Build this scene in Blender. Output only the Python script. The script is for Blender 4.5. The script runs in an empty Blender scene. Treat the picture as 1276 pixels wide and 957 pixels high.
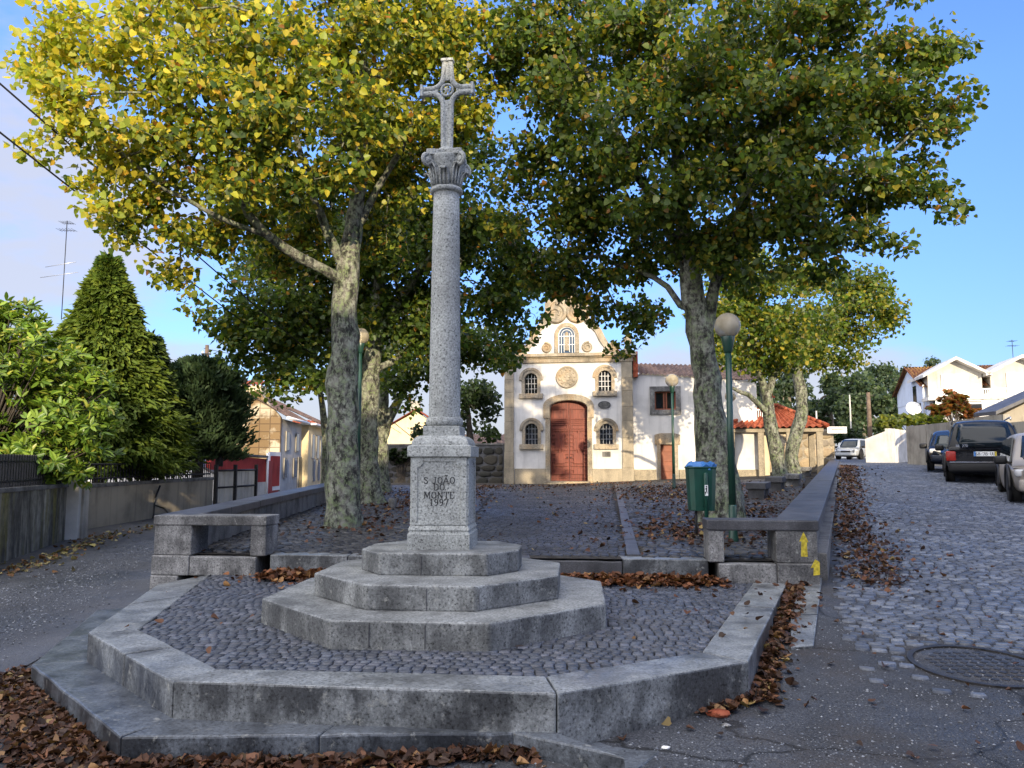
import bpy, bmesh, math, random
import numpy as np
from mathutils import Vector, Matrix, noise as mnoise
R = math.radians
sc = bpy.context.scene
COL = sc.collection
random.seed(7); rng = np.random.default_rng(7)
EYE = 1.75; FPX = 975.0; CX = 638.0; CY = 478.5
PITCH = math.atan(98.5 / FPX)

# ---------------------------------------------------------------- camera
cam_d = bpy.data.cameras.new('camera'); cam = bpy.data.objects.new('camera', cam_d); COL.objects.link(cam)
cam.location = (0, 0, EYE); cam.rotation_euler = (R(90) + PITCH, 0, 0)
cam_d.sensor_width = 36; cam_d.lens = FPX / 1276 * 36; cam_d.clip_start = .05; cam_d.clip_end = 6000
sc.camera = cam

# ---------------------------------------------------------------- light
SUN_EL = 10.5; SUN_AZ = 11.0            # the sun stands behind the camera, to the right
w = bpy.data.worlds.new('World'); sc.world = w; w.use_nodes = True
wn = w.node_tree.nodes; wl = w.node_tree.links; wn.clear()
wo = wn.new('ShaderNodeOutputWorld'); bg = wn.new('ShaderNodeBackground')
sky = wn.new('ShaderNodeTexSky'); sky.sky_type = 'NISHITA'; sky.sun_disc = False
sky.sun_elevation = R(SUN_EL); sky.sun_rotation = R(180 - SUN_AZ)
sky.air_density = 1.0; sky.dust_density = .6; sky.ozone_density = 1.6
tc = wn.new('ShaderNodeTexCoord')
mp = wn.new('ShaderNodeMapping'); mp.inputs['Scale'].default_value = (1, 1, 2.6)
mp.inputs['Location'].default_value = (3.1, .35, .2)
wl.new(tc.outputs['Generated'], mp.inputs['Vector'])
nz = wn.new('ShaderNodeTexNoise'); nz.inputs['Scale'].default_value = 2.1; nz.inputs['Detail'].default_value = 9; nz.inputs['Roughness'].default_value = .56
wl.new(mp.outputs['Vector'], nz.inputs['Vector'])
sx = wn.new('ShaderNodeSeparateXYZ'); wl.new(tc.outputs['Generated'], sx.inputs[0])
# more cloud low down and towards the left (west), clear blue to the right
low = wn.new('ShaderNodeMapRange'); low.inputs['From Min'].default_value = .02; low.inputs['From Max'].default_value = .36
low.inputs['To Min'].default_value = .33; low.inputs['To Max'].default_value = -.10
wl.new(sx.outputs['Z'], low.inputs['Value'])
lft = wn.new('ShaderNodeMapRange'); lft.inputs['From Min'].default_value = -.45; lft.inputs['From Max'].default_value = .45
lft.inputs['To Min'].default_value = .07; lft.inputs['To Max'].default_value = -.12
wl.new(sx.outputs['X'], lft.inputs['Value'])
a1 = wn.new('ShaderNodeMath'); wl.new(nz.outputs['Fac'], a1.inputs[0]); wl.new(low.outputs[0], a1.inputs[1])
a2 = wn.new('ShaderNodeMath'); wl.new(a1.outputs[0], a2.inputs[0]); wl.new(lft.outputs[0], a2.inputs[1])
hi = wn.new('ShaderNodeMapRange'); hi.interpolation_type = 'SMOOTHSTEP'     # cloud added overhead, out of view, to brighten the shade
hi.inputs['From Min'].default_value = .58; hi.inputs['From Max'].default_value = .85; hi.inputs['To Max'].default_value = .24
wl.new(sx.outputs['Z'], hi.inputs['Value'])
bk = wn.new('ShaderNodeMapRange'); bk.interpolation_type = 'SMOOTHSTEP'     # and more added behind the camera, unseen, for fill light
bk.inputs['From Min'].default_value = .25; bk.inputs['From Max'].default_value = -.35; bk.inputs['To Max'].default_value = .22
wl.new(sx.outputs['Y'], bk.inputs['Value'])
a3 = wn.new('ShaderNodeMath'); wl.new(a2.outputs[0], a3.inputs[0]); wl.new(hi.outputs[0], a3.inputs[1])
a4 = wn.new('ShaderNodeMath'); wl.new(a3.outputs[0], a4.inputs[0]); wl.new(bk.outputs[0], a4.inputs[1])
cr = wn.new('ShaderNodeMapRange'); cr.interpolation_type = 'SMOOTHSTEP'
cr.inputs['From Min'].default_value = .55; cr.inputs['From Max'].default_value = .71
cr.inputs['To Max'].default_value = .85
wl.new(a4.outputs[0], cr.inputs['Value'])
CLOUD_FILL = (7.9, 7.6, 7.4, 1); CLOUD_FRONT = (1.5, 1.52, 1.68, 1)
mx = wn.new('ShaderNodeMix'); mx.data_type = 'RGBA'
tint = wn.new('ShaderNodeMix'); tint.data_type = 'RGBA'; tint.blend_type = 'MULTIPLY'; tint.inputs[0].default_value = 1
wl.new(sky.outputs[0], tint.inputs[6]); tint.inputs[7].default_value = (.41, .535, .92, 1)
hzn = wn.new('ShaderNodeMapRange'); hzn.inputs['From Max'].default_value = .4; hzn.inputs['To Min'].default_value = .58; wl.new(sx.outputs['Z'], hzn.inputs['Value'])
hm = wn.new('ShaderNodeMix'); hm.data_type = 'RGBA'; hm.blend_type = 'MULTIPLY'; hm.inputs[0].default_value = 1; wl.new(tint.outputs[2], hm.inputs[6]); wl.new(hzn.outputs[0], hm.inputs[7])
wl.new(cr.outputs[0], mx.inputs['Factor']); wl.new(hm.outputs[2], mx.inputs[6]); cc_ = wn.new('ShaderNodeMix'); cc_.data_type = 'RGBA'; cc_.inputs[6].default_value = CLOUD_FRONT; cc_.inputs[7].default_value = CLOUD_FILL
fr_ = wn.new('ShaderNodeMath'); fr_.operation = 'MAXIMUM'      # thin grey cloud low ahead; added fill cloud overhead and behind is brighter
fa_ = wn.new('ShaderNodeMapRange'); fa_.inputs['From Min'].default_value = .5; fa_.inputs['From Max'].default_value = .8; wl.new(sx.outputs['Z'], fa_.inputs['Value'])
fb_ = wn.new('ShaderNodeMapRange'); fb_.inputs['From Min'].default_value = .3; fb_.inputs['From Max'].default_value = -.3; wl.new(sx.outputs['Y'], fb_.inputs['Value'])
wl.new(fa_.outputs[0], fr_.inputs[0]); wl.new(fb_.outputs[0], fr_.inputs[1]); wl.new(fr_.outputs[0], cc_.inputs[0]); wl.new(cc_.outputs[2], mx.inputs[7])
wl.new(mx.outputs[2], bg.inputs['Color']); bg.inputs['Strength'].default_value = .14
wl.new(bg.outputs[0], wo.inputs[0])
sd = bpy.data.lights.new('sun', 'SUN'); sun = bpy.data.objects.new('sun', sd); COL.objects.link(sun)
sd.energy = 2.25; sd.angle = R(.6); sd.color = (1, .83, .58)
LDIR = Vector((-math.sin(R(SUN_AZ)) * math.cos(R(SUN_EL)), math.cos(R(SUN_AZ)) * math.cos(R(SUN_EL)), -math.sin(R(SUN_EL))))
sun.rotation_euler = LDIR.to_track_quat('-Z', 'Y').to_euler(); sun.location = (8, -20, 20)
vs = sc.view_settings; vs.view_transform = 'Standard'; vs.look = 'None'; vs.gamma = 1; vs.use_curve_mapping = False
vs.exposure = 1.75
sc.cycles.max_bounces = 6; sc.cycles.transparent_max_bounces = 8; sc.cycles.use_denoising = True

# ---------------------------------------------------------------- helpers
def ray(px, py):
    u = (px - CX) / FPX; v = (CY - py) / FPX
    s, c = math.sin(PITCH), math.cos(PITCH)
    return u, c - v * s, s + v * c
def P(px, py, Y):
    u, y, z = ray(px, py)
    return Vector((u / y * Y, Y, EYE + z / y * Y))
def G(px, py, z):
    u, y, zz = ray(px, py); t = (z - EYE) / zz
    return Vector((u * t, y * t, z))
def lerp(a, b, t): return a + (b - a) * t
def interp(x, pts): return float(np.interp(x, [p[0] for p in pts], [p[1] for p in pts]))
ORIG = {}
def tag(o, label=None, cat=None, group=None, kind=None):
    if label: o['label'] = label
    if cat: o['category'] = cat
    if group: o['group'] = group
    if kind: o['kind'] = kind
    return o
def thing(name, label, cat, loc=(0, 0, 0), rotz=0, group=None):
    o = bpy.data.objects.new(name, None); COL.objects.link(o)
    o.location = loc; o.rotation_euler = (0, 0, rotz); o.empty_display_size = .2
    ORIG[o.name] = Vector(loc)
    return tag(o, label, cat, group)
def copy_tree(o, parent=None):
    c = o.copy(); COL.objects.link(c); c.parent = parent
    for ch in list(o.children): copy_tree(ch, c)
    return c

class MB:
    """collects shapes and links them as one mesh object"""
    def __init__(s): s.v = []; s.f = []; s.c = []; s.sm = []
    def add(s, vs, fs, M=None, smooth=False):
        n = len(s.v)
        for p in vs:
            p = Vector(p); s.v.append(tuple(M @ p) if M else tuple(p))
        for f in fs: s.f.append(tuple(i + n for i in f)); s.sm.append(smooth)
        return s
    def box(s, c, d, M=None, rz=0):
        x, y, z = d[0] / 2, d[1] / 2, d[2] / 2
        vs = [Vector((i * x, j * y, k * z)) for k in (-1, 1) for j in (-1, 1) for i in (-1, 1)]
        if rz: vs = [Matrix.Rotation(rz, 3, 'Z') @ v for v in vs]
        vs = [v + Vector(c) for v in vs]
        return s.add(vs, [(0, 2, 3, 1), (4, 5, 7, 6), (0, 1, 5, 4), (2, 6, 7, 3), (0, 4, 6, 2), (1, 3, 7, 5)], M)
    def prism(s, poly, z0, z1, M=None):
        """vertical prism over an xy polygon; z0, z1 numbers or per-vertex lists"""
        n = len(poly)
        if sum(poly[i][0] * poly[(i + 1) % n][1] - poly[(i + 1) % n][0] * poly[i][1] for i in range(n)) < 0: poly = poly[::-1]; \
            z0 = z0[::-1] if isinstance(z0, list) else z0; z1 = z1[::-1] if isinstance(z1, list) else z1
        a = [z0] * n if not isinstance(z0, list) else z0; b = [z1] * n if not isinstance(z1, list) else z1
        vs = [(p[0], p[1], a[i]) for i, p in enumerate(poly)] + [(p[0], p[1], b[i]) for i, p in enumerate(poly)]
        fs = [tuple(range(n))[::-1], tuple(range(n, 2 * n))] + [(i, (i + 1) % n, n + (i + 1) % n, n + i) for i in range(n)]
        return s.add(vs, fs, M)
    def slab_xz(s, poly, y0, y1, M=None):
        """polygon in the xz plane extruded along y (y0 front, y1 back)"""
        n = len(poly)
        if sum(poly[i][0] * poly[(i + 1) % n][1] - poly[(i + 1) % n][0] * poly[i][1] for i in range(n)) < 0: poly = poly[::-1]
        vs = [(p[0], y0, p[1]) for p in poly] + [(p[0], y1, p[1]) for p in poly]
        fs = [tuple(range(n)), tuple(range(n, 2 * n))[::-1]] + [((i + 1) % n, i, n + i, n + (i + 1) % n) for i in range(n)]
        return s.add(vs, fs, M)
    def ring_xz(s, outer, inner, y0, y1, M=None):
        """open band between two polylines of equal length in xz, extruded along y"""
        n = len(outer)
        vs = [(p[0], y0, p[1]) for p in outer] + [(p[0], y0, p[1]) for p in inner] + [(p[0], y1, p[1]) for p in outer] + [(p[0], y1, p[1]) for p in inner]
        fs = []
        for i in range(n - 1):
            fs += [(i, i + 1, n + i + 1, n + i), (2 * n + i + 1, 2 * n + i, 3 * n + i, 3 * n + i + 1), (i + 1, i, 2 * n + i, 2 * n + i + 1), (n + i, n + i + 1, 3 * n + i + 1, 3 * n + i)]
        fs += [(0, n, 3 * n, 2 * n), (n - 1, 3 * n - 1, 4 * n - 1, 2 * n - 1)]
        return s.add(vs, fs, M)
    def tube(s, pts, r, n=8, cap=True, smooth=True):
        pts = [Vector(p) for p in pts]
        rs = r if isinstance(r, (list, tuple)) else [r] * len(pts)
        vs = []; fs = []; ref = None
        for i, p in enumerate(pts):
            t = (pts[min(i + 1, len(pts) - 1)] - pts[max(i - 1, 0)]).normalized()
            if ref is None: ref = t.orthogonal().normalized()
            ref = (ref - t * ref.dot(t)).normalized(); b = t.cross(ref)
            for k in range(n):
                a = 2 * math.pi * k / n
                vs.append(p + (ref * math.cos(a) + b * math.sin(a)) * rs[i])
        for i in range(len(pts) - 1):
            for k in range(n):
                k2 = (k + 1) % n
                fs.append((i * n + k, i * n + k2, (i + 1) * n + k2, (i + 1) * n + k))
        s.add(vs, fs, None, smooth)
        if cap:
            m = len(vs)
            s.f.append(tuple(len(s.v) - m + k for k in range(n))[::-1]); s.sm.append(False)
            s.f.append(tuple(len(s.v) - n + k for k in range(n))); s.sm.append(False)
        return s
    def lathe(s, prof, n=24, c=(0, 0, 0), smooth=True, M=None):
        vs = []; fs = []
        for r_, z in prof:
            for k in range(n):
                a = 2 * math.pi * k / n; vs.append((c[0] + r_ * math.cos(a), c[1] + r_ * math.sin(a), c[2] + z))
        for i in range(len(prof) - 1):
            for k in range(n):
                k2 = (k + 1) % n; fs.append((i * n + k, i * n + k2, (i + 1) * n + k2, (i + 1) * n + k))
        fs.append(tuple(range(n))[::-1]); fs.append(tuple(range((len(prof) - 1) * n, len(prof) * n)))
        n0 = len(s.f); s.add(vs, fs, M, smooth); s.sm[-1] = s.sm[-2] = False
        return s
    def roughen(s, amp, cell=.16):
        """hand-cut look: split long edges and let them wander a little"""
        bm = bmesh.new(); vv = [bm.verts.new(q) for q in s.v]
        for f in s.f: bm.faces.new([vv[i] for i in f])
        for _ in range(4):
            ed = [e for e in bm.edges if e.calc_length() > cell]
            if not ed: break
            bmesh.ops.subdivide_edges(bm, edges=ed, cuts=1, use_grid_fill=True)
        for q in bm.verts:
            n_ = mnoise.noise_vector(q.co * 3.1) * .6 + mnoise.noise_vector(q.co * 11.3) * .6; c_ = mnoise.noise(q.co * 5.7 + Vector((9, 3, 1)))
            q.co += n_ * amp + (Vector((0, 0, -1)) * amp * 2.2 * max(0, c_ - .35) * 2)
        bm.verts.index_update(); s.v = [tuple(q.co) for q in bm.verts]; s.f = [tuple(q.index for q in f.verts) for f in bm.faces]; s.sm = [False] * len(s.f); bm.free(); return s
    def build(s, name, m, parent=None, world=False, bevel=0, seg=2, smooth=None, rough=0):
        if rough: s.roughen(rough)
        me = bpy.data.meshes.new(name)
        v = s.v
        root = parent
        while root is not None and root.parent is not None: root = root.parent
        if world and root is not None:
            o_ = ORIG.get(root.name, Vector((0, 0, 0))); v = [(p[0] - o_.x, p[1] - o_.y, p[2] - o_.z) for p in v]
        me.from_pydata(v, [], s.f)
        sm = s.sm if smooth is None else [smooth] * len(s.f)
        me.polygons.foreach_set('use_smooth', sm)
        me.materials.append(m); me.update()
        o = bpy.data.objects.new(name, me); COL.objects.link(o)
        if parent is not None: o.parent = parent
        if bevel:
            b = o.modifiers.new('b', 'BEVEL'); b.width = bevel; b.segments = seg; b.limit_method = 'ANGLE'; b.angle_limit = R(35)
            b.harden_normals = False
        return o

def fast_mesh(name, verts, loops, starts, m, parent=None, col=None, smooth=False):
    me = bpy.data.meshes.new(name)
    me.vertices.add(len(verts)); me.vertices.foreach_set('co', np.asarray(verts, np.float32).ravel())
    me.loops.add(len(loops)); me.loops.foreach_set('vertex_index', np.asarray(loops, np.int32))
    me.polygons.add(len(starts)); me.polygons.foreach_set('loop_start', np.asarray(starts, np.int32))
    if smooth: me.polygons.foreach_set('use_smooth', [True] * len(starts))
    me.update(calc_edges=True)
    if col is not None:
        a = me.color_attributes.new('Col', 'FLOAT_COLOR', 'POINT')
        c4 = np.ones((len(verts), 4), np.float32); c4[:, :3] = col; a.data.foreach_set('color', c4.ravel())
    me.materials.append(m)
    o = bpy.data.objects.new(name, me); COL.objects.link(o)
    if parent is not None: o.parent = parent
    return o

# ---------------------------------------------------------------- materials
class NT:
    def __init__(s, name, rough=.7, metal=0, spec=.4):
        s.m = bpy.data.materials.new(name); s.m.use_nodes = True
        s.t = s.m.node_tree; s.b = s.t.nodes['Principled BSDF']; s.out = s.t.nodes['Material Output']
        s.b.inputs['Roughness'].default_value = rough; s.b.inputs['Metallic'].default_value = metal
        s.b.inputs['Specular IOR Level'].default_value = spec
        s.tc = s.t.nodes.new('ShaderNodeTexCoord')
    def n(s, typ, **k):
        o = s.t.nodes.new('ShaderNode' + typ)
        for a, v in k.items(): setattr(o, a, v)
        return o
    def l(s, a, b): s.t.links.new(a, b)
    def vec(s, scale=(1, 1, 1), rot=(0, 0, 0)):
        mp = s.n('Mapping'); mp.inputs['Scale'].default_value = scale; mp.inputs['Rotation'].default_value = rot
        s.l(s.tc.outputs['Object'], mp.inputs[0]); return mp.outputs[0]
    def noise(s, scale, detail=4, rough=.55, vec=None, dist=0):
        o = s.n('TexNoise'); o.inputs['Scale'].default_value = scale; o.inputs['Detail'].default_value = detail
        o.inputs['Roughness'].default_value = rough; o.inputs['Distortion'].default_value = dist
        s.l(vec if vec is not None else s.tc.outputs['Object'], o.inputs['Vector']); return o.outputs['Fac']
    def ramp(s, fac, stops):
        o = s.n('ValToRGB'); e = o.color_ramp.elements
        while len(e) < len(stops): e.new(.5)
        for i, (p, c) in enumerate(stops):
            e[i].position = p; e[i].color = (c, c, c, 1) if isinstance(c, (int, float)) else (*c, 1)
        s.l(fac, o.inputs[0]); return o.outputs[0]
    def mix(s, fac, a, b, mode='MIX'):
        o = s.n('Mix', data_type='RGBA', blend_type=mode)
        for i, x in ((0, fac), (6, a), (7, b)):
            if isinstance(x, (int, float)): o.inputs[i].default_value = x
            elif isinstance(x, tuple): o.inputs[i].default_value = (*x, 1)
            else: s.l(x, o.inputs[i])
        return o.outputs[2]
    def mul(s, a, b): return s.mix(1.0, a, b, 'MULTIPLY')
    def color(s, c):
        if isinstance(c, tuple): s.b.inputs['Base Color'].default_value = (*c, 1)
        else: s.l(c, s.b.inputs['Base Color'])
        return s
    def bump(s, h, strength=.3, dist=.02):
        o = s.n('Bump'); o.inputs['Strength'].default_value = strength; o.inputs['Distance'].default_value = dist
        s.l(h, o.inputs['Height']); s.l(o.outputs[0], s.b.inputs['Normal']); return s
    def rough(s, r): s.l(r, s.b.inputs['Roughness']); return s

def plain(name, c, rough=.6, metal=0, var=.15, scale=6, bump=.05, spec=.4):
    k = NT(name, rough, metal, spec)
    f = k.noise(scale, 5); lo = tuple(x * (1 - var) for x in c); hi = tuple(min(1, x * (1 + var)) for x in c)
    k.color(k.ramp(f, [(.3, lo), (.7, hi)]))
    if bump: k.bump(k.noise(scale * 8, 3), bump, .01)
    return k.m
def granite(name, c, dark=.35, speck=70, stain=.5, warm=None, rough=.72, stainscale=2.2, wet=False, bump=.35, grime=0):
    """salt-and-pepper granite with lichen and rain stains"""
    k = NT(name, rough)
    f = k.noise(speck, 3, .7)
    base = k.ramp(f, [(.33, tuple(x * dark for x in c)), (.45, tuple(x * .85 for x in c)), (.56, c), (.68, tuple(min(1, x * 1.45) for x in c))])
    bl = k.noise(stainscale, 6, .62)
    s1 = k.ramp(bl, [(.36, 1 - stain), (.56, 1.0)])
    col = k.mul(base, s1)
    st = k.noise(1.0, 5, .6, vec=k.vec((5, 5, .7)))
    s2 = k.ramp(st, [(.35, 1 - stain * .6), (.55, 1.0)])
    col = k.mul(col, s2)
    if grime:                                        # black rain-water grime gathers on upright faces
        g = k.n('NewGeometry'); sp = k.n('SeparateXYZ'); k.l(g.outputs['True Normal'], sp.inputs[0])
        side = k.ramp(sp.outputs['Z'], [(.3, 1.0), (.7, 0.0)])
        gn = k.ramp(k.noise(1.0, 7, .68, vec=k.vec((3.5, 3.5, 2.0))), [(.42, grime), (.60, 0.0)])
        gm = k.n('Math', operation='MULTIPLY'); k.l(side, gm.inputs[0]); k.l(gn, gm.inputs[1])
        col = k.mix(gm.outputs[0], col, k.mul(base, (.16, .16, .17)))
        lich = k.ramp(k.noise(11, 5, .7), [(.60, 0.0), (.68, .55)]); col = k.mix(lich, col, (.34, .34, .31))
    if warm:
        col = k.mix(k.ramp(k.noise(stainscale * .7, 5), [(.48, 0.0), (.7, .75)]), col, k.mul(base, warm))
    k.color(col)
    k.bump(f, bump, .006)
    if wet: k.rough(k.ramp(k.noise(1.3, 4), [(.4, .28), (.62, rough)]))
    return k.m

MAT = {}
MAT['granite'] = granite('granite', (.355, .37, .355), dark=.16, speck=58, stain=.3)
MAT['granite_step'] = granite('granite_step', (.27, .28, .275), dark=.18, speck=52, stain=.5, rough=.6, grime=.7)
MAT['granite_slab'] = granite('granite_slab', (.25, .265, .272), dark=.22, speck=52, stain=.55, rough=.55, wet=True, grime=.95)
MAT['granite_wet'] = granite('granite_wet', (.125, .14, .16), dark=.3, speck=52, stain=.6, rough=.42, wet=True, grime=.9)
MAT['granite_bench'] = granite('granite_bench', (.29, .285, .275), dark=.22, speck=52, stain=.6, rough=.7, grime=.75)
MAT['granite_dark'] = granite('granite_dark', (.085, .085, .092), dark=.5, speck=75, stain=.5, rough=.5)
MAT['granite_old'] = granite('granite_old', (.17, .165, .155), dark=.4, speck=70, stain=.6)
MAT['granite_warm'] = granite('granite_warm', (.34, .29, .215), dark=.45, speck=30, stain=.45, warm=(1.1, .86, .58), stainscale=1.6, bump=.2)
MAT['granite_gold'] = granite('granite_gold', (.335, .285, .205), dark=.45, speck=40, stain=.35, stainscale=1.4, bump=.2)

def limewash(name, c, dirt=.25, low=1.0):
    k = NT(name, .85, spec=.2)
    f = k.noise(1.1, 7, .6); col = k.ramp(f, [(.32, tuple(x * (1 - dirt) for x in c)), (.55, c)])
    st = k.noise(1, 5, .6, vec=k.vec((4, 4, .35)))
    col = k.mul(col, k.ramp(st, [(.3, 1 - dirt * .9), (.5, 1.0)]))
    k.color(col); k.bump(k.noise(35, 4), .15, .01); return k.m
MAT['white'] = limewash('white_limewash', (.60, .585, .56), .24)
MAT['white_dirty'] = limewash('white_dirty', (.62, .60, .56), .35)
MAT['cream'] = limewash('cream_plaster', (.62, .54, .38), .22)
MAT['yellow'] = limewash('yellow_plaster', (.66, .55, .34), .15)
MAT['grey_plaster'] = limewash('grey_plaster', (.50, .48, .43), .3)
MAT['concrete'] = limewash('concrete', (.40, .37, .31), .45)
MAT['beige_render'] = limewash('beige_render', (.30, .265, .205), .4)
MAT['red_paint'] = limewash('red_paint', (.36, .045, .035), .35)
MAT['shaded_white'] = limewash('shaded_white', (.62, .68, .78), .12)  # pale plaster with the bluish shade put into its colour

def mossy_wall():
    k = NT('mossy_wall', .9)
    st = k.noise(1, 8, .7, vec=k.vec((3.4, 3.4, .45)), dist=.4)
    base = k.ramp(st, [(.34, (.02, .02, .016)), (.45, (.075, .07, .058)), (.55, (.19, .18, .145)), (.66, (.36, .345, .28))])
    gr = k.ramp(k.noise(1, 5, .6, vec=k.vec((3, 3, .5))), [(.5, 0.0), (.66, .8)])
    col = k.mix(gr, base, (.17, .15, .03))
    z = k.n('SeparateXYZ'); k.l(k.tc.outputs['Object'], z.inputs[0])
    col = k.mul(col, k.ramp(k.noise(9, 5), [(.3, .6), (.6, 1.0)]))
    k.color(col); k.bump(k.noise(30, 5), .4, .015); return k.m
MAT['mossy'] = mossy_wall()

def bark():
    k = NT('lichen_bark', .9)
    f = k.noise(9, 6, .65, vec=k.vec((1, 1, .6)))
    base = k.ramp(f, [(.35, (.02, .018, .015)), (.5, (.10, .095, .08)), (.65, (.22, .215, .185))])
    lich = k.ramp(k.noise(14, 5, .7), [(.44, 0.0), (.6, .9)])
    col = k.mix(lich, base, k.ramp(k.noise(4, 3), [(.35, (.30, .315, .25)), (.6, (.17, .22, .10))]))
    blk = k.ramp(k.noise(8.5, 6, .75, vec=k.vec((1, 1, .45))), [(.40, .16), (.50, 1.0)])
    k.color(k.mul(col, blk)); k.bump(f, .8, .04); return k.m
MAT['bark'] = bark()
MAT['bark_dark'] = plain('dark_bark', (.05, .042, .034), .9, var=.5, scale=9, bump=.6)
MAT['bark_pale'] = plain('pale_bark', (.16, .14, .11), .9, var=.45, scale=7, bump=.5)

def leafmat(name, trans=.5, rough=.42, spec=.35):
    k = NT(name, rough, spec=spec)
    a = k.n('Attribute', attribute_name='Col')
    k.color(a.outputs['Color'])
    tr = k.n('BsdfTranslucent'); 
    tcx = k.mix(1.0, a.outputs['Color'], (1.5, 1.5, .7), 'MULTIPLY'); k.l(tcx, tr.inputs['Color'])
    mx_ = k.n('MixShader'); mx_.inputs[0].default_value = trans
    k.l(k.b.outputs[0], mx_.inputs[1]); k.l(tr.outputs[0], mx_.inputs[2]); k.l(mx_.outputs[0], k.out.inputs[0])
    return k.m
MAT['leaf'] = leafmat('lime_leaf')
MAT['leaf_thick'] = leafmat('thick_leaf', .25, .35, .4)
MAT['leaf_conifer'] = leafmat('conifer_leaf', .2, .6, .2)
MAT['leaf_dry'] = leafmat('dry_leaf', .1, .6, .3)
def attr_mat(name, rough=.6, spec=.4, bumpscale=60, bumps=.3, speck=None):
    k = NT(name, rough, spec=spec); a = k.n('Attribute', attribute_name='Col')
    col = a.outputs['Color']
    f = k.noise(bumpscale, 4, .65)
    col = k.mul(col, k.ramp(f, [(.3, .62), (.65, 1.25)]))
    k.color(col); k.bump(f, bumps, .008)
    k.rough(k.ramp(k.noise(.8, 4), [(.35, rough - .12), (.65, rough + .12)]))
    return k.m
MAT['sett'] = attr_mat('granite_sett', .5, .45)
MAT['stones'] = attr_mat('rubble_stone', .85, .2, 25, .6)

def asphalt():
    k = NT('worn_asphalt', .75)
    f = k.noise(75, 4, .75)
    base = k.ramp(f, [(.36, (.022, .024, .028)), (.5, (.062, .066, .076)), (.62, (.105, .112, .128)), (.72, (.19, .20, .215))])
    base = k.mul(base, k.ramp(k.noise(.9, 6, .6), [(.35, .55), (.62, 1.15)]))
    vo = k.n('TexVoronoi', feature='DISTANCE_TO_EDGE'); vo.inputs['Scale'].default_value = .55
    wv = k.n('Mix', data_type='RGBA', blend_type='ADD'); wv.inputs[0].default_value = .55; k.l(k.tc.outputs['Object'], wv.inputs[6]); nn_ = k.n('TexNoise'); nn_.inputs['Scale'].default_value = 1.7; nn_.inputs['Detail'].default_value = 6; k.l(k.tc.outputs['Object'], nn_.inputs['Vector']); k.l(nn_.outputs['Color'], wv.inputs[7]); k.l(wv.outputs[2], vo.inputs['Vector'])
    base = k.mul(base, k.ramp(vo.outputs['Distance'], [(.004, .25), (.011, 1.0)]))            # cracks
    base = k.mul(base, k.ramp(k.noise(.45, 3, .5), [(.47, 1.0), (.50, .72)]))                 # old patches
    dirt = k.ramp(k.noise(1.6, 6, .65), [(.5, 0.0), (.7, .6)])
    col = k.mix(dirt, base, (.055, .043, .034))
    k.color(col); k.bump(f, .8, .012); k.rough(k.ramp(k.noise(1.1, 4), [(.4, .5), (.6, .85)])); return k.m
MAT['asphalt'] = asphalt()
def laneasphalt():
    k = NT('lane_asphalt', .6)
    f = k.noise(85, 4, .7); base = k.ramp(f, [(.33, (.04, .042, .048)), (.55, (.075, .079, .09)), (.68, (.13, .135, .15))])
    base = k.mul(base, k.ramp(k.noise(.6, 6, .62, vec=k.vec((1.6, .5, 1))), [(.36, .5), (.62, 1.2)]))
    k.color(base); k.bump(f, .5, .008); k.rough(k.ramp(k.noise(.7, 4), [(.4, .38), (.62, .75)])); return k.m
MAT['lane'] = laneasphalt()
def earth():
    k = NT('earth', .95, spec=.1); f = k.noise(14, 6, .65)
    k.color(k.ramp(f, [(.3, (.02, .018, .016)), (.5, (.05, .045, .04)), (.7, (.085, .078, .07))])); k.bump(f, .6, .03); return k.m
MAT['earth'] = earth()
MAT['pathdark'] = plain('fine_dark_gravel', (.040, .041, .046), .85, var=.45, scale=45, bump=.7)
MAT['green_metal'] = plain('green_painted_metal', (.012, .045, .032), .35, var=.25, scale=5, spec=.5)
MAT['green_bin'] = plain('green_bin', (.008, .055, .038), .38, var=.25, scale=3, spec=.5)
MAT['blue_bag'] = plain('blue_bag', (.05, .18, .46), .35, var=.3, scale=6, bump=.3)
MAT['black'] = plain('black_plastic', (.008, .008, .009), .5, var=.2)
MAT['tyre'] = plain('tyre_rubber', (.012, .012, .012), .85, var=.2)
MAT['iron'] = plain('dark_iron', (.022, .022, .024), .6, metal=.3, var=.4, scale=12, bump=.2)
MAT['cast_iron'] = plain('rusty_cast_iron', (.032, .030, .030), .55, metal=.35, var=.5, scale=9, bump=.4)
MAT['steel'] = plain('steel', (.45, .45, .46), .35, metal=.9, var=.15)
MAT['chrome'] = plain('chrome', (.7, .7, .72), .15, metal=1, var=.05, bump=0)
MAT['yellow_mark'] = plain('yellow_paint', (.42, .33, .03), .8, var=.5, scale=30)
MAT['letter'] = plain('black_letter', (.012, .012, .013), .6, var=.1)
MAT['whitepaint'] = plain('white_paint', (.74, .74, .72), .5, var=.06)
MAT['wood_pole'] = plain('wooden_pole', (.12, .085, .06), .9, var=.4, scale=5, bump=.4)
MAT['brown_wood'] = plain('brown_wood', (.20, .062, .03), .55, var=.25, scale=4)
MAT['curtain'] = plain('curtain', (.5, .48, .45), .8, var=.2, scale=9)
def doorwood():
    k = NT('red_brown_door', .5); f = k.noise(3, 6, .6, vec=k.vec((8, 8, .6)))
    k.color(k.ramp(f, [(.3, (.075, .016, .010)), (.55, (.165, .034, .018)), (.75, (.23, .06, .03))])); k.bump(f, .2, .01); return k.m
MAT['door'] = doorwood()
def glassdark(name='window_glass', c=(.012, .014, .018), rough=.06, spec=.7):
    k = NT(name, rough, spec=spec); k.color(c); k.bump(k.noise(3, 2), .02, .02); return k.m
MAT['glass'] = glassdark()
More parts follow.
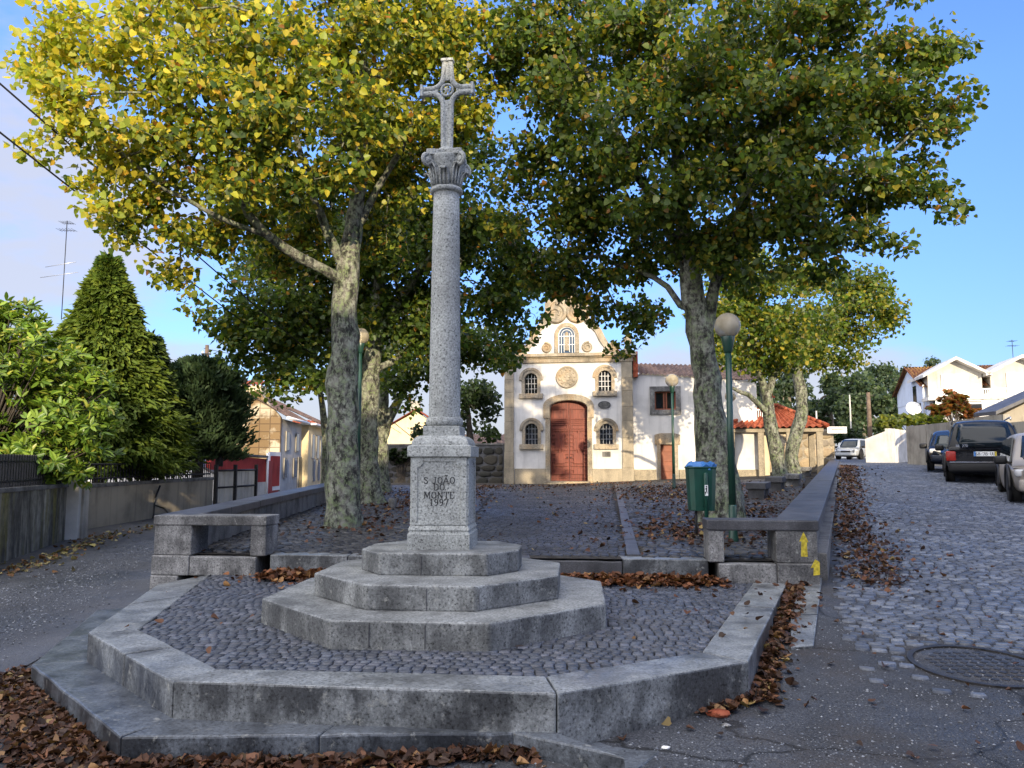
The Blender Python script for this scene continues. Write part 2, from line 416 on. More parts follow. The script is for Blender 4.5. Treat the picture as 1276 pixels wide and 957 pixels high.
MAT['glass_blue'] = glassdark('stained_glass', (.035, .06, .10), .12)
MAT['carglass'] = glassdark('car_glass', (.008, .014, .020), .05, .35)
def globe():
    k = NT('lamp_globe', .22, spec=.5); k.color(k.ramp(k.noise(4, 5), [(.3, (.30, .26, .19)), (.65, (.52, .47, .36))]))
    k.b.inputs['Transmission Weight'].default_value = .45; k.b.inputs['IOR'].default_value = 1.2; return k.m
MAT['globe'] = globe()
def carpaint(name, c, rough=.25):
    k = NT(name, rough, spec=.3); k.color(c); k.b.inputs['Coat Weight'].default_value = .12; k.b.inputs['Coat Roughness'].default_value = .06
    k.rough(k.ramp(k.noise(3, 4), [(.4, rough), (.7, rough + .2)])); return k.m
MAT['paint_black'] = carpaint('black_car_paint', (.006, .007, .010))
MAT['paint_navy'] = carpaint('navy_car_paint', (.008, .012, .024))
MAT['paint_silver'] = carpaint('silver_car_paint', (.30, .27, .235), .35)
MAT['paint_white'] = carpaint('white_car_paint', (.30, .32, .34))
MAT['taillight'] = carpaint('red_taillight', (.30, .018, .012))
MAT['headlight'] = carpaint('clear_headlight', (.5, .5, .5), .15)
def roof(name, c1, c2, c3, sc_=3):
    k = NT(name, .85, spec=.2); f = k.noise(sc_, 6, .7); col = k.ramp(f, [(.32, c1), (.5, c2), (.68, c3)])
    k.color(k.mul(col, k.ramp(k.noise(12, 3), [(.3, .7), (.6, 1.1)]))); k.bump(k.noise(20, 3), .2, .01); return k.m
MAT['tile_red'] = roof('red_roof_tile', (.13, .03, .016), (.25, .062, .03), (.34, .11, .06))
MAT['tile_old'] = roof('weathered_roof_tile', (.05, .035, .03), (.13, .085, .065), (.24, .16, .12))
MAT['tile_lichen'] = roof('lichen_roof_tile', (.045, .03, .025), (.15, .06, .03), (.33, .20, .05), 1.5)
def azulejo():
    k = NT('stained_tile_cladding', .6)
    br = k.n('TexBrick'); br.offset = .0; br.inputs['Scale'].default_value = 1.0; br.inputs['Mortar Size'].default_value = .03
    br.inputs['Brick Width'].default_value = .62; br.inputs['Row Height'].default_value = .46
    br.inputs['Color1'].default_value = (.44, .39, .29, 1); br.inputs['Color2'].default_value = (.36, .32, .24, 1); br.inputs['Mortar'].default_value = (.21, .17, .115, 1)
    k.l(k.vec((1, 1, 1), (R(90), 0, 0)), br.inputs['Vector'])
    g = k.ramp(k.noise(.55, 6, .62), [(.42, 0.0), (.50, .92)])
    k.color(k.mix(g, br.outputs['Color'], k.mul(br.outputs['Color'], (.34, .22, .09)))); return k.m
MAT['azulejo'] = azulejo()
# ================================================================ terrain
WALL_R0 = Vector((3.50, 9.05)); WALL_R1 = Vector((17.3, 41.5))     # outer edge of the right bench wall
WALL_L0 = Vector((-4.48, 9.90)); WALL_L1 = Vector((-6.5, 36.0))     # outer edge of the left bench wall
def wall_rx(Y): return lerp(WALL_R0.x, WALL_R1.x, (Y - WALL_R0.y) / (WALL_R1.y - WALL_R0.y))
def wall_lx(Y): return lerp(WALL_L0.x, WALL_L1.x, (Y - WALL_L0.y) / (WALL_L1.y - WALL_L0.y))
def z_lane(Y): return interp(Y, [(-30, -.3), (3, -.02), (6.2, 0), (10, .17), (15, .27), (25, .40), (40, .2), (60, -.1), (100, -.3)])
def z_road(Y): return interp(Y, [(-30, -.3), (3, .0), (4.6, .07), (5.4, .12), (9.2, .37), (15, .85), (21, 1.21), (27, 1.45), (36, 1.70), (45, 1.90), (62, 2.03), (80, 2.2), (200, 3)])
def z_plaza(X, Y):
    c = .05 * Y; wx = wall_rx(Y); s = min(1, max(0, (X - c) / max(wx - c, .5)))
    d = max(Y - 9.5, 0); return .62 + d * lerp(.0055, .026, s)
def front_y(X): return 9.92 + (X + 4.45) * -.1005              # the plaza's front edge
def z_ground(X, Y):
    if Y > front_y(X) and wall_lx(Y) + .25 < X < wall_rx(Y) - .25 and Y < 42: return min(z_plaza(X, Y), 9) - .3
    if Y > 42 and X < wall_rx(42):
        s = min(1, max(0, (X + 6) / 20)); return lerp(z_lane(Y), z_road(Y), s)
    if Y > 9.5: return z_lane(Y) if X < 0 else z_road(Y)
    s = min(1, max(0, (X + 3.2) / 5.5)); s = s * s * (3 - 2 * s)
    return lerp(z_lane(Y), z_road(Y), s)
def axis(fine0, fine1, step, far): 
    a = list(np.arange(fine0, fine1 + 1e-6, step)); d = step; x = a[0]
    while x > -far: d *= 1.35; x -= d; a.insert(0, x)
    d = step; x = a[-1]
    while x < far: d *= 1.35; x += d; a.append(x)
    return a
gx = axis(-14, 24, .3, 2500); gy = axis(2, 46, .3, 2500)
gv = [(x, y, z_ground(x, y)) for y in gy for x in gx]; nx = len(gx)
gl = []; gs = []
for j in range(len(gy) - 1):
    for i in range(nx - 1):
        gs.append(len(gl)); gl += [j * nx + i, j * nx + i + 1, (j + 1) * nx + i + 1, (j + 1) * nx + i]
tag(fast_mesh('ground', gv, gl, gs, MAT['asphalt'], smooth=True), kind='structure')

def strip(name, rows, m, kind='structure'):
    """sheet from rows of points of equal length"""
    n = len(rows[0]); v = [tuple(p) for r_ in rows for p in r_]; l = []; s = []
    for j in range(len(rows) - 1):
        for i in range(n - 1): s.append(len(l)); l += [j * n + i, j * n + i + 1, (j + 1) * n + i + 1, (j + 1) * n + i]
    return tag(fast_mesh(name, v, l, s, m, smooth=True), kind=kind)
# the lane on the left
strip('lane', [[(x, y, z_ground(x, y) + .008) for x in np.linspace(lerp(-8.3, -9.6, (y - 4) / 20) - .6, min(wall_lx(y) + .12, -3.9 if y < 9 else 9), 24)] for y in np.arange(3.0, 42, .3)], MAT['lane'])
# plaza base and its central path
pl_y = list(np.arange(0, 1.0001, 1 / 90))
def plaza_row(t):
    L = Vector((-4.3, front_y(-4.3) + .06)); Rr = Vector((3.35, front_y(3.35) + .06)); B0 = WALL_L1 + Vector((.2, 3)); B1 = Vector((WALL_R1.x - .2, 41.4))
    a = L.lerp(B0, t); b = Rr.lerp(B1, t); return [a.lerp(b, k / 40) for k in range(41)]
strip('plaza', [[(p.x, p.y, z_plaza(p.x, p.y)) for p in plaza_row(t)] for t in pl_y], MAT['earth'])
def inpoly(x, y, poly):
    c = False; n = len(poly)
    for i in range(n):
        x1, y1 = poly[i]; x2, y2 = poly[(i + 1) % n]
        if (y1 > y) != (y2 > y) and x < (x2 - x1) * (y - y1) / (y2 - y1) + x1: c = not c
    return c
AX = Vector((math.sin(R(5.7)), math.cos(R(5.7)))); AR = Vector((AX.y, -AX.x))
pathL0, pathR0 = G(560, 694, .62), G(779, 694, .62)
CH_X, CH_Y, CH_Z, CH_R = 2.62, 37.0, .77, R(-8)                # chapel origin
def setts(name, poly, zf, sx_, sy_, ang, m, cols, gap=.012, h=.035, tilt=.05, prob=None, jit=.25, kind='structure', bev=.009):
    """rows of small stone setts, each a pillow-topped block with its own tilt"""
    poly = [tuple(p[:2]) for p in poly]; c, s_ = math.cos(ang), math.sin(ang)
    rot = [(c * x + s_ * y, -s_ * x + c * y) for x, y in poly]
    x0, x1 = min(p[0] for p in rot), max(p[0] for p in rot); y0, y1 = min(p[1] for p in rot), max(p[1] for p in rot)
    V = []; L = []; S = []; C = []; y = y0
    while y < y1:
        x = x0 + random.random() * sx_; sh = sy_ * random.uniform(.9, 1.1)
        while x < x1:
            wdt = sx_ * random.uniform(1 - jit, 1 + jit); mx_, my_ = x + wdt / 2, y + sh / 2 + .25 * sy_ * math.sin(x * 1.3) * .5
            X, Y = c * mx_ - s_ * my_, s_ * mx_ + c * my_
            if inpoly(X, Y, poly) and (prob is None or random.random() < prob(X, Y)):
                z = zf(X, Y) + random.uniform(-1, 1) * .0028
                a, b = (wdt - gap) / 2 * random.uniform(.93, 1), (sh - gap) / 2 * random.uniform(.93, 1)
                tx, ty = random.gauss(0, tilt), random.gauss(0, tilt); rr = random.gauss(0, .035)
                cr_, sr_ = math.cos(rr), math.sin(rr); n = len(V)
                for (ka, kb, dz) in ((1, 1, -h), (1, 1, -.006), (.86, .86, 0)):
                    if dz: pa, pb = a, b
                    else: pa, pb = max(a - bev, .01), max(b - bev, .01)
                    full = dz == -h
                    for sa, sb in ((-1, -1), (1, -1), (1, 1), (-1, 1)):
                        lx, ly = sa * pa * random.uniform(.94, 1), sb * pb * random.uniform(.94, 1)
                        lx, ly = cr_ * lx - sr_ * ly, sr_ * lx + cr_ * ly
                        V.append((X + c * lx - s_ * ly, Y + s_ * lx + c * ly, z + dz + (0 if full else lx * tx + ly * ty)))
                V.append((X, Y, z + .002)); 
                for i in range(4):
                    j = (i + 1) % 4
                    S.append(len(L)); L += [n + i, n + j, n + 4 + j, n + 4 + i]
                    S.append(len(L)); L += [n + 4 + i, n + 4 + j, n + 8 + j, n + 8 + i]
                    S.append(len(L)); L += [n + 8 + i, n + 8 + j, n + 12]
                q = random.random(); cc = np.array(cols[int(q * len(cols))]) * random.uniform(.7, 1.3); C += [cc] * 13
            x += wdt
        y += sh
    o = fast_mesh(name, V, L, S, m, col=np.array(C)); return tag(o, kind=kind)

# ---- raised forecourt platform (pixels of its corners on known levels)
ZP = EYE - 1.36; ZL = ZP - .225
plat_out = [G(*p, ZP) for p in [(196, 728), (109, 788), (215, 849), (694, 864), (932, 824), (984, 719)]]
plat_in = [G(*p, ZP) for p in [(263, 715), (173, 784), (273, 833), (680, 842), (874, 812), (943, 720)]]
back_l = Vector((-3.2, front_y(-3.2), ZP)); back_r = Vector((3.0, front_y(3.0), ZP))
plat = thing('stone_platform', 'low angular granite platform of two steps round the paved forecourt below the cross', 'platform', (0, 5, 0))
nseg = [2, 2, 2, 2, 2]
for i in range(5):
    o0, o1, i0, i1 = plat_out[i], plat_out[i + 1], plat_in[i], plat_in[i + 1]
    k_ = [2, 2, 1, 1, 2][i]
    for k in range(k_):
        a, b = k / k_ + (.0 if k == 0 else .0008), (k + 1) / k_
        q = [o0.lerp(o1, a), o0.lerp(o1, b), i0.lerp(i1, b), i0.lerp(i1, a)]
        mid = sum(q, Vector()) / 4; q = [mid + (p - mid) * (1 - .004 / max((p - mid).length, .1)) for p in q]
        dz = random.uniform(-.004, .004)
        MB().prism([(p.x, p.y) for p in q], -.12, ZP + dz).build('kerb_slab', MAT['granite_slab'], plat, world=True, bevel=.013, rough=.006)
low_out = [G(*p, ZL) for p in [(120, 760), (39, 828), (150, 917)]] + [Vector((G(640, 912, ZL).x, G(640, 912, ZL).y, ZL)), Vector((.62, 4.42, ZL - .0)), Vector((1.0, 4.95, ZL))]
low_in = [p.copy() for p in plat_out[:4]] + [plat_out[3].lerp(plat_out[4], .12), plat_out[3].lerp(plat_out[4], .3)]
low_in[3] = G(640, 903, ZL); low_in[4] = Vector((plat_out[3].x, plat_out[3].y, ZL)); low_in[5] = Vector((plat_out[3].lerp(plat_out[4], .3).x, plat_out[3].lerp(plat_out[4], .3).y, ZL))
for i in range(5):
    o0, o1, i0, i1 = low_out[i], low_out[i + 1], low_in[i], low_in[i + 1]
    k_ = [1, 1, 2, 1, 1][i]
    for k in range(k_):
        a, b = k / k_, (k + 1) / k_
        q = [o0.lerp(o1, a), o0.lerp(o1, b), i0.lerp(i1, b), i0.lerp(i1, a)]
        c_ = (q[2] + q[3]) / 2; d_ = (c_ - (q[0] + q[1]) / 2).normalized() * .1; q[2] = q[2] + d_; q[3] = q[3] + d_
        mid = sum(q, Vector()) / 4; q = [mid + (p - mid) * (1 - .003 / max((p - mid).length, .1)) for p in q]
        drop = .10 if i == 4 else 0
        MB().prism([(p.x, p.y) for p in q], -.2, ZL + random.uniform(-.004, .003) - drop).build('lower_step', MAT['granite_wet'], plat, world=True, bevel=.014, rough=.007)
MB().prism([(p.x, p.y) for p in plat_in] + [(back_r.x, back_r.y), (back_l.x, back_l.y)], -.1, ZP - .045).build('bedding', MAT['earth'], plat, world=True)
blue = [(.060, .068, .088), (.075, .084, .105), (.050, .056, .07), (.095, .10, .12), (.066, .07, .082)]
setts('platform_paving', [(p.x, p.y) for p in plat_in] + [(back_r.x, back_r.y), (back_l.x, back_l.y)], lambda x, y: ZP - .010, .082, .074, R(-5), MAT['sett'], blue, tilt=.018, gap=.007, bev=.004, jit=.14)

# ---- plaza paving: dark setts either side of the path, granite border lines
dk = [(.034, .034, .036), (.046, .045, .046), (.026, .025, .027), (.062, .06, .058)]
setts('plaza_path', [(pathL0.x, front_y(-.6) + .3), (pathR0.x, front_y(1.3) + .3), (CH_X + 1.78, 35.6), (CH_X - 3.2, 36.0)], lambda x, y: z_plaza(x, y) + .012, .115, .105, R(-6), MAT['sett'], [(.026, .027, .031), (.034, .035, .04), (.020, .021, .025), (.042, .043, .048)], tilt=.03, gap=.008, h=.03)
lw = [(-4.1, front_y(-4.1) + .25), (pathL0.x - .15, front_y(-1) + .25), (CH_X - 3.2, 35), (-5.9, 35)]
rw = [(pathR0.x + .18, front_y(2) + .25), (3.1, front_y(3.1) + .22), (11.5, 31), (CH_X + 1.95, 34.5)]
setts('plaza_paving', lw, lambda x, y: z_plaza(x, y) + .02, .16, .13, R(30), MAT['sett'], dk, tilt=.06)
setts('plaza_paving', rw, lambda x, y: z_plaza(x, y) + .02, .16, .13, R(-25), MAT['sett'], dk, tilt=.06)
# ---- road setts on the right, worn away towards the camera
rd = [(.075, .088, .118), (.095, .108, .138), (.06, .07, .094), (.135, .148, .175), (.085, .095, .118)]
MCP = G(1222, 843, .1)
def rprob(x, y):
    d = (y - 5.0) / 2.4 + (x - 3.8) * .22
    if math.hypot(x - MCP.x, y - MCP.y) < .56: return 0      # clear of the manhole
    return max(0, min(.985, d))
setts('road_paving', [(3.62, 8.95), (2.7, 6.6), (2.6, 4.6), (7.5, 4.6), (12, 9), (19.0, 29), (18.6, 38.5), (16.2, 39), (wall_rx(30) + .06, 30)],
      lambda x, y: z_ground(x, y) + .016, .125, .088, R(-20), MAT['sett'], rd, tilt=.022, prob=rprob, gap=.010, h=.04, bev=.006, jit=.2)
# flat flagstones beside the platform
fl = [G(*p, .33) for p in [(985, 722), (1026, 722), (1013, 790), (985, 792)]]
fp = thing('flagstone_strip', 'strip of flat granite flagstones beside the right edge of the platform', 'flagstones', (3.3, 8, .2))
for k in range(3):
    a, b = k / 3, (k + 1) / 3 - .01
    q = [fl[0].lerp(fl[3], a), fl[1].lerp(fl[2], a), fl[1].lerp(fl[2], b), fl[0].lerp(fl[3], b)]
    zt = [z_ground(p.x, p.y) + .022 for p in q]
    MB().prism([(p.x, p.y) for p in q], [z - .12 for z in zt], zt).build('flagstone', MAT['granite_slab'], fp, world=True, bevel=.006)
# manhole cover
mc = G(1222, 843, .1); mz = z_ground(mc.x, mc.y); slope = math.atan2(z_ground(mc.x, mc.y + .4) - z_ground(mc.x, mc.y - .4), .8)
mh = thing('manhole_cover', 'round rusty cast iron manhole cover set in the road at the front right', 'manhole', (mc.x, mc.y, mz)); mh.rotation_euler = (slope, 0, 0)
MB().lathe([(.46, -.03), (.46, .0), (.45, .004)], 40).build('cover', MAT['asphalt'], mh)
mr = MB()
for i in range(48):
    a0, a1 = 2 * math.pi * i / 48, 2 * math.pi * (i + 1) / 48
    mr.prism([(.468 * math.cos(a0), .468 * math.sin(a0)), (.51 * math.cos(a0), .51 * math.sin(a0)), (.51 * math.cos(a1), .51 * math.sin(a1)), (.468 * math.cos(a1), .468 * math.sin(a1))], -.03, .016)
mr.build('rim', MAT['cast_iron'], mh)
mb_ = MB()
for i in range(-5, 6):
    for j in range(-5, 6):
        if math.hypot(i, j) < 5: mb_.box((i * .08, j * .08, .005), (.045, .045, .008), rz=R(45))
mb_.build('tread_pattern', MAT['cast_iron'], mh)

# ================================================================ wayside cross
cc = Vector((-.64, 7.42)); a57 = R(-4.6)
def oc(ap, side, wid=None, dep2=None):
    """octagon: half front edge `side`, apothem front `ap`, half width `wid`, inner chamfer depth"""
    wid = wid or ap; dep2 = dep2 if dep2 is not None else side
    pts = [(-side, -ap), (side, -ap), (wid, -dep2), (wid, dep2), (side, ap), (-side, ap), (-wid, dep2), (-wid, -dep2)]
    c, s = math.cos(a57), math.sin(a57); return [(c * x - s * y, s * x + c * y) for x, y in pts]
cross = thing('wayside_cross', 'tall grey granite wayside cross on a column above an inscribed pedestal and three octagonal steps', 'stone cross', (cc.x, cc.y, ZP - .03))
Z0 = .03
zs = [(1.50, .60, 1.48, .62, Z0 - .1, Z0 + .195), (1.09, .44, 1.08, .45, Z0 + .19, Z0 + .395), (.56, .47, .72, .22, Z0 + .39, Z0 + .585)]
for ap, sd_, wd, d2, z0, z1 in zs:
    MB().prism(oc(ap, sd_, wd, d2), z0, z1).build('octagonal_step', MAT['granite_step'], cross, bevel=.02, seg=3, rough=.005)
# dark joints between the step stones
c5, s5 = math.cos(a57), math.sin(a57)
for x, ap, z0, z1 in ((-.30, 1.50, Z0, Z0 + .17), (.05, 1.09, Z0 + .2, Z0 + .37), (-.1, .56, Z0 + .4, Z0 + .56)):
    for sx2 in ((x,) if ap < 1 else (x, x + .42)):
        MB().box((c5 * sx2 + s5 * ap, s5 * sx2 - c5 * ap, (z0 + z1) / 2), (.006, .012, z1 - z0), rz=a57).build('joint', MAT['granite_dark'], cross)
zb = Z0 + .58
def sq(h): c, s = math.cos(a57), math.sin(a57); return [(c * x - s * y, s * x + c * y) for x, y in ((-h, -h), (h, -h), (h, h), (-h, h))]
def sqloft(prof, mb=None):
    mb = mb or MB(); v = []; f = []
    for h, z in prof: v += [(x, y, z) for x, y in sq(h)]
    n = len(prof)
    for i in range(n - 1):
        for k in range(4): f.append((i * 4 + k, i * 4 + (k + 1) % 4, i * 4 + 4 + (k + 1) % 4, i * 4 + 4 + k))
    f.append((3, 2, 1, 0)); f.append(tuple((n - 1) * 4 + k for k in range(4))); return mb.add(v, f)
def hz(py): return P(547, py, 7.14).z - (ZP - .03)                # height on the pedestal's front face
zb = hz(684)
base_t, mold_t, die_t, cap_b, cap_t, og_t, pl_t = hz(665.5), hz(655), hz(569), hz(569), hz(556), hz(542), hz(530)
sqloft([(.285, zb - .1), (.285, base_t), (.276, base_t), (.272, base_t + .02), (.28, base_t + .035), (.272, base_t + .055), (.262, mold_t)]).build('pedestal_base', MAT['granite'], cross, bevel=.006)
die = sqloft([(.258, mold_t - .01), (.258, die_t)]).build('pedestal_die', MAT['granite'], cross, bevel=.008)
# raised border around a sunk panel on each face (panel with clipped corners)
for q in range(4):
    Mq = Matrix.Rotation(a57 + q * math.pi / 2, 4, 'Z'); zc0, zc1 = mold_t + .03, die_t - .045; e = .258
    outer = [(-.252, zc0 - .02), (-.252, zc1 + .035), (.252, zc1 + .035), (.252, zc0 - .02), (-.252, zc0 - .02)]
    fr = MB()
    po = [(-.252, mold_t + .004), (.252, mold_t + .004), (.252, die_t - .002), (-.252, die_t - .002)]
    cl = .05; x_ = .2
    pi_ = [(-x_, zc0), (x_, zc0), (x_, zc1 - cl), (x_ - .02, zc1 - cl), (x_ - cl, zc1 - .02), (x_ - cl, zc1), (-x_ + cl, zc1), (-x_ + cl, zc1 - .02), (-x_ + .02, zc1 - cl), (-x_, zc1 - cl)]
    oo = [po[0], po[1], (po[1][0], zc1 - cl), (po[1][0], zc1 - cl + .02), po[2], (x_ - cl, po[2][1]), (-x_ + cl, po[2][1]), po[3], (po[0][0], zc1 - cl + .02), (po[0][0], zc1 - cl)]
    fr.ring_xz(oo + [oo[0]], pi_ + [pi_[0]], -e - .010, -e + .002, Mq)
    fr.build('panel_border', MAT['granite'], die, bevel=.003)
# inscription: stroke letters with serifs, cut dark
GLY = {
 'S': [[(.62, .80), (.50, .97), (.30, 1.0), (.10, .88), (.10, .70), (.30, .55), (.50, .45), (.64, .28), (.60, .10), (.38, 0), (.16, .03), (.06, .22)]],
 'J': [[(.20, 1), (.60, 1)], [(.42, 1), (.42, .2), (.32, .02), (.14, 0), (.05, .14)]],
 'O': [[(.40 + .33 * math.cos(a), .5 + .5 * math.sin(a)) for a in np.linspace(0, 2 * math.pi, 17)]],
 'A': [[(.02, 0), (.38, 1.0), (.76, 0)], [(.16, .36), (.62, .36)], [(-.05, 0), (.14, 0)], [(.62, 0), (.86, 0)]],
 'D': [[(.12, 0), (.12, 1)], [(.0, 1), (.35, 1), (.62, .86), (.72, .5), (.62, .14), (.35, 0), (.0, 0)]],
 'M': [[(.10, 0), (.14, 1), (.50, .15), (.84, 1), (.90, 0)], [(0, 0), (.22, 0)], [(.78, 0), (1.0, 0)], [(0, 1), (.16, 1)], [(.84, 1), (1.0, 1)]],
 'N': [[(.12, 0), (.12, 1), (.72, 0), (.72, 1)], [(0, 0), (.24, 0)], [(0, 1), (.14, 1)], [(.6, 1), (.84, 1)]],
 'T': [[(.02, .80), (.02, 1), (.74, 1), (.74, .80)], [(.38, 1), (.38, 0)], [(.24, 0), (.52, 0)]],
 'E': [[(.12, 0), (.12, 1)], [(.0, 1), (.64, 1), (.64, .82)], [(.12, .52), (.48, .52)], [(.0, 0), (.66, 0), (.66, .2)]],
 '1': [[(.12, .86), (.30, 1), (.30, 0)], [(.12, 0), (.48, 0)]],
 '9': [[(.58, .68), (.50, .94), (.30, 1), (.10, .88), (.08, .62), (.28, .45), (.50, .52), (.58, .70), (.55, .35), (.42, .08), (.16, 0)]],
 '7': [[(.04, .82), (.06, 1), (.60, 1), (.26, 0)]], '~': [[(.18, 1.18), (.32, 1.28), (.46, 1.18), (.60, 1.28)]],
 '8': [[(.32 + .24 * math.cos(a), .75 + .25 * math.sin(a)) for a in np.linspace(0, 6.2832, 13)], [(.32 + .3 * math.cos(a), .25 + .25 * math.sin(a)) for a in np.linspace(0, 6.2832, 13)]],
 '4': [[(.52, 0), (.52, 1), (.04, .3), (.66, .3)]], '6': [[(.56, .95), (.3, .95), (.08, .5), (.1, .12), (.32, 0), (.54, .1), (.56, .38), (.36, .52), (.1, .42)]],
 '2': [[(.06, .75), (.12, .94), (.32, 1), (.54, .9), (.56, .68), (.06, .02), (.6, .02)]], '0': [[(.32 + .28 * math.cos(a), .5 + .5 * math.sin(a)) for a in np.linspace(0, 6.2832, 15)]],
 'U': [[(.06, 1), (.06, .25), (.2, .02), (.44, .02), (.58, .25), (.58, 1)]], 'L': [[(.1, 1), (.1, 0), (.6, 0)]], '-': [[(.1, .5), (.5, .5)]], ' ': [],
}
GW = {'S': .7, 'J': .62, 'O': .82, 'A': .84, 'D': .8, 'M': 1.02, 'N': .88, 'T': .78, 'E': .72, '1': .55, '9': .66, '7': .66, ' ': .42, '8': .66, '4': .72, '6': .66, '2': .66, '0': .66, 'U': .66, 'L': .66, '-': .6}
def write(mb, text, xc, z, h, y, M=None, wid=.13, gap=.16):
    tot = sum((GW[c] + gap) * h for c in text if c != '~') - gap * h; x = xc - tot / 2; prev = x; lay = 0
    for ch in text:
        x0 = x if ch != '~' else prev
        for st in GLY[ch]:
            for (ax_, az), (bx, bz) in zip(st[:-1], st[1:]):
                a = Vector((x0 + ax_ * h, z + az * h)); b = Vector((x0 + bx * h, z + bz * h)); d = b - a
                if d.length < 1e-6: continue
                t = d.normalized(); nrm = Vector((-t.y, t.x)); wv = h * wid * (.62 if abs(t.y) < .35 else 1.0) / 2
                a -= t * wv * .6; b += t * wv * .6; lay = (lay + 1) % 7
                mb.slab_xz([tuple(a + nrm * wv), tuple(b + nrm * wv), tuple(b - nrm * wv), tuple(a - nrm * wv)], y - lay * .00012, y + .002, M)
        if ch != '~': prev = x; x += (GW[ch] + gap) * h
    return mb
Mq = Matrix.Rotation(a57, 4, 'Z'); ins = MB(); hl = hz(596) - hz(604.6)
for txt, py in (('S JOA~O', 602.6), ('DO', 611), ('MONTE', 621), ('1997', 630.2)):
    write(ins, txt, .0, hz(py), hl * .92, -.2605, Mq)
ins.build('inscription', MAT['letter'], die)
cp = [(.262, cap_b), (.29, cap_b), (.292, cap_b + .006), (.292, cap_t)]
for i in range(9):
    t = i / 8 * math.pi / 2; cp.append((.262 - .085 * (1 - math.cos(t)) - .0, cap_t + .012 + (og_t - cap_t - .012) * math.sin(t)))
sqloft(cp).build('pedestal_cap', MAT['granite'], cross)
sqloft([(.172, og_t - .002), (.172, pl_t)]).build('column_plinth', MAT['granite'], cross, bevel=.006)
ZC = lambda py: P(558, py, 7.42).z - (ZP - .03)
r0, r1 = 19.8 * 7.4 / FPX * .99, 16.6 * 7.4 / FPX
prof = [(.158, pl_t)]
tb, tt = pl_t, ZC(521)
for i in range(9):
    a = -math.pi / 2 + math.pi * i / 8; prof.append((.155 + .022 * math.cos(a), (tb + .045) + .04 * math.sin(a)))
prof += [(.152, tt - .02), (r0 + .006, tt - .012), (r0 + .004, tt + .01), (r0, tt + .03)]
topz = ZC(240)
for i in range(1, 9): t = i / 8; prof.append((lerp(r0, r1, t ** 1.4), lerp(tt + .03, topz, t)))
MB().lathe(prof, 40).build('column_shaft', MAT['granite'], cross)
# capital: bell with astragal, acanthus leaves, corner volutes, abacus
ct = ZC(186); cb = topz
cap = MB(); cap.lathe([(r1, cb - .02), (r1 + .03, cb - .01), (r1 + .035, cb + .012), (r1 + .028, cb + .03), (r1 + .004, cb + .036), (r1 - .005, cb + .06), (r1 + .005, cb + .15), (r1 + .03, cb + .25), (r1 + .06, cb + .32), (r1 + .06, cb + .335)], 36)
capo = cap.build('capital', MAT['granite'], cross)
lv = MB()
for k in range(8):
    a = k * math.pi / 4 + a57; hgt = .25 if k % 2 else .19
    prof_l = [(r1 + .005, .05), (r1 + .016, .12), (r1 + .03, .19), (r1 + .062, .235), (r1 + .085, .225), (r1 + .082, .205)]
    rows = []
    for i, (r_, z) in enumerate(prof_l):
        wdt = [.055, .062, .058, .046, .03, .012][i]
        rows.append([((r_ - abs(u) * .008) * math.cos(a + u * wdt / r_) , (r_ - abs(u) * .008) * math.sin(a + u * wdt / r_), cb + z * hgt / .235) for u in (-1, -.45, 0, .45, 1)])
    v = [p for r_ in rows for p in r_]; f = [(i * 5 + j, i * 5 + j + 1, i * 5 + 6 + j, i * 5 + 5 + j) for i in range(5) for j in range(4)]
    lv.add(v, f, None, True)
    for u in (-.55, 0, .55): lv.tube([((r_ + .006) * math.cos(a + u * [.055, .062, .058, .046, .03, .012][i] / r_), (r_ + .006) * math.sin(a + u * [.055, .062, .058, .046, .03, .012][i] / r_), cb + z * hgt / .235) for i, (r_, z) in enumerate(prof_l)], .011, 5)
lo = lv.build('acanthus_leaf', MAT['granite'], capo); sol = lo.modifiers.new('s', 'SOLIDIFY'); sol.thickness = .012
for k in range(4):
    vl = MB(); a = k * math.pi / 2 + math.pi / 4 + a57; dirv = Vector((math.cos(a), math.sin(a), 0)); pts = []
    for i in range(22):
        t = i / 21 * 2.1 * math.pi * 1.25; rr = .062 * (1 - .72 * i / 21)
        ctr = dirv * (r1 + .10) + Vector((0, 0, cb + .27)); pts.append(ctr + dirv * rr * math.sin(t) + Vector((0, 0, rr * math.cos(t))))
    pts = [dirv * (r1 + .02) + Vector((0, 0, cb + .2)), dirv * (r1 + .05) + Vector((0, 0, cb + .29))] + pts
    vl.tube(pts, [.02] * 2 + [.022 - .010 * i / 21 for i in range(22)], 7)
    vl.lathe([(.001, -.02), (.03, -.018), (.034, 0), (.03, .018), (.001, .02)], 10, M=Matrix.Translation(dirv * (r1 + .10) + Vector((0, 0, cb + .27))) @ dirv.cross(Vector((0, 0, 1))).to_track_quat('Z', 'Y').to_matrix().to_4x4())
    vl.build('volute', MAT['granite'], capo)
ab = MB(); pts = []
for k in range(4):
    a0 = k * math.pi / 2 - math.pi / 4 + a57
    for t in np.linspace(0, .92, 8):
        a = a0 + t * math.pi / 2; e = .215 / max(abs(math.cos(a - a0 - math.pi / 4)), .7); e = min(e, .215 * 1.30) - .05 * math.sin(math.pi * t)
        pts.append((e * .86 * math.cos(a), e * .86 * math.sin(a)))
ab.prism(pts, cb + .325, cb + .385)
ab.build('abacus', MAT['granite'], capo, bevel=.008)
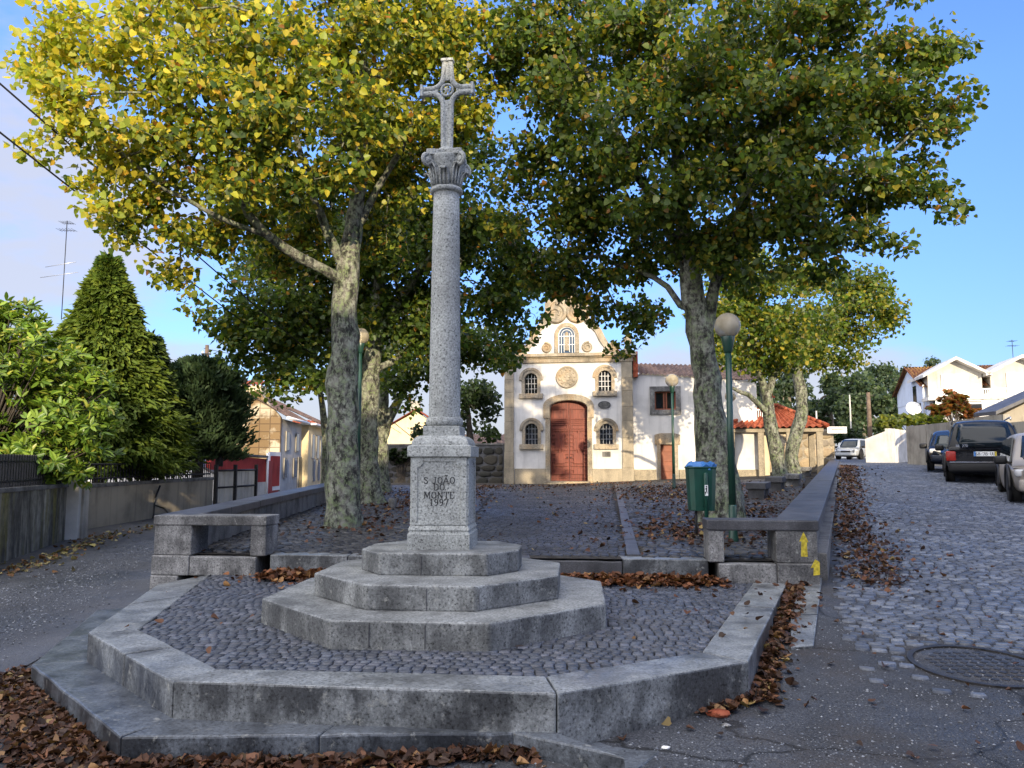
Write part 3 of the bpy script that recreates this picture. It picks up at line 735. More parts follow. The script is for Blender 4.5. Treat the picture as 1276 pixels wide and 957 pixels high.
# dome above the abacus and the ribbed cross
MB().lathe([(.115, cb + .38), (.11, cb + .40), (.08, cb + .435), (.05, cb + .45), (.03, cb + .455)], 24).build('cross_socket', MAT['granite'], capo)
zc_ = ZC(113) ; ztop = ZC(76); zbot = cb + .44; harm = .255
crs = MB(); Mx = Matrix.Rotation(a57 + R(-3), 4, 'Z'); q = .025; rr_ = .03
def arm_path(sx_, up):
    zend = ztop if up else zbot
    pts = []; qa = .042 if up else .034
    for i in range(7): pts.append((sx_ * (harm - (harm - .16) * i / 6), 0, zc_ + (q if up else -q)))
    for i in range(1, 7):
        a = i / 6 * math.pi / 2; r_ = .12; cx_, cz_ = .16, zc_ + (q + r_ if up else -q - r_)
        pts.append((sx_ * (cx_ - r_ * math.sin(a) + 0), 0, cz_ - (r_ * math.cos(a) if up else -r_ * math.cos(a))))
    n = 8
    for i in range(1, n + 1): pts.append((sx_ * lerp(.04, .027 if up else .034, i / n), 0, lerp(pts[12][2], zend, i / n)))
    return [Mx @ Vector(p) for p in pts]
for sx_ in (-1, 1):
    for up in (True, False): crs.tube(arm_path(sx_, up), .0285, 10)
crs.box((0, 0, (zbot + zc_ - .1) / 2), (.05, .03, zc_ - .1 - zbot), Mx); crs.box((0, 0, (zc_ + .1 + ztop) / 2), (.04, .03, ztop - zc_ - .1), Mx)
for sx_ in (-1, 1): crs.box((sx_ * (.09 + harm) / 2, 0, zc_), (harm - .09, .03, .04), Mx)
for c_, d_ in (((harm, 0, zc_), (.03, .085, .125)), ((-harm, 0, zc_), (.03, .085, .125)), ((0, 0, ztop), (.125, .085, .03))): crs.box(c_, d_, Mx)
co = crs.build('cross_head', MAT['granite'], capo, bevel=.008)
rs = MB(); Mr = Mx @ Matrix.Translation((0, -.012, zc_)) @ Matrix.Rotation(math.pi / 2, 4, 'X')
rs.tube([Mr @ Vector((.058 * math.cos(a), .058 * math.sin(a), 0)) for a in np.linspace(0, 2 * math.pi, 25)], .013, 8, cap=False)
for k in range(5):
    a = math.pi / 2 + k * 2 * math.pi / 5; b = a + math.pi / 5; c_ = a - math.pi / 5
    rs.add([Mr @ Vector(p) for p in ((0, 0, .014), (.05 * math.cos(a), .05 * math.sin(a), .004), (.021 * math.cos(b), .021 * math.sin(b), .006), (.021 * math.cos(c_), .021 * math.sin(c_), .006))], [(0, 1, 2), (0, 3, 1)])
rs.build('star_ring', MAT['granite'], co)
# ================================================================ bench walls
def on_plaza(px, py):
    z = .65
    for _ in range(30): p = G(px, py, z); z = z * .5 + z_plaza(p.x, p.y) * .5
    return Vector((p.x, p.y, z))
def bench_wall(W0, W1, side, label, ret, blocks):
    """stone bench wall: long run from W0 to W1 (outer edge) with a return of length `ret` at the front"""
    d = (W1 - W0).normalized(); nrm = Vector((-d.y, d.x)) * (1 if side > 0 else -1)   # towards the plaza
    Lh = (W1 - W0).length; t = thing('bench_wall', label, 'stone bench', (W0.x, W0.y, .39)); wd = .48
    zt = lambda p: z_plaza(p.x, p.y) + .475
    n = int(Lh / 1.7)
    for i in range(n):
        a, b = W0 + d * (Lh * i / n + (.0 if i else 0)), W0 + d * (Lh * (i + 1) / n - .008)
        q = [a, b, b + nrm * wd, a + nrm * wd]; zz = [zt(p) + random.uniform(-.003, .003) for p in q]
        MB().prism([tuple(p) for p in q], [z - .115 for z in zz], zz).build('coping_slab', MAT['granite_dark'], t, world=True, bevel=.01)
    m = int(Lh / .85)
    for i in range(1, m):
        a, b = W0 + d * (Lh * i / m), W0 + d * (Lh * (i + 1) / m - .02)
        q = [a + nrm * .07, b + nrm * .07, b + nrm * (wd - .09), a + nrm * (wd - .09)]
        MB().prism([tuple(p) for p in q], [zt(p) - .62 for p in q], [zt(p) - .1145 for p in q]).build('wall_block', MAT['granite_old'], t, world=True, bevel=.012)
    q = [W0 + d * .3 - nrm * .05, W1 - nrm * .05, W1 + nrm * .12, W0 + d * .3 + nrm * .12]
    if side > 0:   # plinth course stepping up along the road
        k = int(Lh / 1.2)
        for i in range(k):
            a, b = W0 + d * (.35 + (Lh - .35) * i / k), W0 + d * (.35 + (Lh - .35) * (i + 1) / k - .01)
            qq = [a - nrm * .07, b - nrm * .07, b + nrm * .1, a + nrm * .1]
            MB().prism([tuple(p) for p in qq], [-.3] * 4, [max(zt(p) - .40, z_road(p.y) + .02) for p in qq]).build('plinth_block', MAT['granite_old'], t, world=True, bevel=.012)
    else:
        MB().prism([tuple(p) for p in q], [-.3] * 4, [zt(p) - .47 for p in q]).build('plinth_block', MAT['granite_old'], t, world=True, bevel=.012)
    # front return along the plaza's front edge
    rd_ = AR * (-1 if side > 0 else 1); bk = AX; z0 = zt(W0)
    def piece(u0, u1, v0, v1, za, zb_, nm, m, bv=.014):
        q = [W0 + rd_ * u0 + bk * v0, W0 + rd_ * u1 + bk * v0, W0 + rd_ * u1 + bk * v1, W0 + rd_ * u0 + bk * v1]
        return MB().prism([tuple(p) for p in q], za, zb_).build(nm, m, t, world=True, bevel=bv, rough=.005)
    o = piece(0.0, ret, -.004, .40, z0 - .118, z0 + .002, 'coping_slab', MAT['granite_dark'] if side > 0 else MAT['granite_bench'])
    fb = piece(.012, blocks[0], .012, .46, .612, z0 - .119, 'support_block', MAT['granite_bench'])
    piece(ret - blocks[1] - .01, ret - .01, .012, .39, .612, z0 - .119, 'support_block', MAT['granite_bench'])
    piece(.006, blocks[0] - .004, -.02, .5, ZP - .02, .61, 'base_block', MAT['granite_bench'])
    piece(blocks[0], ret - .12, -.012, .5, ZP - .02, .60, 'base_block', MAT['granite_bench'])
    piece(.004, .36, -.03, .4, -.1, ZP - .024, 'base_block', MAT['granite_bench'])
    return t, fb, rd_, z0
bl, _, _, _ = bench_wall(WALL_L0, WALL_L1, -1, 'long low stone bench wall on the left, between the lane and the plaza', 1.47, (.50, .2))
br, bfb, rdir, zb0 = bench_wall(WALL_R0, WALL_R1, 1, 'long low stone bench wall on the right with yellow arrows painted on its end', 1.25, (.48, .18))
# painted arrows on the end block, facing the camera
ang = math.atan2(AR.y, AR.x); Ma = Matrix.Translation(Vector((WALL_R0.x, WALL_R0.y, 0))) @ Matrix.Rotation(ang, 4, 'Z')
ax_ = lambda px: (px - 1024) * 9.05 / FPX / 1.0
az_ = lambda py: P(1000, py, 9.05).z
pts = [(1002, 694), (1003, 675), (1000.5, 675), (1006, 663), (1011.5, 676), (1009.5, 676), (1010, 694)]
MB().slab_xz([(ax_(x), az_(y)) for x, y in pts], .0095, .014, Ma).build('arrow_marking', MAT['yellow_mark'], bfb, world=True)
pts = [(1017, 717), (1018, 707), (1014, 708), (1020, 697), (1025, 700), (1025, 716)]
o = MB().slab_xz([(ax_(x) - .02, az_(y)) for x, y in pts], -.0235, -.018, Ma).build('arrow_marking', MAT['yellow_mark'], br, world=True)
# the granite edge step of the plaza between the two returns
es = thing('plaza_step', 'granite edge step between the two bench ends at the front of the plaza', 'step', (0, front_y(0), ZP))
xs = [-2.98, -2.0, -1.12, -.95, .0, .22, 1.30, 2.29]
for i, (a, b) in enumerate(zip(xs[:-1], xs[1:])):
    dark = i in (2, 5)
    zt = .628 if not dark else .60
    q = [(a + .004, front_y(a) + .02), (b - .004, front_y(b) + .02), (b - .004, front_y(b) + .33), (a + .004, front_y(a) + .33)]
    MB().prism(q, ZP - .1, zt).build('step_stone', MAT['granite_slab'] if i not in (2, 4, 5) else MAT['granite_dark'], es, world=True, bevel=.012, rough=.006)
# granite border line between the path and the right-hand paving
bd = thing('path_border', 'thin granite border line along the right edge of the dark plaza path', 'border', (2, 20, .7))
for i in range(14):
    t0, t1 = i / 14, (i + 1) / 14 - .002
    y0, y1 = lerp(front_y(2) + .35, 34, t0), lerp(front_y(2) + .35, 34, t1)
    xa, xb = lerp(pathR0.x + .02, CH_X + 1.8, t0), lerp(pathR0.x + .02, CH_X + 1.8, t1)
    q = [(xa, y0), (xa + .16, y0), (xb + .16, y1), (xb, y1)]
    MB().prism(q, .4, [z_plaza(*p) + .03 for p in q]).build('border_stone', MAT['granite_dark'], bd, world=True)

# ================================================================ lamps
def lamp(p, h, r, label):
    t = thing('street_lamp', label, 'street lamp', p, 0, 'globe lamps round the plaza')
    MB().lathe([(.075, -.03), (.075, .05), (.06, .12), (.055, .5), (.05, .52)], 14).build('base', MAT['green_metal'], t)
    MB().lathe([(.05, .5), (.042, h - r - .2)], 14).build('pole', MAT['green_metal'], t)
    MB().lathe([(.042, h - r - .21), (.06, h - r - .18), (.085, h - r - .05), (.10, h - r + .03), (.095, h - r + .045), (.03, h - r + .05)], 18).build('collar', MAT['green_metal'], t)
    pr = [(r * math.sin(a), h - r * math.cos(a)) for a in np.linspace(.45, math.pi - .02, 18)]
    MB().lathe(pr, 28).build('globe', MAT['globe'], t)
    MB().lathe([(.03, h - r + .04), (.03, h - r + .1), (.045, h - .02), (.03, h + .06), (.005, h + .08)], 10).build('bulb', MAT['whitepaint'], t)
    return t
p = on_plaza(914, 676); lamp(p, P(906, 406, p.y).z - p.z, 16.3 * p.y / FPX, 'nearest globe lamp on a green pole, between the litter bin and the bench wall')
p = on_plaza(840, 610); lamp(p, P(836, 474, p.y).z - p.z, 8.3 * p.y / FPX, 'globe lamp on a green pole in front of the small chapel side door')
p = Vector((P(446, 600, 18.5).x, 18.5, .66)); lamp(p, P(452, 419, 18.5).z - p.z, .2, 'globe lamp half hidden behind the lichened tree trunk left of the column')
p = Vector((P(913, 600, 34).x, 34, z_plaza(9.5, 34))); lamp(p, P(913, 494, 34).z - p.z, .24, 'farthest globe lamp, hidden behind the nearest green lamp pole')

# ================================================================ litter bin
p = on_plaza(881, 669); sb_ = p.y / FPX
t = thing('litter_bin', 'green litter bin holding a blue bag, before the thick right tree trunk', 'litter bin', p)
zt, zb_ = P(880, 584, p.y).z - p.z, P(880, 637, p.y).z - p.z
bm_ = MB(); cxb = -2 * sb_; wt, wb_ = 18 * sb_, 15.5 * sb_
v = []; 
for z, hw in ((zb_, wb_), (zt, wt), (zt + .012, wt + .014), (zt + .03, wt + .012), (zt + .03, wt - .012), (zb_ + .05, wb_ - .015)):
    for k in range(16):
        a = 2 * math.pi * k / 16 + math.pi / 16; e = (abs(math.cos(a)) ** 4 + abs(math.sin(a)) ** 4) ** -.25
        v.append((cxb + hw * e * math.cos(a), .02 + hw * .85 * e * math.sin(a) + wb_, z))
f = [tuple(range(16))[::-1]] + [(i * 16 + k, i * 16 + (k + 1) % 16, i * 16 + 16 + (k + 1) % 16, i * 16 + 16 + k) for i in range(5) for k in range(16)] + [tuple(80 + k for k in range(16))]
bm_.add(v, f); bk_ = bm_.build('bucket', MAT['green_bin'], t, bevel=.006)
MB().lathe([(.03, -.02), (.03, zt - .08), (.024, zt - .06)], 12).build('post', MAT['green_bin'], t)
MB().lathe([(.075, -.01), (.075, .012), (.04, .02)], 14).build('foot_plate', MAT['green_bin'], t)
MB().tube([(-.12, .15, -.02), (-.12, .15, zb_ + .05)], .02, 8).build('rear_post', MAT['iron'], t)
bag = MB(); n = 22; v = []; f = []
for j in range(7):
    for k in range(n):
        a = 2 * math.pi * k / n; rr = [1.02, 1.03, .95, .75, .5, .25, .02][j] * (1 + .10 * math.sin(a * 5 + j * 1.7) + random.uniform(-.07, .07))
        v.append((cxb + rr * wt * math.cos(a), .02 + wb_ + rr * wt * .85 * math.sin(a), zt + [-.0, .04, .07, .085, .07, .06, .05][j] + random.uniform(-.025, .03)))
for j in range(6):
    for k in range(n): f.append((j * n + k, j * n + (k + 1) % n, j * n + n + (k + 1) % n, j * n + n + k))
bag.add(v, f); tag(bag.build('bag', MAT['blue_bag'], t), 'crumpled blue plastic bag')
st = MB().box((0, -.034, P(881, 611, p.y).z - p.z), (.05, .004, .16)).build('sticker', MAT['whitepaint'], t)
zs_ = P(881, 611, p.y).z - p.z
fg = MB()       # small black litter-bin pictogram: a figure dropping litter in a basket
fg.slab_xz([(.012 * math.cos(a) + .002, zs_ + .058 + .012 * math.sin(a)) for a in np.linspace(0, 6.28, 11)[:-1]], -.0375, -.0355)
fg.slab_xz([(-.008, zs_ + .042), (.012, zs_ + .042), (.010, zs_ - .0), (.014, zs_ - .045), (.006, zs_ - .045), (.001, zs_ - .005), (-.008, zs_ - .045), (-.015, zs_ - .045), (-.006, zs_ + .0)], -.0375, -.0355)
fg.slab_xz([(-.008, zs_ + .04), (-.022, zs_ + .012), (-.018, zs_ + .008), (-.004, zs_ + .03)], -.0377, -.0355)
fg.slab_xz([(-.023, zs_ - .02), (-.010, zs_ - .02), (-.012, zs_ - .062), (-.021, zs_ - .062)], -.0377, -.0355)
fg.build('pictogram', MAT['black'], st)

# ================================================================ plaza benches and small stones
for i, (px, py, hh, dark, lab) in enumerate([(944, 622, .42, 1, 'dark stone bench nearest the lamp, beside the bench wall on the plaza'), (966, 612, .42, 1, 'second dark stone bench on the plaza, just behind the nearest one'),
                                    (988, 606, .4, 0, 'pale stone bench at the foot of the leaning slim tree'), (1003, 594, .4, 0, 'farthest pale stone bench by the tile roofed shelter')]):
    p = on_plaza(px, py); t = thing('stone_bench', lab, 'stone bench', p, R(67), 'stone benches on the plaza'); m = MAT['granite_dark'] if dark else MAT['granite_bench']
    MB().box((.35, 0, hh - .08), (1.5, .48, .16)).build('seat', m, t, bevel=.012)
    for x in (-.2, .9): MB().box((x, 0, (hh - .16) / 2 - .03), (.2, .40, hh - .10)).build('leg', m, t, bevel=.01)
for i, (px, py, lab) in enumerate([(485, 613, 'short granite post on the plaza, middle one of three left of the pedestal'), (471, 627, 'short granite post nearest the left tree trunks'), (489, 634, 'short granite post closest to the pedestal, left of it')]):
    p = on_plaza(px, py); o = MB().lathe([(.10, -.1), (.10, .2), (.085, .24), (.03, .25)], 10).build('stone_post', MAT['granite_old']); o.location = p; tag(o, lab, 'post', 'short granite posts')

# ================================================================ chapel
ch = thing('chapel', 'small white chapel with granite trim, curved gable and large red door', 'chapel', (CH_X, CH_Y, CH_Z), CH_R)
KX = 37 / FPX
X_ = lambda px: (px - 707) * KX
Z_ = lambda py: P(707, py, 37).z - CH_Z
def arch(cx, hw, z0, zs, rise, n=14):
    """outline of an arched opening from bottom left, over the top, to bottom right"""
    return [(cx - hw, z0)] + [(cx + hw * math.cos(a), zs + rise * math.sin(a)) for a in np.linspace(math.pi, 0, n)] + [(cx + hw, z0)]
zc_t = Z_(441); zc_b = Z_(452)
xl, xr = X_(628), X_(788)
# front wall with real openings: strips round each opening
dW, dH = 23 * KX, Z_(499)
front = MB(); T = .55
ops = [(X_(661.5), .30, Z_(490), Z_(472), .29), (X_(754), .30, Z_(488), Z_(470), .29), (X_(662), .30, Z_(553.5), Z_(535), .29), (X_(755), .30, Z_(553.5), Z_(536), .29)]
dcx = X_(708.5); dzs = Z_(508)
def wall_with_holes(mb, x0, x1, z0, z1, holes, y0, y1):
    """holes: list of outlines (bottom left ... top ... bottom right); wall split into vertical bands round them"""
    bm = bmesh.new()
    def loop(pts): return [bm.verts.new((p[0], y0, p[1])) for p in pts]
    outer = loop([(x0, z0), (x1, z0), (x1, z1), (x0, z1)]); edges = [bm.edges.new((outer[i], outer[(i + 1) % 4])) for i in range(4)]
    for h in holes:
        vv = loop(h); edges += [bm.edges.new((vv[i], vv[(i + 1) % len(vv)])) for i in range(len(vv))]
    bmesh.ops.triangle_fill(bm, use_beauty=True, use_dissolve=False, edges=edges)
    bm.verts.ensure_lookup_table()
    def inside(c):
        return any(inpoly(c.x, c.z, h) for h in holes)
    bad = [f for f in bm.faces if inside(f.calc_center_median())]
    bmesh.ops.delete(bm, geom=bad, context='FACES_ONLY')
    ret = bmesh.ops.extrude_face_region(bm, geom=list(bm.faces))
    bmesh.ops.translate(bm, vec=(0, y1 - y0, 0), verts=[e for e in ret['geom'] if isinstance(e, bmesh.types.BMVert)])
    bmesh.ops.recalc_face_normals(bm, faces=bm.faces); bm.verts.index_update()
    mb.add([v.co.copy() for v in bm.verts], [tuple(v.index for v in f.verts) for f in bm.faces]); bm.free()
holes = [arch(cx, hw, z0, zs, r_) for cx, hw, z0, zs, r_ in ops] + [arch(dcx, .88, .03, dzs, Z_(499) - dzs)]
wall_with_holes(front, xl + .1, xr - .1, -.1, zc_b + .1, holes, 0, T)
front.build('front_wall', MAT['white'], ch)
# nave behind
MB().box(((xl + xr) / 2, 6.5, (zc_b) / 2 - .05), (xr - xl - .3, 12, zc_b + .1)).build('nave_wall', MAT['white'], ch)
nr = MB(); hw = (xr - xl) / 2; cxn = (xl + xr) / 2
tile = []
for sgn in (-1, 1):
    n = 40; v = []; f = []
    for i in range(n * 4 + 1):
        y = .5 + 12.2 * i / (n * 4); dz = .035 * math.sin(i / 4 * 2 * math.pi)
        v += [(cxn + sgn * (hw + .25), y, zc_b + .15 + dz), (cxn, y, zc_b + 1.9 + dz)]
    for i in range(n * 4): f.append((2 * i, 2 * i + 1, 2 * i + 3, 2 * i + 2) if sgn > 0 else (2 * i + 2, 2 * i + 3, 2 * i + 1, 2 * i))
    nr.add(v, f)
nr.build('roof', MAT['tile_red'], ch)
# plinth, pilasters, entablature
jw = .22
for a, b in ((xl + .50, dcx - .88 - jw), (dcx + .88 + jw, xr - .52)): MB().box(((a + b) / 2, -.02, .35), (b - a, .16, .74)).build('plinth', MAT['granite_gold'], ch, bevel=.01)
for a, b in ((xl, xl + .44), (xr - .52, xr)):
    zz = [-.05, .75, 1.5, 2.15, 2.95, 3.6, 4.35, 4.95, zc_b]
    for i in range(len(zz) - 1):
        w_ = random.uniform(-.02, .02) if i else .04
        MB().box(((a + b) / 2, .02, (zz[i] + zz[i + 1]) / 2), (b - a + w_, .24 + (.06 if not i else 0), zz[i + 1] - zz[i] - .006)).build('pilaster_stone', MAT['granite_gold'], ch, bevel=.012)
for z0, z1, ov, dy in ((zc_b, zc_b + .2, .04, .13), (zc_b + .2, zc_b + .27, .1, .2), (zc_b + .27, zc_t, .2, .33)):
    MB().box(((xl + xr) / 2, .25 - dy / 2, (z0 + z1) / 2), (xr - xl + 2 * ov, .5 + dy, z1 - z0)).build('cornice', MAT['granite_warm'], ch, bevel=.015)
# windows
for cx, hw, z0, zs, r_ in ops:
    inn = arch(cx, hw, z0, zs, r_); out = arch(cx, hw + .15, z0, zs, r_ + .17)
    w_ = MB(); w_.ring_xz(out, inn, -.06, .3); fr = w_.build('window_surround', MAT['granite_warm'], ch, bevel=.01)
    outh = [(cx - hw - .27, zs - .05)] + [(cx + (hw + .27) * math.cos(a), zs + (r_ + .27) * math.sin(a)) for a in np.linspace(math.pi, 0, 14)] + [(cx + hw + .27, zs - .05)]
    inh = [(cx - hw - .13, zs - .05)] + [(cx + (hw + .13) * math.cos(a), zs + (r_ + .15) * math.sin(a)) for a in np.linspace(math.pi, 0, 14)] + [(cx + hw + .13, zs - .05)]
    MB().ring_xz(outh, inh, -.10, .1).build('hood', MAT['granite_warm'], fr, bevel=.012)
    MB().box((cx, -.02, z0 - .12), (2 * hw + .54, .26, .24)).build('sill', MAT['granite_warm'], fr, bevel=.015)
    g = MB(); g.slab_xz(inn, .20, .22); pane = g.build('window', MAT['glass'], ch)
    b_ = MB()
    for x in (-hw * .5, 0, hw * .5): b_.box((cx + x, .185, (z0 + zs + r_ * .9) / 2), (.022, .03, zs + r_ * .93 - z0))
    for z in (.25, .5, .75): b_.box((cx, .186, lerp(z0, zs + r_, z)), (2 * hw * (.98 if z < .6 else .86), .028, .02))
    b_.build('lead_bars', MAT['steel'], pane)
# door with surround
ztop = Z_(499); rise = ztop - dzs
o_ = [(dcx - .88 - jw, 0)] + [(dcx + (.88 + jw) * math.cos(a), dzs - .06 + (rise + .30) * math.sin(a)) for a in np.linspace(math.pi * .985, math.pi * .015, 16)] + [(dcx + .88 + jw, 0)]
i_ = [(dcx - .88, 0)] + [(dcx + .88 * math.cos(a), dzs + rise * math.sin(a)) for a in np.linspace(math.pi, 0, 16)] + [(dcx + .88, 0)]
ds = MB().ring_xz(o_, i_, -.08, .35).build('door_surround', MAT['granite_warm'], ch, bevel=.012)
zsh = Z_(521)
o2 = [(dcx - 1.19, zsh), (dcx - 1.19, dzs + .1)] + [(dcx + 1.19 * math.cos(a), dzs + .1 + (Z_(491) - dzs - .1) * math.sin(a)) for a in np.linspace(math.pi * .97, math.pi * .03, 14)] + [(dcx + 1.19, dzs + .1), (dcx + 1.19, zsh)]
i2 = [(dcx - .90, zsh), (dcx - .90, dzs)] + [(dcx + .90 * math.cos(a), dzs + (rise + .02) * math.sin(a)) for a in np.linspace(math.pi * .99, math.pi * .01, 14)] + [(dcx + .90, dzs), (dcx + .90, zsh)]
MB().ring_xz(o2, i2, -.13, .1).build('arch_stones', MAT['granite_warm'], ds, bevel=.012)
MB().box((dcx, -.2, .06), (2.3, .7, .14)).build('threshold', MAT['granite_warm'], ds, bevel=.015)
for sgn in (-1, 1):
    lx0, lx1 = (dcx - .875, dcx - .012) if sgn < 0 else (dcx + .012, dcx + .875)
    prof_ = [(lx0, .14), (lx1, .14)] + [(x, dzs + rise * math.sqrt(max(0, 1 - ((x - dcx) / .88) ** 2)) - .01) for x in np.linspace(lx1, lx0, 8)]
    leaf = MB().slab_xz(prof_, .36, .42).build('door', MAT['door'], ch)
    pn = MB(); m_ = .5 * (lx0 + lx1); wl_ = lx1 - lx0
    for z in np.arange(.30, 2.55, .185): pn.box((m_, .33, z), (wl_ - .10, .06, .05))
    for z0, z1 in ((.45, .72), (.95, 1.45), (1.6, 2.4)):
        pn.box((m_, .325, (z0 + z1) / 2), (wl_ * .55, .08, z1 - z0))
    for z0, z1 in ((2.62, 2.8), (2.9, 3.0), (3.08, 3.55)):
        for x in (lx0 + .08, lx1 - .08): pn.box((x, .33, (z0 + z1) / 2), (.05, .035, z1 - z0))
        for z in (z0, z1): pn.box((m_, .328, z), (wl_ - .1, .035, .05))
    pn.box((m_, .30, 2.0), (.07, .05, 1.1)); pn.box((m_, .298, 2.15), (wl_ * .5, .05, .06)); pn.box((m_, .299, 1.65), (wl_ * .3, .05, .05))
    pn.build('panels', MAT['door'], leaf, bevel=.006)
    MB().lathe([(.0, 0), (.03, .01), (.035, .03), (.02, .05)], 10, M=Matrix.Translation((lx1 - .08 if sgn < 0 else lx0 + .08, .27, 1.25)) @ Matrix.Rotation(math.pi / 2, 4, 'X')).build('handle', MAT['iron'], leaf)
# medallion: rings and a carved cross of leaves
mz_ = Z_(470); Mm = Matrix.Translation((X_(707), -.02, mz_)) @ Matrix.Rotation(math.pi / 2, 4, 'X')
md = MB().lathe([(.53, -.02), (.53, .07), (.50, .09), (.46, .07), (.44, .045), (.30, .05), (.28, .07), (.25, .05), (0.01, .06)], 32, M=Mm).build('medallion', MAT['granite_warm'], ch)
rl = MB()
for k in range(11):
    a = 2 * math.pi * k / 11; rl.lathe([(.05, 0), (.06, .03), (.03, .05), (.005, .055)], 8, M=Mm @ Matrix.Translation((.36 * math.cos(a), .36 * math.sin(a), .04)) @ Matrix.Scale(random.uniform(.7, 1.2), 4))
rl.box((0, 0, .06), (.09, .36, .07), Mm); rl.box((0, .02, .061), (.30, .08, .07), Mm)
rl.build('relief', MAT['granite_warm'], md, bevel=.01)
# oval and rectangular plaques
op = [(X_(753) + .29 * math.cos(a), Z_(505) + .17 * math.sin(a)) for a in np.linspace(0, 2 * math.pi, 26)[:-1]]
pl_ = MB().slab_xz(op, -.035, .01).build('oval_plaque', MAT['granite_old'], ch, bevel=.01)
MB().ring_xz([(X_(753) + .30 * math.cos(a), Z_(505) + .18 * math.sin(a)) for a in np.linspace(0, 2 * math.pi, 26)], [(X_(753) + .25 * math.cos(a), Z_(505) + .135 * math.sin(a)) for a in np.linspace(0, 2 * math.pi, 26)], -.05, .0).build('frame', MAT['granite_dark'], pl_)
ln = MB()
for k, z in enumerate((.05, 0, -.05)):
    for j in range(5): ln.box((X_(753) - .15 + j * .075, -.037, Z_(505) + z), (random.uniform(.03, .06), .006, .02))
ln.build('worn_lettering', MAT['letter'], pl_)
pq = MB().box((X_(755), -.02, Z_(566)), (.38, .05, .24)).build('plaque', MAT['granite_old'], ch, bevel=.006)
ln = MB()
for z in (.06, 0, -.06):
    for j in range(4): ln.box((X_(755) - .11 + j * .075, -.047, Z_(566) + z), (random.uniform(.03, .06), .006, .018))
ln.build('worn_lettering', MAT['letter'], pq)
# curved gable
zg0 = zc_t; k_ = lambda px, py: (abs(X_(px)), Z_(py))
gab = [(2.45, zg0), (2.30, zg0 + .12), (2.02, zg0 + .32), (1.78, zg0 + .75), (1.60, zg0 + 1.15), (1.28, zg0 + 1.50), (1.12, zg0 + 1.62), (1.02, zg0 + 1.95), (1.02, zg0 + 2.45), (.86, zg0 + 2.62), (.60, zg0 + 2.72), (.5, zg0 + 3.0), (.22, zg0 + 3.1)]
gfull = [(-x, z) for x, z in gab] + [(x, z) for x, z in gab[::-1]]
gm = MB(); wall_with_holes_poly = None
gm.slab_xz(gfull, .02, .42); gb = gm.build('gable', MAT['white'], ch)
for sgn in (-1, 1):
    out_ = [(sgn * x, z) for x, z in gab]; inn_ = [(sgn * max(x - .24, .0), z - (.05 if i < 3 else .14)) if i else (sgn * (x - .45), z) for i, (x, z) in enumerate(gab)]
    MB().ring_xz([(x * 1.02, z + .02) for x, z in out_], inn_, -.10, .5).build('gable_coping', MAT['granite_warm'], gb, bevel=.012)
    # large volute beside the top and the foot scroll
    for (cx, cz, r_, tu, st_, wd) in ((.52, zg0 + 1.95, .52, 1.35, math.pi * .5, .11), (2.18, zg0 + .26, .24, 1.5, math.pi * .2, .06), (.98, zg0 + .30, .25, 1.5, math.pi * .4, .055)):
        pts = []
        for i in range(34):
            q_ = i / 33; a = st_ + 2 * math.pi * tu * q_ ; rr = r_ * (1 - .72 * q_); pts.append((sgn * (cx + rr * math.cos(a)), -.06, cz + rr * math.sin(a)))
        MB().tube(pts, [wd * (1 - .55 * i / 33) for i in range(34)], 8).build('volute', MAT['granite_warm'], gb)
        MB().lathe([(r_ * .95, -.02), (r_ * .95, .05), (r_ * .8, .06), (.01, .06)], 20, M=Matrix.Translation((sgn * cx, .02, cz)) @ Matrix.Rotation(math.pi / 2, 4, 'X')).build('boss', MAT['granite_warm'], gb)
MB().slab_xz([(-.9, zg0 + 2.0), (.9, zg0 + 2.0), (.86, zg0 + 2.62), (.60, zg0 + 2.72), (.5, zg0 + 3.0), (.22, zg0 + 3.1), (-.22, zg0 + 3.1), (-.5, zg0 + 3.0), (-.60, zg0 + 2.72), (-.86, zg0 + 2.62)], -.05, .45).build('gable_crown', MAT['granite_warm'], gb, bevel=.015)
# niche with a glazed statue
nz0, nzs, nr_ = Z_(440) , Z_(418), .42
ni = arch(0, .40, nz0, nzs, nr_); no = arch(0, .58, nz0, nzs, nr_ + .18)
ns = MB().ring_xz(no, ni, -.12, .1).build('niche_surround', MAT['granite_warm'], gb, bevel=.015)
np_ = MB().slab_xz(ni, -.015, .01).build('niche_glass', MAT['glass_blue'], gb)
nb = MB(); nb.ring_xz(arch(0, .40, nz0, nzs, nr_), arch(0, .365, nz0 + .03, nzs, nr_ - .035), -.05, -.016); nb.ring_xz(arch(0, .27, nz0, nzs, .28), arch(0, .25, nz0, nzs, .26), -.045, -.016)
for z in (.45, .9): nb.box((0, -.03, nz0 + z * .9), (.74, .028, .025))
for x in (-.13, .13): nb.box((x, -.03, nz0 + .5), (.02, .026, .9))
nb.build('glazing_bars', MAT['whitepaint'], np_)
stt = MB().lathe([(.10, 0), (.13, .05), (.12, .25), (.14, .45), (.12, .62), (.06, .68), (.08, .75), (.085, .82), (.05, .89), (.01, .91)], 14, c=(0, -.03, nz0 + .12), M=None)
so = stt.build('statue', MAT['granite_warm'], np_); so.scale = (1, .35, 1)
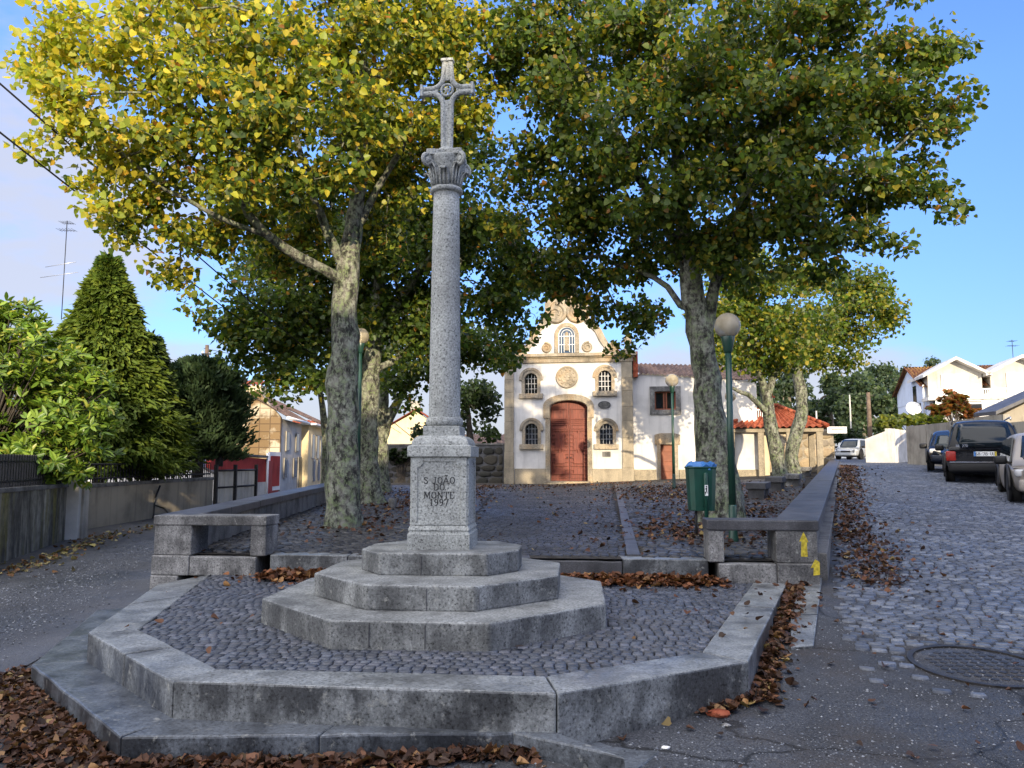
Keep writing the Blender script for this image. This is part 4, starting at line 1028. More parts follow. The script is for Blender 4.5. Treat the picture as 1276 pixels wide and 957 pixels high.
# cross and finials above
fc = MB(); fz = zg0 + 3.1; fc.lathe([(.2, 0), (.2, .1), (.12, .2), (.08, .3)], 12, c=(0, .2, fz)); fc.box((0, .2, fz + .75), (.10, .10, 1.0)); fc.box((0, .2, fz + .9), (.55, .09, .10))
fc.build('gable_cross', MAT['granite_warm'], gb, bevel=.01)
for x in (xl + .2, xr - .2):
    MB().lathe([(.22, 0), (.22, .18), (.14, .24), (.10, .34), (.17, .5), (.19, .62), (.12, .82), (.05, 1.05), (.07, 1.12), (.04, 1.2), (.01, 1.22)], 14, c=(x, .12, zc_t)).build('pinnacle', MAT['granite_warm'], ch)
# ---- side wing (sacristy)
wg = thing('chapel_wing', 'low white wing on the right side of the chapel with brown door and window', 'building', (CH_X, CH_Y, CH_Z), CH_R)
wx0, wx1 = xr + .01, X_(938); wy = .45
zl_, zr_ = Z_(466), Z_(477)
dh = [(X_(821), .02), (X_(838), .02), (X_(838), Z_(547)), (X_(821), Z_(547))]; wh = [(X_(815), Z_(511)), (X_(841), Z_(511)), (X_(841), Z_(488)), (X_(815), Z_(488))]
wm = MB(); wall_with_holes(wm, wx0, wx1, -.2, zr_, [dh, wh], wy, wy + .4)
wm.slab_xz([(wx0, zr_), (wx1, zr_), (wx0, zl_)], wy + .0, wy + .4); wm.build('wall', MAT['white'], wg)
MB().box(((wx0 + wx1) / 2, wy + 3.3, (zr_) / 2 - .1), (wx1 - wx0 - .02, 5.7, zr_ + .1)).build('rear_wall', MAT['white'], wg)
for a, b in ((wx0 + .02, X_(821) - .2), (X_(838) + .2, wx1)): MB().box(((a + b) / 2, wy - .02, .32), (b - a, .14, .72)).build('plinth', MAT['granite_gold'], wg, bevel=.01)
dd = MB().box((X_(829.5), wy + .2, Z_(547) / 2), (.66, .06, Z_(547))).build('door', MAT['brown_wood'], wg)
dp = MB()
for z in (.28, .75, 1.22, 1.68): dp.box((X_(829.5), wy + .165, z), (.48, .03, .36))
dp.build('panels', MAT['brown_wood'], dd, bevel=.015)
MB().lathe([(.001, 0), (.03, .01), (.02, .05)], 8, M=Matrix.Translation((X_(836), wy + .165, 1.0)) @ Matrix.Rotation(math.pi / 2, 4, 'X')).build('handle', MAT['iron'], dd)
sr = MB(); sr.box((X_(819), wy - .01, 1.0), (.16, .16, 2.1)); sr.box((X_(840), wy - .01, 1.0), (.16, .16, 2.1)); sr.slab_xz([(X_(814), Z_(554)), (X_(845), Z_(554)), (X_(845), Z_(542)), (X_(838), Z_(540)), (X_(821), Z_(540)), (X_(814), Z_(542))], wy - .10, wy + .0)
sr.build('door_surround', MAT['granite_warm'], dd, bevel=.01)
ww = MB().box((X_(828), wy + .22, Z_(499.5)), (26 * KX, .04, Z_(488) - Z_(511))).build('window', MAT['glass'], wg)
wf = MB(); 
for x in (815.8, 826.5, 829.5, 840.2): wf.box((X_(x), wy + .17, Z_(499.5)), (.075, .08, Z_(488) - Z_(511)))
for y in (488.8, 510.2): wf.box((X_(828), wy + .171, Z_(y)), (26 * KX, .078, .07))
wf.build('frame', MAT['brown_wood'], ww)
sf = MB(); x0, x1, z0, z1 = X_(809), X_(847), Z_(517), Z_(482)
sf.box(((x0 + X_(815)) / 2, wy - .01, (z0 + z1) / 2), (X_(815) - x0, .1, z1 - z0)); sf.box(((x1 + X_(841)) / 2, wy - .01, (z0 + z1) / 2), (x1 - X_(841), .1, z1 - z0))
sf.box((X_(828), wy - .011, (z1 + Z_(488)) / 2), (26 * KX, .1, z1 - Z_(488))); sf.box((X_(828), wy - .011, (z0 + Z_(511)) / 2), (26 * KX, .1, Z_(511) - z0))
sf.build('surround', MAT['granite_bench'], ww)
def tiled(mb, a, b, c, d, n, amp=.04, courses=0):
    """corrugated sheet: eave a-b, ridge d-c; n rolls"""
    a, b, c, d = map(Vector, (a, b, c, d)); nn = (b - a).cross(d - a).normalized(); v = []; f = []; K = n * 6; rows = max(1, courses)
    for j in range(rows + 1):
        for i in range(K + 1):
            u = i / K; p = (a.lerp(b, u)).lerp(d.lerp(c, u), j / rows); v.append(p + nn * (amp * math.sin(2 * math.pi * u * n) + (.0 if j % 2 else .012)))
    for j in range(rows):
        for i in range(K): f.append((j * (K + 1) + i, j * (K + 1) + i + 1, (j + 1) * (K + 1) + i + 1, (j + 1) * (K + 1) + i))
    mb.add(v, f, None, True); return mb
tr_ = MB(); tiled(tr_, (wx0, wy - .12, zl_ + .02), (wx1 + .15, wy - .12, zr_ + .02), (wx1 + .15, wy + 3.4, zr_ + 1.1), (wx0, wy + 3.4, zl_ + .95), 26, .035)
tr_.build('roof', MAT['tile_old'], wg)
MB().box((wx0 + .14, 2.2, Z_(455)), (.22, 4.4, 1.2)).build('parapet', MAT['tile_red'], wg)
# ---- annex house behind, cream with balcony
an = thing('annex_house', 'cream two storey house with a white balcony just behind the chapel wing', 'house', (CH_X, CH_Y, CH_Z), CH_R)
ax0, ax1 = X_(800), X_(952); ay = 4.4
MB().box(((ax0 + ax1) / 2, ay + 4, Z_(470) / 2 + .5), (ax1 - ax0, 8, Z_(470) + .9)).build('wall', MAT['cream'], an)
MB().box((X_(925), wy + 2.2, Z_(530) / 2), (X_(953) - X_(899), 3.9, Z_(530))).build('porch', MAT['cream'], an)
rl = MB()
for i in range(24): rl.box((lerp(X_(901), X_(952), i / 23), wy + .3, Z_(520)), (.03, .05, .62))
rl.box((X_(926), wy + .3, Z_(511.5)), (X_(953) - X_(899), .08, .06)); rl.box((X_(926), wy + .3, Z_(528)), (X_(953) - X_(899), .10, .1))
rl.build('balcony_rail', MAT['whitepaint'], an)
ar = MB(); tiled(ar, (ax0 - .3, ay - .5, Z_(466)), (ax1 + .4, ay - .5, Z_(466)), (ax1 - 1.5, ay + 4, Z_(466) + 1.0), (ax0 + 1.5, ay + 4, Z_(466) + 1.0), 30, .03); ar.build('roof', MAT['tile_old'], an)
MB().box(((ax0 + ax1) / 2 + .05, ay - .48, Z_(468)), (ax1 - ax0 + .7, .12, .14)).build('gutter', MAT['whitepaint'], an)

# ================================================================ tile roofed shelter and rubble wall
def rubble(name, label, cat, a, b, zb_a, zb_b, zt_a, zt_b, thick=.4, size=.42, cols=None, capm=None, group=None, cmat=None):
    a, b = Vector(a), Vector(b); d = (b - a).normalized(); n = Vector((d.y, -d.x));  # n faces the camera side
    if n.dot(-a) < 0: n = -n
    t = thing(name, label, cat, (a.x, a.y, zb_a)); Lh = (b - a).length
    q = [a, b, b - n * thick, a - n * thick]
    MB().prism([tuple(p) for p in q], [zb_a - .3, zb_b - .3, zb_b - .3, zb_a - .3], [zt_a - .03, zt_b - .03, zt_b - .03, zt_a - .03]).build('core', cmat or MAT['granite_gold'], t, world=True)
    V = []; L = []; S = []; C = []; cols = cols or [(.30, .23, .14), (.24, .19, .12), (.36, .28, .18), (.20, .17, .13)]
    z = 0; H = max(zt_a - zb_a, zt_b - zb_b)
    while z < H:
        h = size * random.uniform(.5, 1.0); s = -random.random() * size
        while s < Lh:
            wdt = size * random.uniform(.7, 1.7); s0, s1 = max(s, 0), min(s + wdt - .03, Lh)
            if s1 - s0 > .08:
                k = len(V); m = 9; cx, cz = (s0 + s1) / 2, z + h / 2; depth = random.uniform(.02, .07)
                tm = (s0 + s1) / 2 / Lh; z0_, z1_ = lerp(zb_a, zb_b, tm), lerp(zt_a, zt_b, tm)
                if z0_ + z + h < z1_ + .06:
                    for ring, off in ((1, -.05), (.97, depth * .7), (.7, depth)):
                        for i in range(m):
                            ang_ = 2 * math.pi * i / m; e = (abs(math.cos(ang_)) ** 3.2 + abs(math.sin(ang_)) ** 3.2) ** (-1 / 3.2) * (1 + .08 * math.sin(i * 2.3 + k))
                            ss, zz = cx + (s1 - s0) / 2 * e * ring * math.cos(ang_), cz + (h - .03) / 2 * e * ring * math.sin(ang_)
                            p_ = a + d * ss + n * off; V.append((p_.x - a.x, p_.y - a.y, z0_ + zz - zb_a))
                    for r_ in range(2):
                        for i in range(m): S.append(len(L)); L += [k + r_ * m + i, k + r_ * m + (i + 1) % m, k + r_ * m + m + (i + 1) % m, k + r_ * m + m + i]
                    S.append(len(L)); L += [k + 2 * m + i for i in range(m)]
                    cc_ = np.array(random.choice(cols)) * random.uniform(.7, 1.25); C += [cc_] * (3 * m)
            s += wdt
        z += h
    fast_mesh('stones', V, L, S, MAT['stones'], t, np.array(C))
    if capm: 
        q = [a + n * .05 - d * .03, b + n * .05 + d * .03, b - n * (thick + .05) + d * .03, a - n * (thick + .05) - d * .03]
        MB().prism([tuple(p) for p in q], [zt_a - .028, zt_b - .028, zt_b - .028, zt_a - .028], [zt_a + .06, zt_b + .06, zt_b + .06, zt_a + .06]).build('coping', capm, t, world=True, bevel=.01)
    return t
SY = 36.0; shc = P(975, 590, SY); shz = EYE - .50
sh = thing('shelter', 'open shelter with a low orange tile roof on square stone pillars', 'shelter', (shc.x, shc.y + 1.2, shz), R(-14))
ez = P(975, 533, SY).z - shz; pz = P(975, 514, SY).z - shz + .35; hwx, hwy = 2.25, 1.75
rt = MB()
cor = [(-hwx, -hwy, ez), (hwx, -hwy, ez), (hwx, hwy, ez), (-hwx, hwy, ez)]; rdg = [(-.25, 0, pz), (.25, 0, pz)]
tiled(rt, cor[0], cor[1], rdg[1], rdg[0], 16, .05, 8); tiled(rt, cor[1], cor[2], rdg[1], rdg[1], 12, .05, 8); tiled(rt, cor[2], cor[3], rdg[0], rdg[1], 16, .05, 8); tiled(rt, cor[3], cor[0], rdg[0], rdg[0], 12, .05, 8)
ro = rt.build('roof', MAT['tile_red'], sh)
hp = MB()
for c_, r_ in ((cor[0], rdg[0]), (cor[1], rdg[1]), (cor[2], rdg[1]), (cor[3], rdg[0])):
    for i in range(9):
        a_, b_ = Vector(c_).lerp(Vector(r_), i / 9), Vector(c_).lerp(Vector(r_), (i + 1.1) / 9); hp.tube([a_ + Vector((0, 0, .05)), b_ + Vector((0, 0, .08))], [.10, .08], 8)
hp.tube([(-.3, 0, pz + .06), (.3, 0, pz + .06)], .1, 8); hp.build('hip_tiles', MAT['tile_red'], ro)
MB().box((0, 0, pz + .35), (.13, .13, .6)).build('finial', MAT['tile_red'], ro); MB().box((0, 0, pz + .47), (.34, .11, .10)).build('finial_arm', MAT['tile_red'], ro)
MB().box((0, 0, ez - .13), (2 * hwx - .35, 2 * hwy - .35, .16)).build('roof_beam', MAT['granite_gold'], sh, bevel=.01)
for x in (-hwx + .35, -.62, .62, hwx - .35):
    MB().box((x, -hwy + .35, (ez - .2) / 2 - .05), (.27, .27, ez - .1)).build('pillar', MAT['granite_gold'], sh, bevel=.012)
for x in (-hwx + .35, hwx - .35): MB().box((x, hwy - .35, (ez - .2) / 2 - .05), (.27, .27, ez - .1)).build('pillar', MAT['granite_gold'], sh, bevel=.012)
rubble('stone_wall', 'golden rubble stone wall running behind the shelter up to the road', 'wall', (8.6, 40.3), (16.9, 41.2), 1.15, 1.5, 3.35, 3.45, size=.62, capm=MAT['granite_gold'])
o = MB().box((0, 0, 0), (1.0, .06, .34)).build('wall_sign', MAT['whitepaint']); o.location = P(1043, 537, 40.6) + Vector((0, 0, .05)); tag(o, 'small white sign board standing on the end of the rubble wall', 'sign')
MB().box((0, -.035, .03), (.6, .01, .035)).build('red_stripe', MAT['red_paint'], o)
# dark garden wall left of the chapel
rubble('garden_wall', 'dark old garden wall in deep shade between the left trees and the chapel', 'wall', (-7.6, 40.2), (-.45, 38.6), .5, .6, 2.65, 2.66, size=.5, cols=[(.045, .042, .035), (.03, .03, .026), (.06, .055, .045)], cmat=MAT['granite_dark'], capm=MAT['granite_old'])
MAT['house_pale'] = limewash('pale_house', (.50, .475, .42), .2)
# ================================================================ left side: walls, gate, houses
def wall_run(pts, zb_, zt_, th, mb):
    """wall along pts (camera-side face), thickness away from the lane (towards -x)"""
    for (a, b), (z0a, z0b), (z1a, z1b) in zip(zip(pts[:-1], pts[1:]), zip(zb_[:-1], zb_[1:]), zip(zt_[:-1], zt_[1:])):
        d = (b - a).normalized(); n = Vector((-d.y, d.x)) * th
        mb.prism([tuple(p) for p in (a, b, b + n, a + n)], [z0a, z0b, z0b, z0a], [z1a, z1b, z1b, z1a])
    return mb
A = Vector((-7.35, 10.2)); B = Vector((P(82, 640, 15.2).x, 15.2))
t = thing('stained_wall', 'low garden wall streaked black and yellow by damp, at the left edge below the leafy bush', 'wall', (A.x, A.y, .15))
wall_run([A, B], [-.1, .1], [1.30, 1.29], .22, MB()).build('wall', MAT['mossy'], t, world=True, bevel=.01)
d_ = (B - A).normalized(); n_ = Vector((-d_.y, d_.x))
wall_run([A - n_ * .03, B - n_ * .03], [1.296, 1.286], [1.37, 1.36], .28, MB()).build('coping', MAT['granite_old'], t, world=True, bevel=.01)
t = thing('bar_fence', 'dark upright bar fence on top of the stained wall behind the leafy bush', 'fence', (A.x, A.y, 1.36))
for i in range(44):
    p = A.lerp(B, (i + .5) / 44) + n_ * .11; MB().box((p.x, p.y, 1.36 + .26), (.05, .03, .54), rz=math.atan2(d_.y, d_.x)).build('bar', MAT['iron'], t, world=True)
for z in (1.46, 1.78): MB().tube([(A.x + n_.x * .11, A.y + n_.y * .11, z), (B.x + n_.x * .11, B.y + n_.y * .11, z)], .018, 6).build('rail', MAT['iron'], t, world=True)
# concrete post
q0 = G(82, 671, .27); o = thing('concrete_post', 'tapered pale concrete post where the stained wall meets the beige wall', 'post', (P(90, 671, 15.4).x, 15.4, .27))
MB().prism([(-.11, -.14), (.12, -.05), (.12, .14), (-.11, .10)], -.15, [1.20, 1.12, 1.12, 1.22]).build('post', MAT['grey_plaster'], o, bevel=.015)
MB().box((.10, .13, .55), (.14, .2, 1.1)).build('shoulder', MAT['concrete'], o, bevel=.015)
Cw = Vector((P(102, 650, 17.2).x, 17.2)); Dw = Vector((P(264, 640, 23.8).x, 23.8))
t = thing('beige_wall', 'low beige rendered wall with dark coping along the lane', 'wall', (Cw.x, Cw.y, .25))
wall_run([Vector((Cw.x + .1, 15.55)), Cw, Dw], [0, .1, .2], [1.18, 1.20, 1.24], .22, MB()).build('wall', MAT['beige_render'], t, world=True)
wall_run([Vector((Cw.x + .13, 15.55)), Cw + Vector((.03, 0)), Dw + Vector((.03, 0))], [1.184, 1.204, 1.244], [1.27, 1.29, 1.33], .28, MB()).build('coping', MAT['granite_old'], t, world=True, bevel=.01)
mbx = P(180, 626, 20.5); t2 = MB().box((mbx.x - .06, mbx.y, mbx.z), (.14, .46, .42)).build('meter_box', MAT['whitepaint'], t, world=True)
MB().box((mbx.x + .005, mbx.y, mbx.z), (.04, .34, .32)).build('opening', MAT['black'], t2)
d_ = (Dw - Cw).normalized(); n_ = Vector((-d_.y, d_.x)) * .1
t = thing('railing', 'thin metal railing on top of the beige wall in front of the conifers', 'railing', (Cw.x, Cw.y, 1.29))
for i in range(50):
    p = Cw.lerp(Dw, i / 49) + n_; MB().box((p.x, p.y, 1.3 + .2), (.02, .02, .44)).build('bar', MAT['iron'], t, world=True)
for z in (1.4, 1.72): MB().tube([(Cw.x + n_.x, Cw.y + n_.y, z), (Dw.x + n_.x, Dw.y + n_.y, z + .03)], .022, 6).build('rail', MAT['iron'], t, world=True)
cb_ = [P(192, 605, 20.4) + Vector((.04, 0, 0)), P(187, 622, 20.3), P(185.5, 640, 20.3), P(185, 650, 20.2)]
o = MB().tube([p + Vector((.12, 0, 0)) for p in cb_], .025, 6).build('drain_pipe', MAT['black']); tag(o, 'thin black pipe running down the beige wall beside the meter box', 'pipe')
hs = [P(186, 630, 20.25) + Vector((.15, 0, 0)), P(194, 633, 20.1) + Vector((.2, 0, 0)), P(199, 642, 19.8) + Vector((.25, 0, 0)), P(197, 652, 19.4)]
o = MB().tube(hs, .02, 6).build('hose', MAT['black']); tag(o, 'black hose curving off the drain pipe onto the lane', 'hose')
# gate
g0, g1, g2 = Vector((P(267, 620, 24).x, 24.0)), Vector((P(291, 620, 25.2).x, 25.2)), Vector((P(317, 620, 27).x, 27.0))
t = thing('gate', 'weathered grey sheet metal gate between the beige wall and the red wall', 'gate', (g0.x, g0.y, .35))
for a, b, k in ((g0, g1, 4), (g1, g2, 6)):
    for i in range(k):
        u, v = a.lerp(b, (i + .04) / k), a.lerp(b, (i + .96) / k); MB().prism([tuple(u), tuple(v), (v.x - .03, v.y + .02), (u.x - .03, u.y + .02)], .38, 1.55).build('gate_panel', MAT['grey_plaster'], t, world=True)
    for z in (.5, 1.0, 1.52): MB().tube([(a.x + .03, a.y, z), (b.x + .03, b.y, z)], .03, 6).build('gate_rail', MAT['iron'], t, world=True)
for p in (g0, g1, g2): MB().box((p.x + .03, p.y, 1.0), (.1, .1, 1.4)).build('gate_post', MAT['iron'], t, world=True)
o = MB().lathe([(.12, 0), (.12, .22), (.06, .32), (.01, .34)], 12).build('gate_lantern', MAT['iron']); o.location = (g1.x - .35, g1.y - .4, 1.64)
tag(o, 'small dark lantern on the gate post by the red wall', 'lantern')
# red walled yard
r0, r1 = Vector((P(262, 600, 30).x, 30)), Vector((P(331, 600, 36).x, 36)); r2 = Vector((P(347, 600, 42).x, 42))
t = thing('red_wall', 'red painted yard wall with a pale base in front of the stained house', 'wall', (r0.x, r0.y, .2))
wall_run([r0, r1], [.9, .9], [P(262, 566, 30).z, P(331, 572, 36).z], .2, MB()).build('wall', MAT['red_paint'], t, world=True)
wall_run([r0 + Vector((.03, 0)), r1 + Vector((.03, 0))], [-.1, -.1], [.9, .9], .2, MB()).build('base', MAT['grey_plaster'], t, world=True)
wall_run([r1, r2], [-.2, -.2], [P(331, 575, 36).z, P(347, 573, 42).z], .2, MB()).build('end_wall', MAT['red_paint'], t, world=True)
wall_run([r0 + Vector((.1, -.05)), r1 + Vector((.1, 0))], [P(262, 564, 30).z, P(331, 570.5, 36).z], [P(262, 562, 30).z, P(331, 568, 36).z], .5, MB()).build('coping', MAT['granite_old'], t, world=True)
m_ = r1.lerp(r2, .55); MB().box((m_.x + .04, m_.y, 1.35), (.06, 1.9, 1.9)).build('white_panel', MAT['whitepaint'], t, world=True)
MB().box((m_.x + .075, m_.y, 1.35), (.04, 1.5, 1.5)).build('inner_panel', MAT['red_paint'], t, world=True)
MB().tube([(r1.x + .06, r1.y, .0), (r1.x + .06, r1.y, 2.2)], .06, 8).build('downpipe', MAT['whitepaint'], t, world=True)
# long stained house: gable wall towards the camera, front along the lane
HX = lambda px, Y: P(px, 560, Y).x
h0 = Vector((HX(349, 46), 46.0)); h1 = Vector((HX(376, 53), 53.0)); h2 = Vector((HX(398, 60), 60.0)); hl = Vector((HX(283, 46.5), 46.5))
eL, eR = P(349, 520, 46).z, P(376, 528, 53).z; zpk = P(318, 484, 46.3).z
t = thing('stained_house', 'pale two storey house whose tiled gable wall is stained brown and black', 'house', (h0.x, h0.y, -.1))
bx = lambda a, b, c_, d_, z0, z1: MB().prism([tuple(a), tuple(b), tuple(c_), tuple(d_)], z0, z1)
hb = h0 + Vector((-14, .5)); hb2 = h1 + Vector((-14, .5))
bx(h0 + Vector((-.05, .05)), h1 + Vector((-.05, 0)), h1 + Vector((-9, .5)), h0 + Vector((-9, .55)), -.5, eL - .05).build('wall', MAT['grey_plaster'], t, world=True)
gpts = [(0, -.5), (0, eL), (-1.45, zpk - .1), (-4.5, zpk - 1.1), (-4.5, -.5)]
gv_ = MB(); gv_.slab_xz([(h0.x + x, z) for x, z in gpts], h0.y - .03, h0.y + .2); gv_.build('gable_wall', MAT['azulejo'], t, world=True)
rf = MB()
e0, e1 = Vector((h0.x + .45, h0.y - .3, eL + .02)), Vector((h1.x + .45, h1.y + .3, eL + .02)); p0, p1 = Vector((h0.x - 2.6, h0.y - .3, zpk + .05)), Vector((h1.x - 2.6, h1.y + .3, zpk + .05))
tiled(rf, e0, e1, p1, p0, 16, .05); rf.build('roof', MAT['tile_old'], t, world=True)
MB().tube([e0 + Vector((.05, 0, -.05)), e1 + Vector((.05, 0, -.05))], .09, 8).build('gutter', MAT['whitepaint'], t, world=True)
def lane_window(par, a, b, u, z0, z1, wd, shutter=True, nm='window'):
    d = (b - a).normalized(); p = a + d * u; ang_ = math.atan2(d.y, d.x)
    fr = MB().box((p.x + .02, p.y, (z0 + z1) / 2), (wd + .12, .06, z1 - z0 + .12), rz=ang_).build(nm, MAT['concrete'], par, world=True)
    MB().box((p.x + .05, p.y, (z0 + z1) / 2), (wd, .05, z1 - z0), rz=ang_).build('pane', MAT['glass'] if not shutter else MAT['grey_plaster'], fr, world=False) if False else None
    k = MB().box((p.x + .05, p.y, (z0 + z1) / 2), (wd, .05, z1 - z0), rz=ang_)
    k.build('pane', MAT['glass'], fr, world=True)
for u in (2.0, 5.2): lane_window(t, h0, h1, u, eL - 1.9, eL - .8, .75)
for u in (1.6, 4.6): lane_window(t, h0, h1, u, .9, 2.0, .75)
dw = lane_window(t, h0, h1, 6.3, -.2, 2.1, .9, nm='door')
chm = P(292, 505, 49); c_ = MB().box((chm.x, chm.y, chm.z), (1.3, 1.1, 2.6)).build('chimney', MAT['concrete'], t, world=True, bevel=.02)
MB().box((chm.x, chm.y, chm.z + 1.45), (1.6, 1.4, .18)).build('chimney_cap', MAT['concrete'], c_, world=True); MB().box((chm.x - .1, chm.y, chm.z + 1.8), (.55, .5, .5)).build('chimney_pot', MAT['concrete'], c_, world=True)
st_ = P(309, 498, 46.4); c_ = MB().box((st_.x, st_.y + .5, st_.z - .25), (1.6, 1.2, 2.2)).build('stair_tower', MAT['cream'], t, world=True)
t3 = MB(); tiled(t3, (st_.x - .95, st_.y - .2, st_.z + .85), (st_.x + .95, st_.y - .2, st_.z + .85), (st_.x + .8, st_.y + 1.2, st_.z + 1.25), (st_.x - .8, st_.y + 1.2, st_.z + 1.25), 7, .05); t3.build('tower_roof', MAT['tile_red'], c_, world=True)
t = thing('yellow_house', 'yellow two storey house at the far end of the lane', 'house', (h1.x, h1.y, -.2))
h1b = h1 + Vector((.35, .35)); h2b = h2 + Vector((.35, 0))
bx(h1b, h2b, h2b + Vector((-9, 0)), h1b + Vector((-9, .4)), -.6, eR + .02).build('wall', MAT['yellow'], t, world=True)
rf = MB(); e0, e1 = Vector((h1b.x + .6, h1b.y - .4, eR + .1)), Vector((h2b.x + .6, h2b.y + .4, eR + .1))
tiled(rf, e0, e1, e1 + Vector((-5, 0, 2.3)), e0 + Vector((-5, 0, 2.3)), 16, .05); rf.build('roof', MAT['tile_old'], t, world=True)
MB().prism([tuple(p) for p in (h1b + Vector((.6, -.4)), h2b + Vector((.6, .4)), h2b + Vector((-.5, .4)), h1b + Vector((-.5, -.4)))], eR - .08, eR + .05).build('eave', MAT['whitepaint'], t, world=True)
for u in (1.6, 3.6, 5.3): lane_window(t, h1b, h2b, u, eR - 2.3, eR - .7, .8)
for u in (2.2, 4.2): lane_window(t, h1b, h2b, u, .5, 2.0, .8)
# house beyond the yellow one with orange roof
o = thing('orange_roof_house', 'small house with orange roof beyond the yellow house, seen past the tree trunk', 'house', (P(402, 590, 75).x, 75, -.4))
MB().box((0, 3, 2.4), (7, 6, 5.6)).build('wall', MAT['cream'], o); k = MB(); tiled(k, (-3.8, -.4, 4.9), (3.8, -.4, 4.9), (3.8, 3, 6.4), (-3.8, 3, 6.4), 16, .06); k.build('roof', MAT['tile_red'], o)
# house with the satellite dish behind the conifers
hp_ = P(176, 470, 40); o = thing('hipped_house', 'house with brown tiled eaves showing between the two dark conifers', 'house', (hp_.x, 40, 0))
MB().box((0, 4, 2.2), (6.0, 7, 5.6)).build('wall', MAT['cream'], o)
k = MB(); zt = P(200, 462, 40).z; tiled(k, (-3.6, .1, zt), (3.7, .1, zt - 1.6), (3.0, 6, zt + .3), (-3.6, 6, zt + 1.2), 16, .05); k.build('roof', MAT['tile_old'], o)
o = thing('satellite_dish', 'grey satellite dish on the roof between the conifers', 'satellite dish', P(195, 447, 38))
Md = Matrix.Rotation(R(-70), 4, 'X') @ Matrix.Rotation(R(25), 4, 'Y')
MB().lathe([(.02, -.12), (.25, -.08), (.45, .02), (.46, .03), (.25, -.06), (.02, -.10)], 20, M=Md).build('dish', MAT['steel'], o); MB().tube([(0, 0, -.1), (0, .1, -.9)], .03, 6).build('mast', MAT['steel'], o)
# white garden stair and parked car glimpsed behind the railing
o = thing('garden_stair', 'white sloping stair wall behind the railing under the tall conifer', 'stairs', (P(160, 590, 26).x, 26, .3))
MB().slab_xz([(-1.6, 0), (1.8, 0), (1.8, .3), (-1.4, 2.1), (-1.6, 2.1)], 0, .25).build('stair_wall', MAT['white'], o)
for i in range(7): MB().box((-1.2 + i * .4, .8, 1.75 - i * .25), (.42, 1.0, .2)).build('step', MAT['concrete'], o)
o = thing('white_shed', 'low white shed with sloping roof behind the railing near the dark thuja', 'shed', (P(222, 590, 30).x, 30, .3))
MB().slab_xz([(-1.5, 0), (1.6, 0), (1.6, .9), (.2, 1.6), (-1.5, 1.7)], 0, 2).build('wall', MAT['white'], o); MB().slab_xz([(-1.6, 1.72), (.2, 1.62), (1.75, .88), (1.75, .95), (.2, 1.70), (-1.6, 1.80)], -.1, 2.1).build('roof', MAT['granite_dark'], o)
# far roof between trunks left of the column, and beyond the garden wall
o = thing('tiled_cottage', 'sunlit cottage with red tiled roof seen between the trunks left of the column', 'house', (P(505, 560, 62).x, 62, .3))
MB().slab_xz([(-1.7, 0), (3.2, 0), (3.2, 4.0), (.8, 5.5), (-1.7, 4.1)], 0, 6).build('wall', MAT['yellow'], o)
k = MB(); tiled(k, (-2.1, -.3, 4.0), (-2.1, 6.2, 4.0), (.8, 6.2, 5.72), (.8, -.3, 5.72), 12, .06); tiled(k, (3.5, 6.2, 3.9), (3.5, -.3, 3.9), (.8, -.3, 5.72), (.8, 6.2, 5.72), 12, .06); k.build('roof', MAT['tile_red'], o)
MB().box((.5, 2, 6.0), (.8, .7, 1.0)).build('chimney', MAT['concrete'], o)
o = thing('low_farmhouse', 'low house roof showing above the garden wall just left of the chapel', 'house', (P(600, 560, 58).x, 58, .3))
MB().box((0, 3, 1.3), (9, 6, 2.8)).build('wall', MAT['yellow'], o); k = MB(); tiled(k, (-4.8, -.4, 2.7), (4.8, -.4, 2.7), (4.0, 3, 3.7), (-4.0, 3, 3.7), 20, .05); k.build('roof', MAT['tile_old'], o)

# ================================================================ right side
def two(a, b, th, z0, z1, nm, m, par, bv=0):
    d = (b - a).normalized(); n = Vector((d.y, -d.x)) * th
    return MB().prism([tuple(p) for p in (a, b, b + n, a + n)], z0, z1).build(nm, m, par, world=True, bevel=bv)
c0, c2 = Vector((P(1131, 575, 35.6).x, 35.6)), Vector((16.9, 21.5))
t = thing('concrete_wall', 'tall pale concrete garden wall along the right of the road behind the parked cars', 'wall', (c0.x, c0.y, 1.7))
for i in range(7):
    a, b = c0.lerp(c2, i / 7), c0.lerp(c2, (i + 1) / 7 - .004)
    two(b, a, .22, [z_road(b.y) - .3, z_road(a.y) - .3, z_road(a.y) - .3, z_road(b.y) - .3], 3.42 + random.uniform(-.03, .05) - (0 if i < 4 else .25), 'wall_panel', MAT['concrete'], t)
a, b = Vector((18.55, 38.3)), Vector((17.7, 39.6)); e = Vector((21.3, 42.4))
w0 = P(1111, 575, 38.3); w1 = P(1079, 572, 39.0)
t = thing('white_wall', 'bright white rendered wall with a sloping top where the road bends', 'wall', (w0.x, w0.y, 1.7))
q = [Vector((w0.x, w0.y)), Vector((w1.x, w1.y))]
two(q[1], q[0], -.25, 1.3, [P(1079, 547, 39.0).z, P(1111, 535, 38.3).z, P(1111, 535, 38.3).z, P(1079, 547, 39.0).z], 'front_wall', MAT['white'], t)
two(q[0] + Vector((.01, -.01)), Vector((20.9, 41.2)), -.25, 1.3, P(1111, 535, 38.3).z + .05, 'side_wall', MAT['white_dirty'], t)
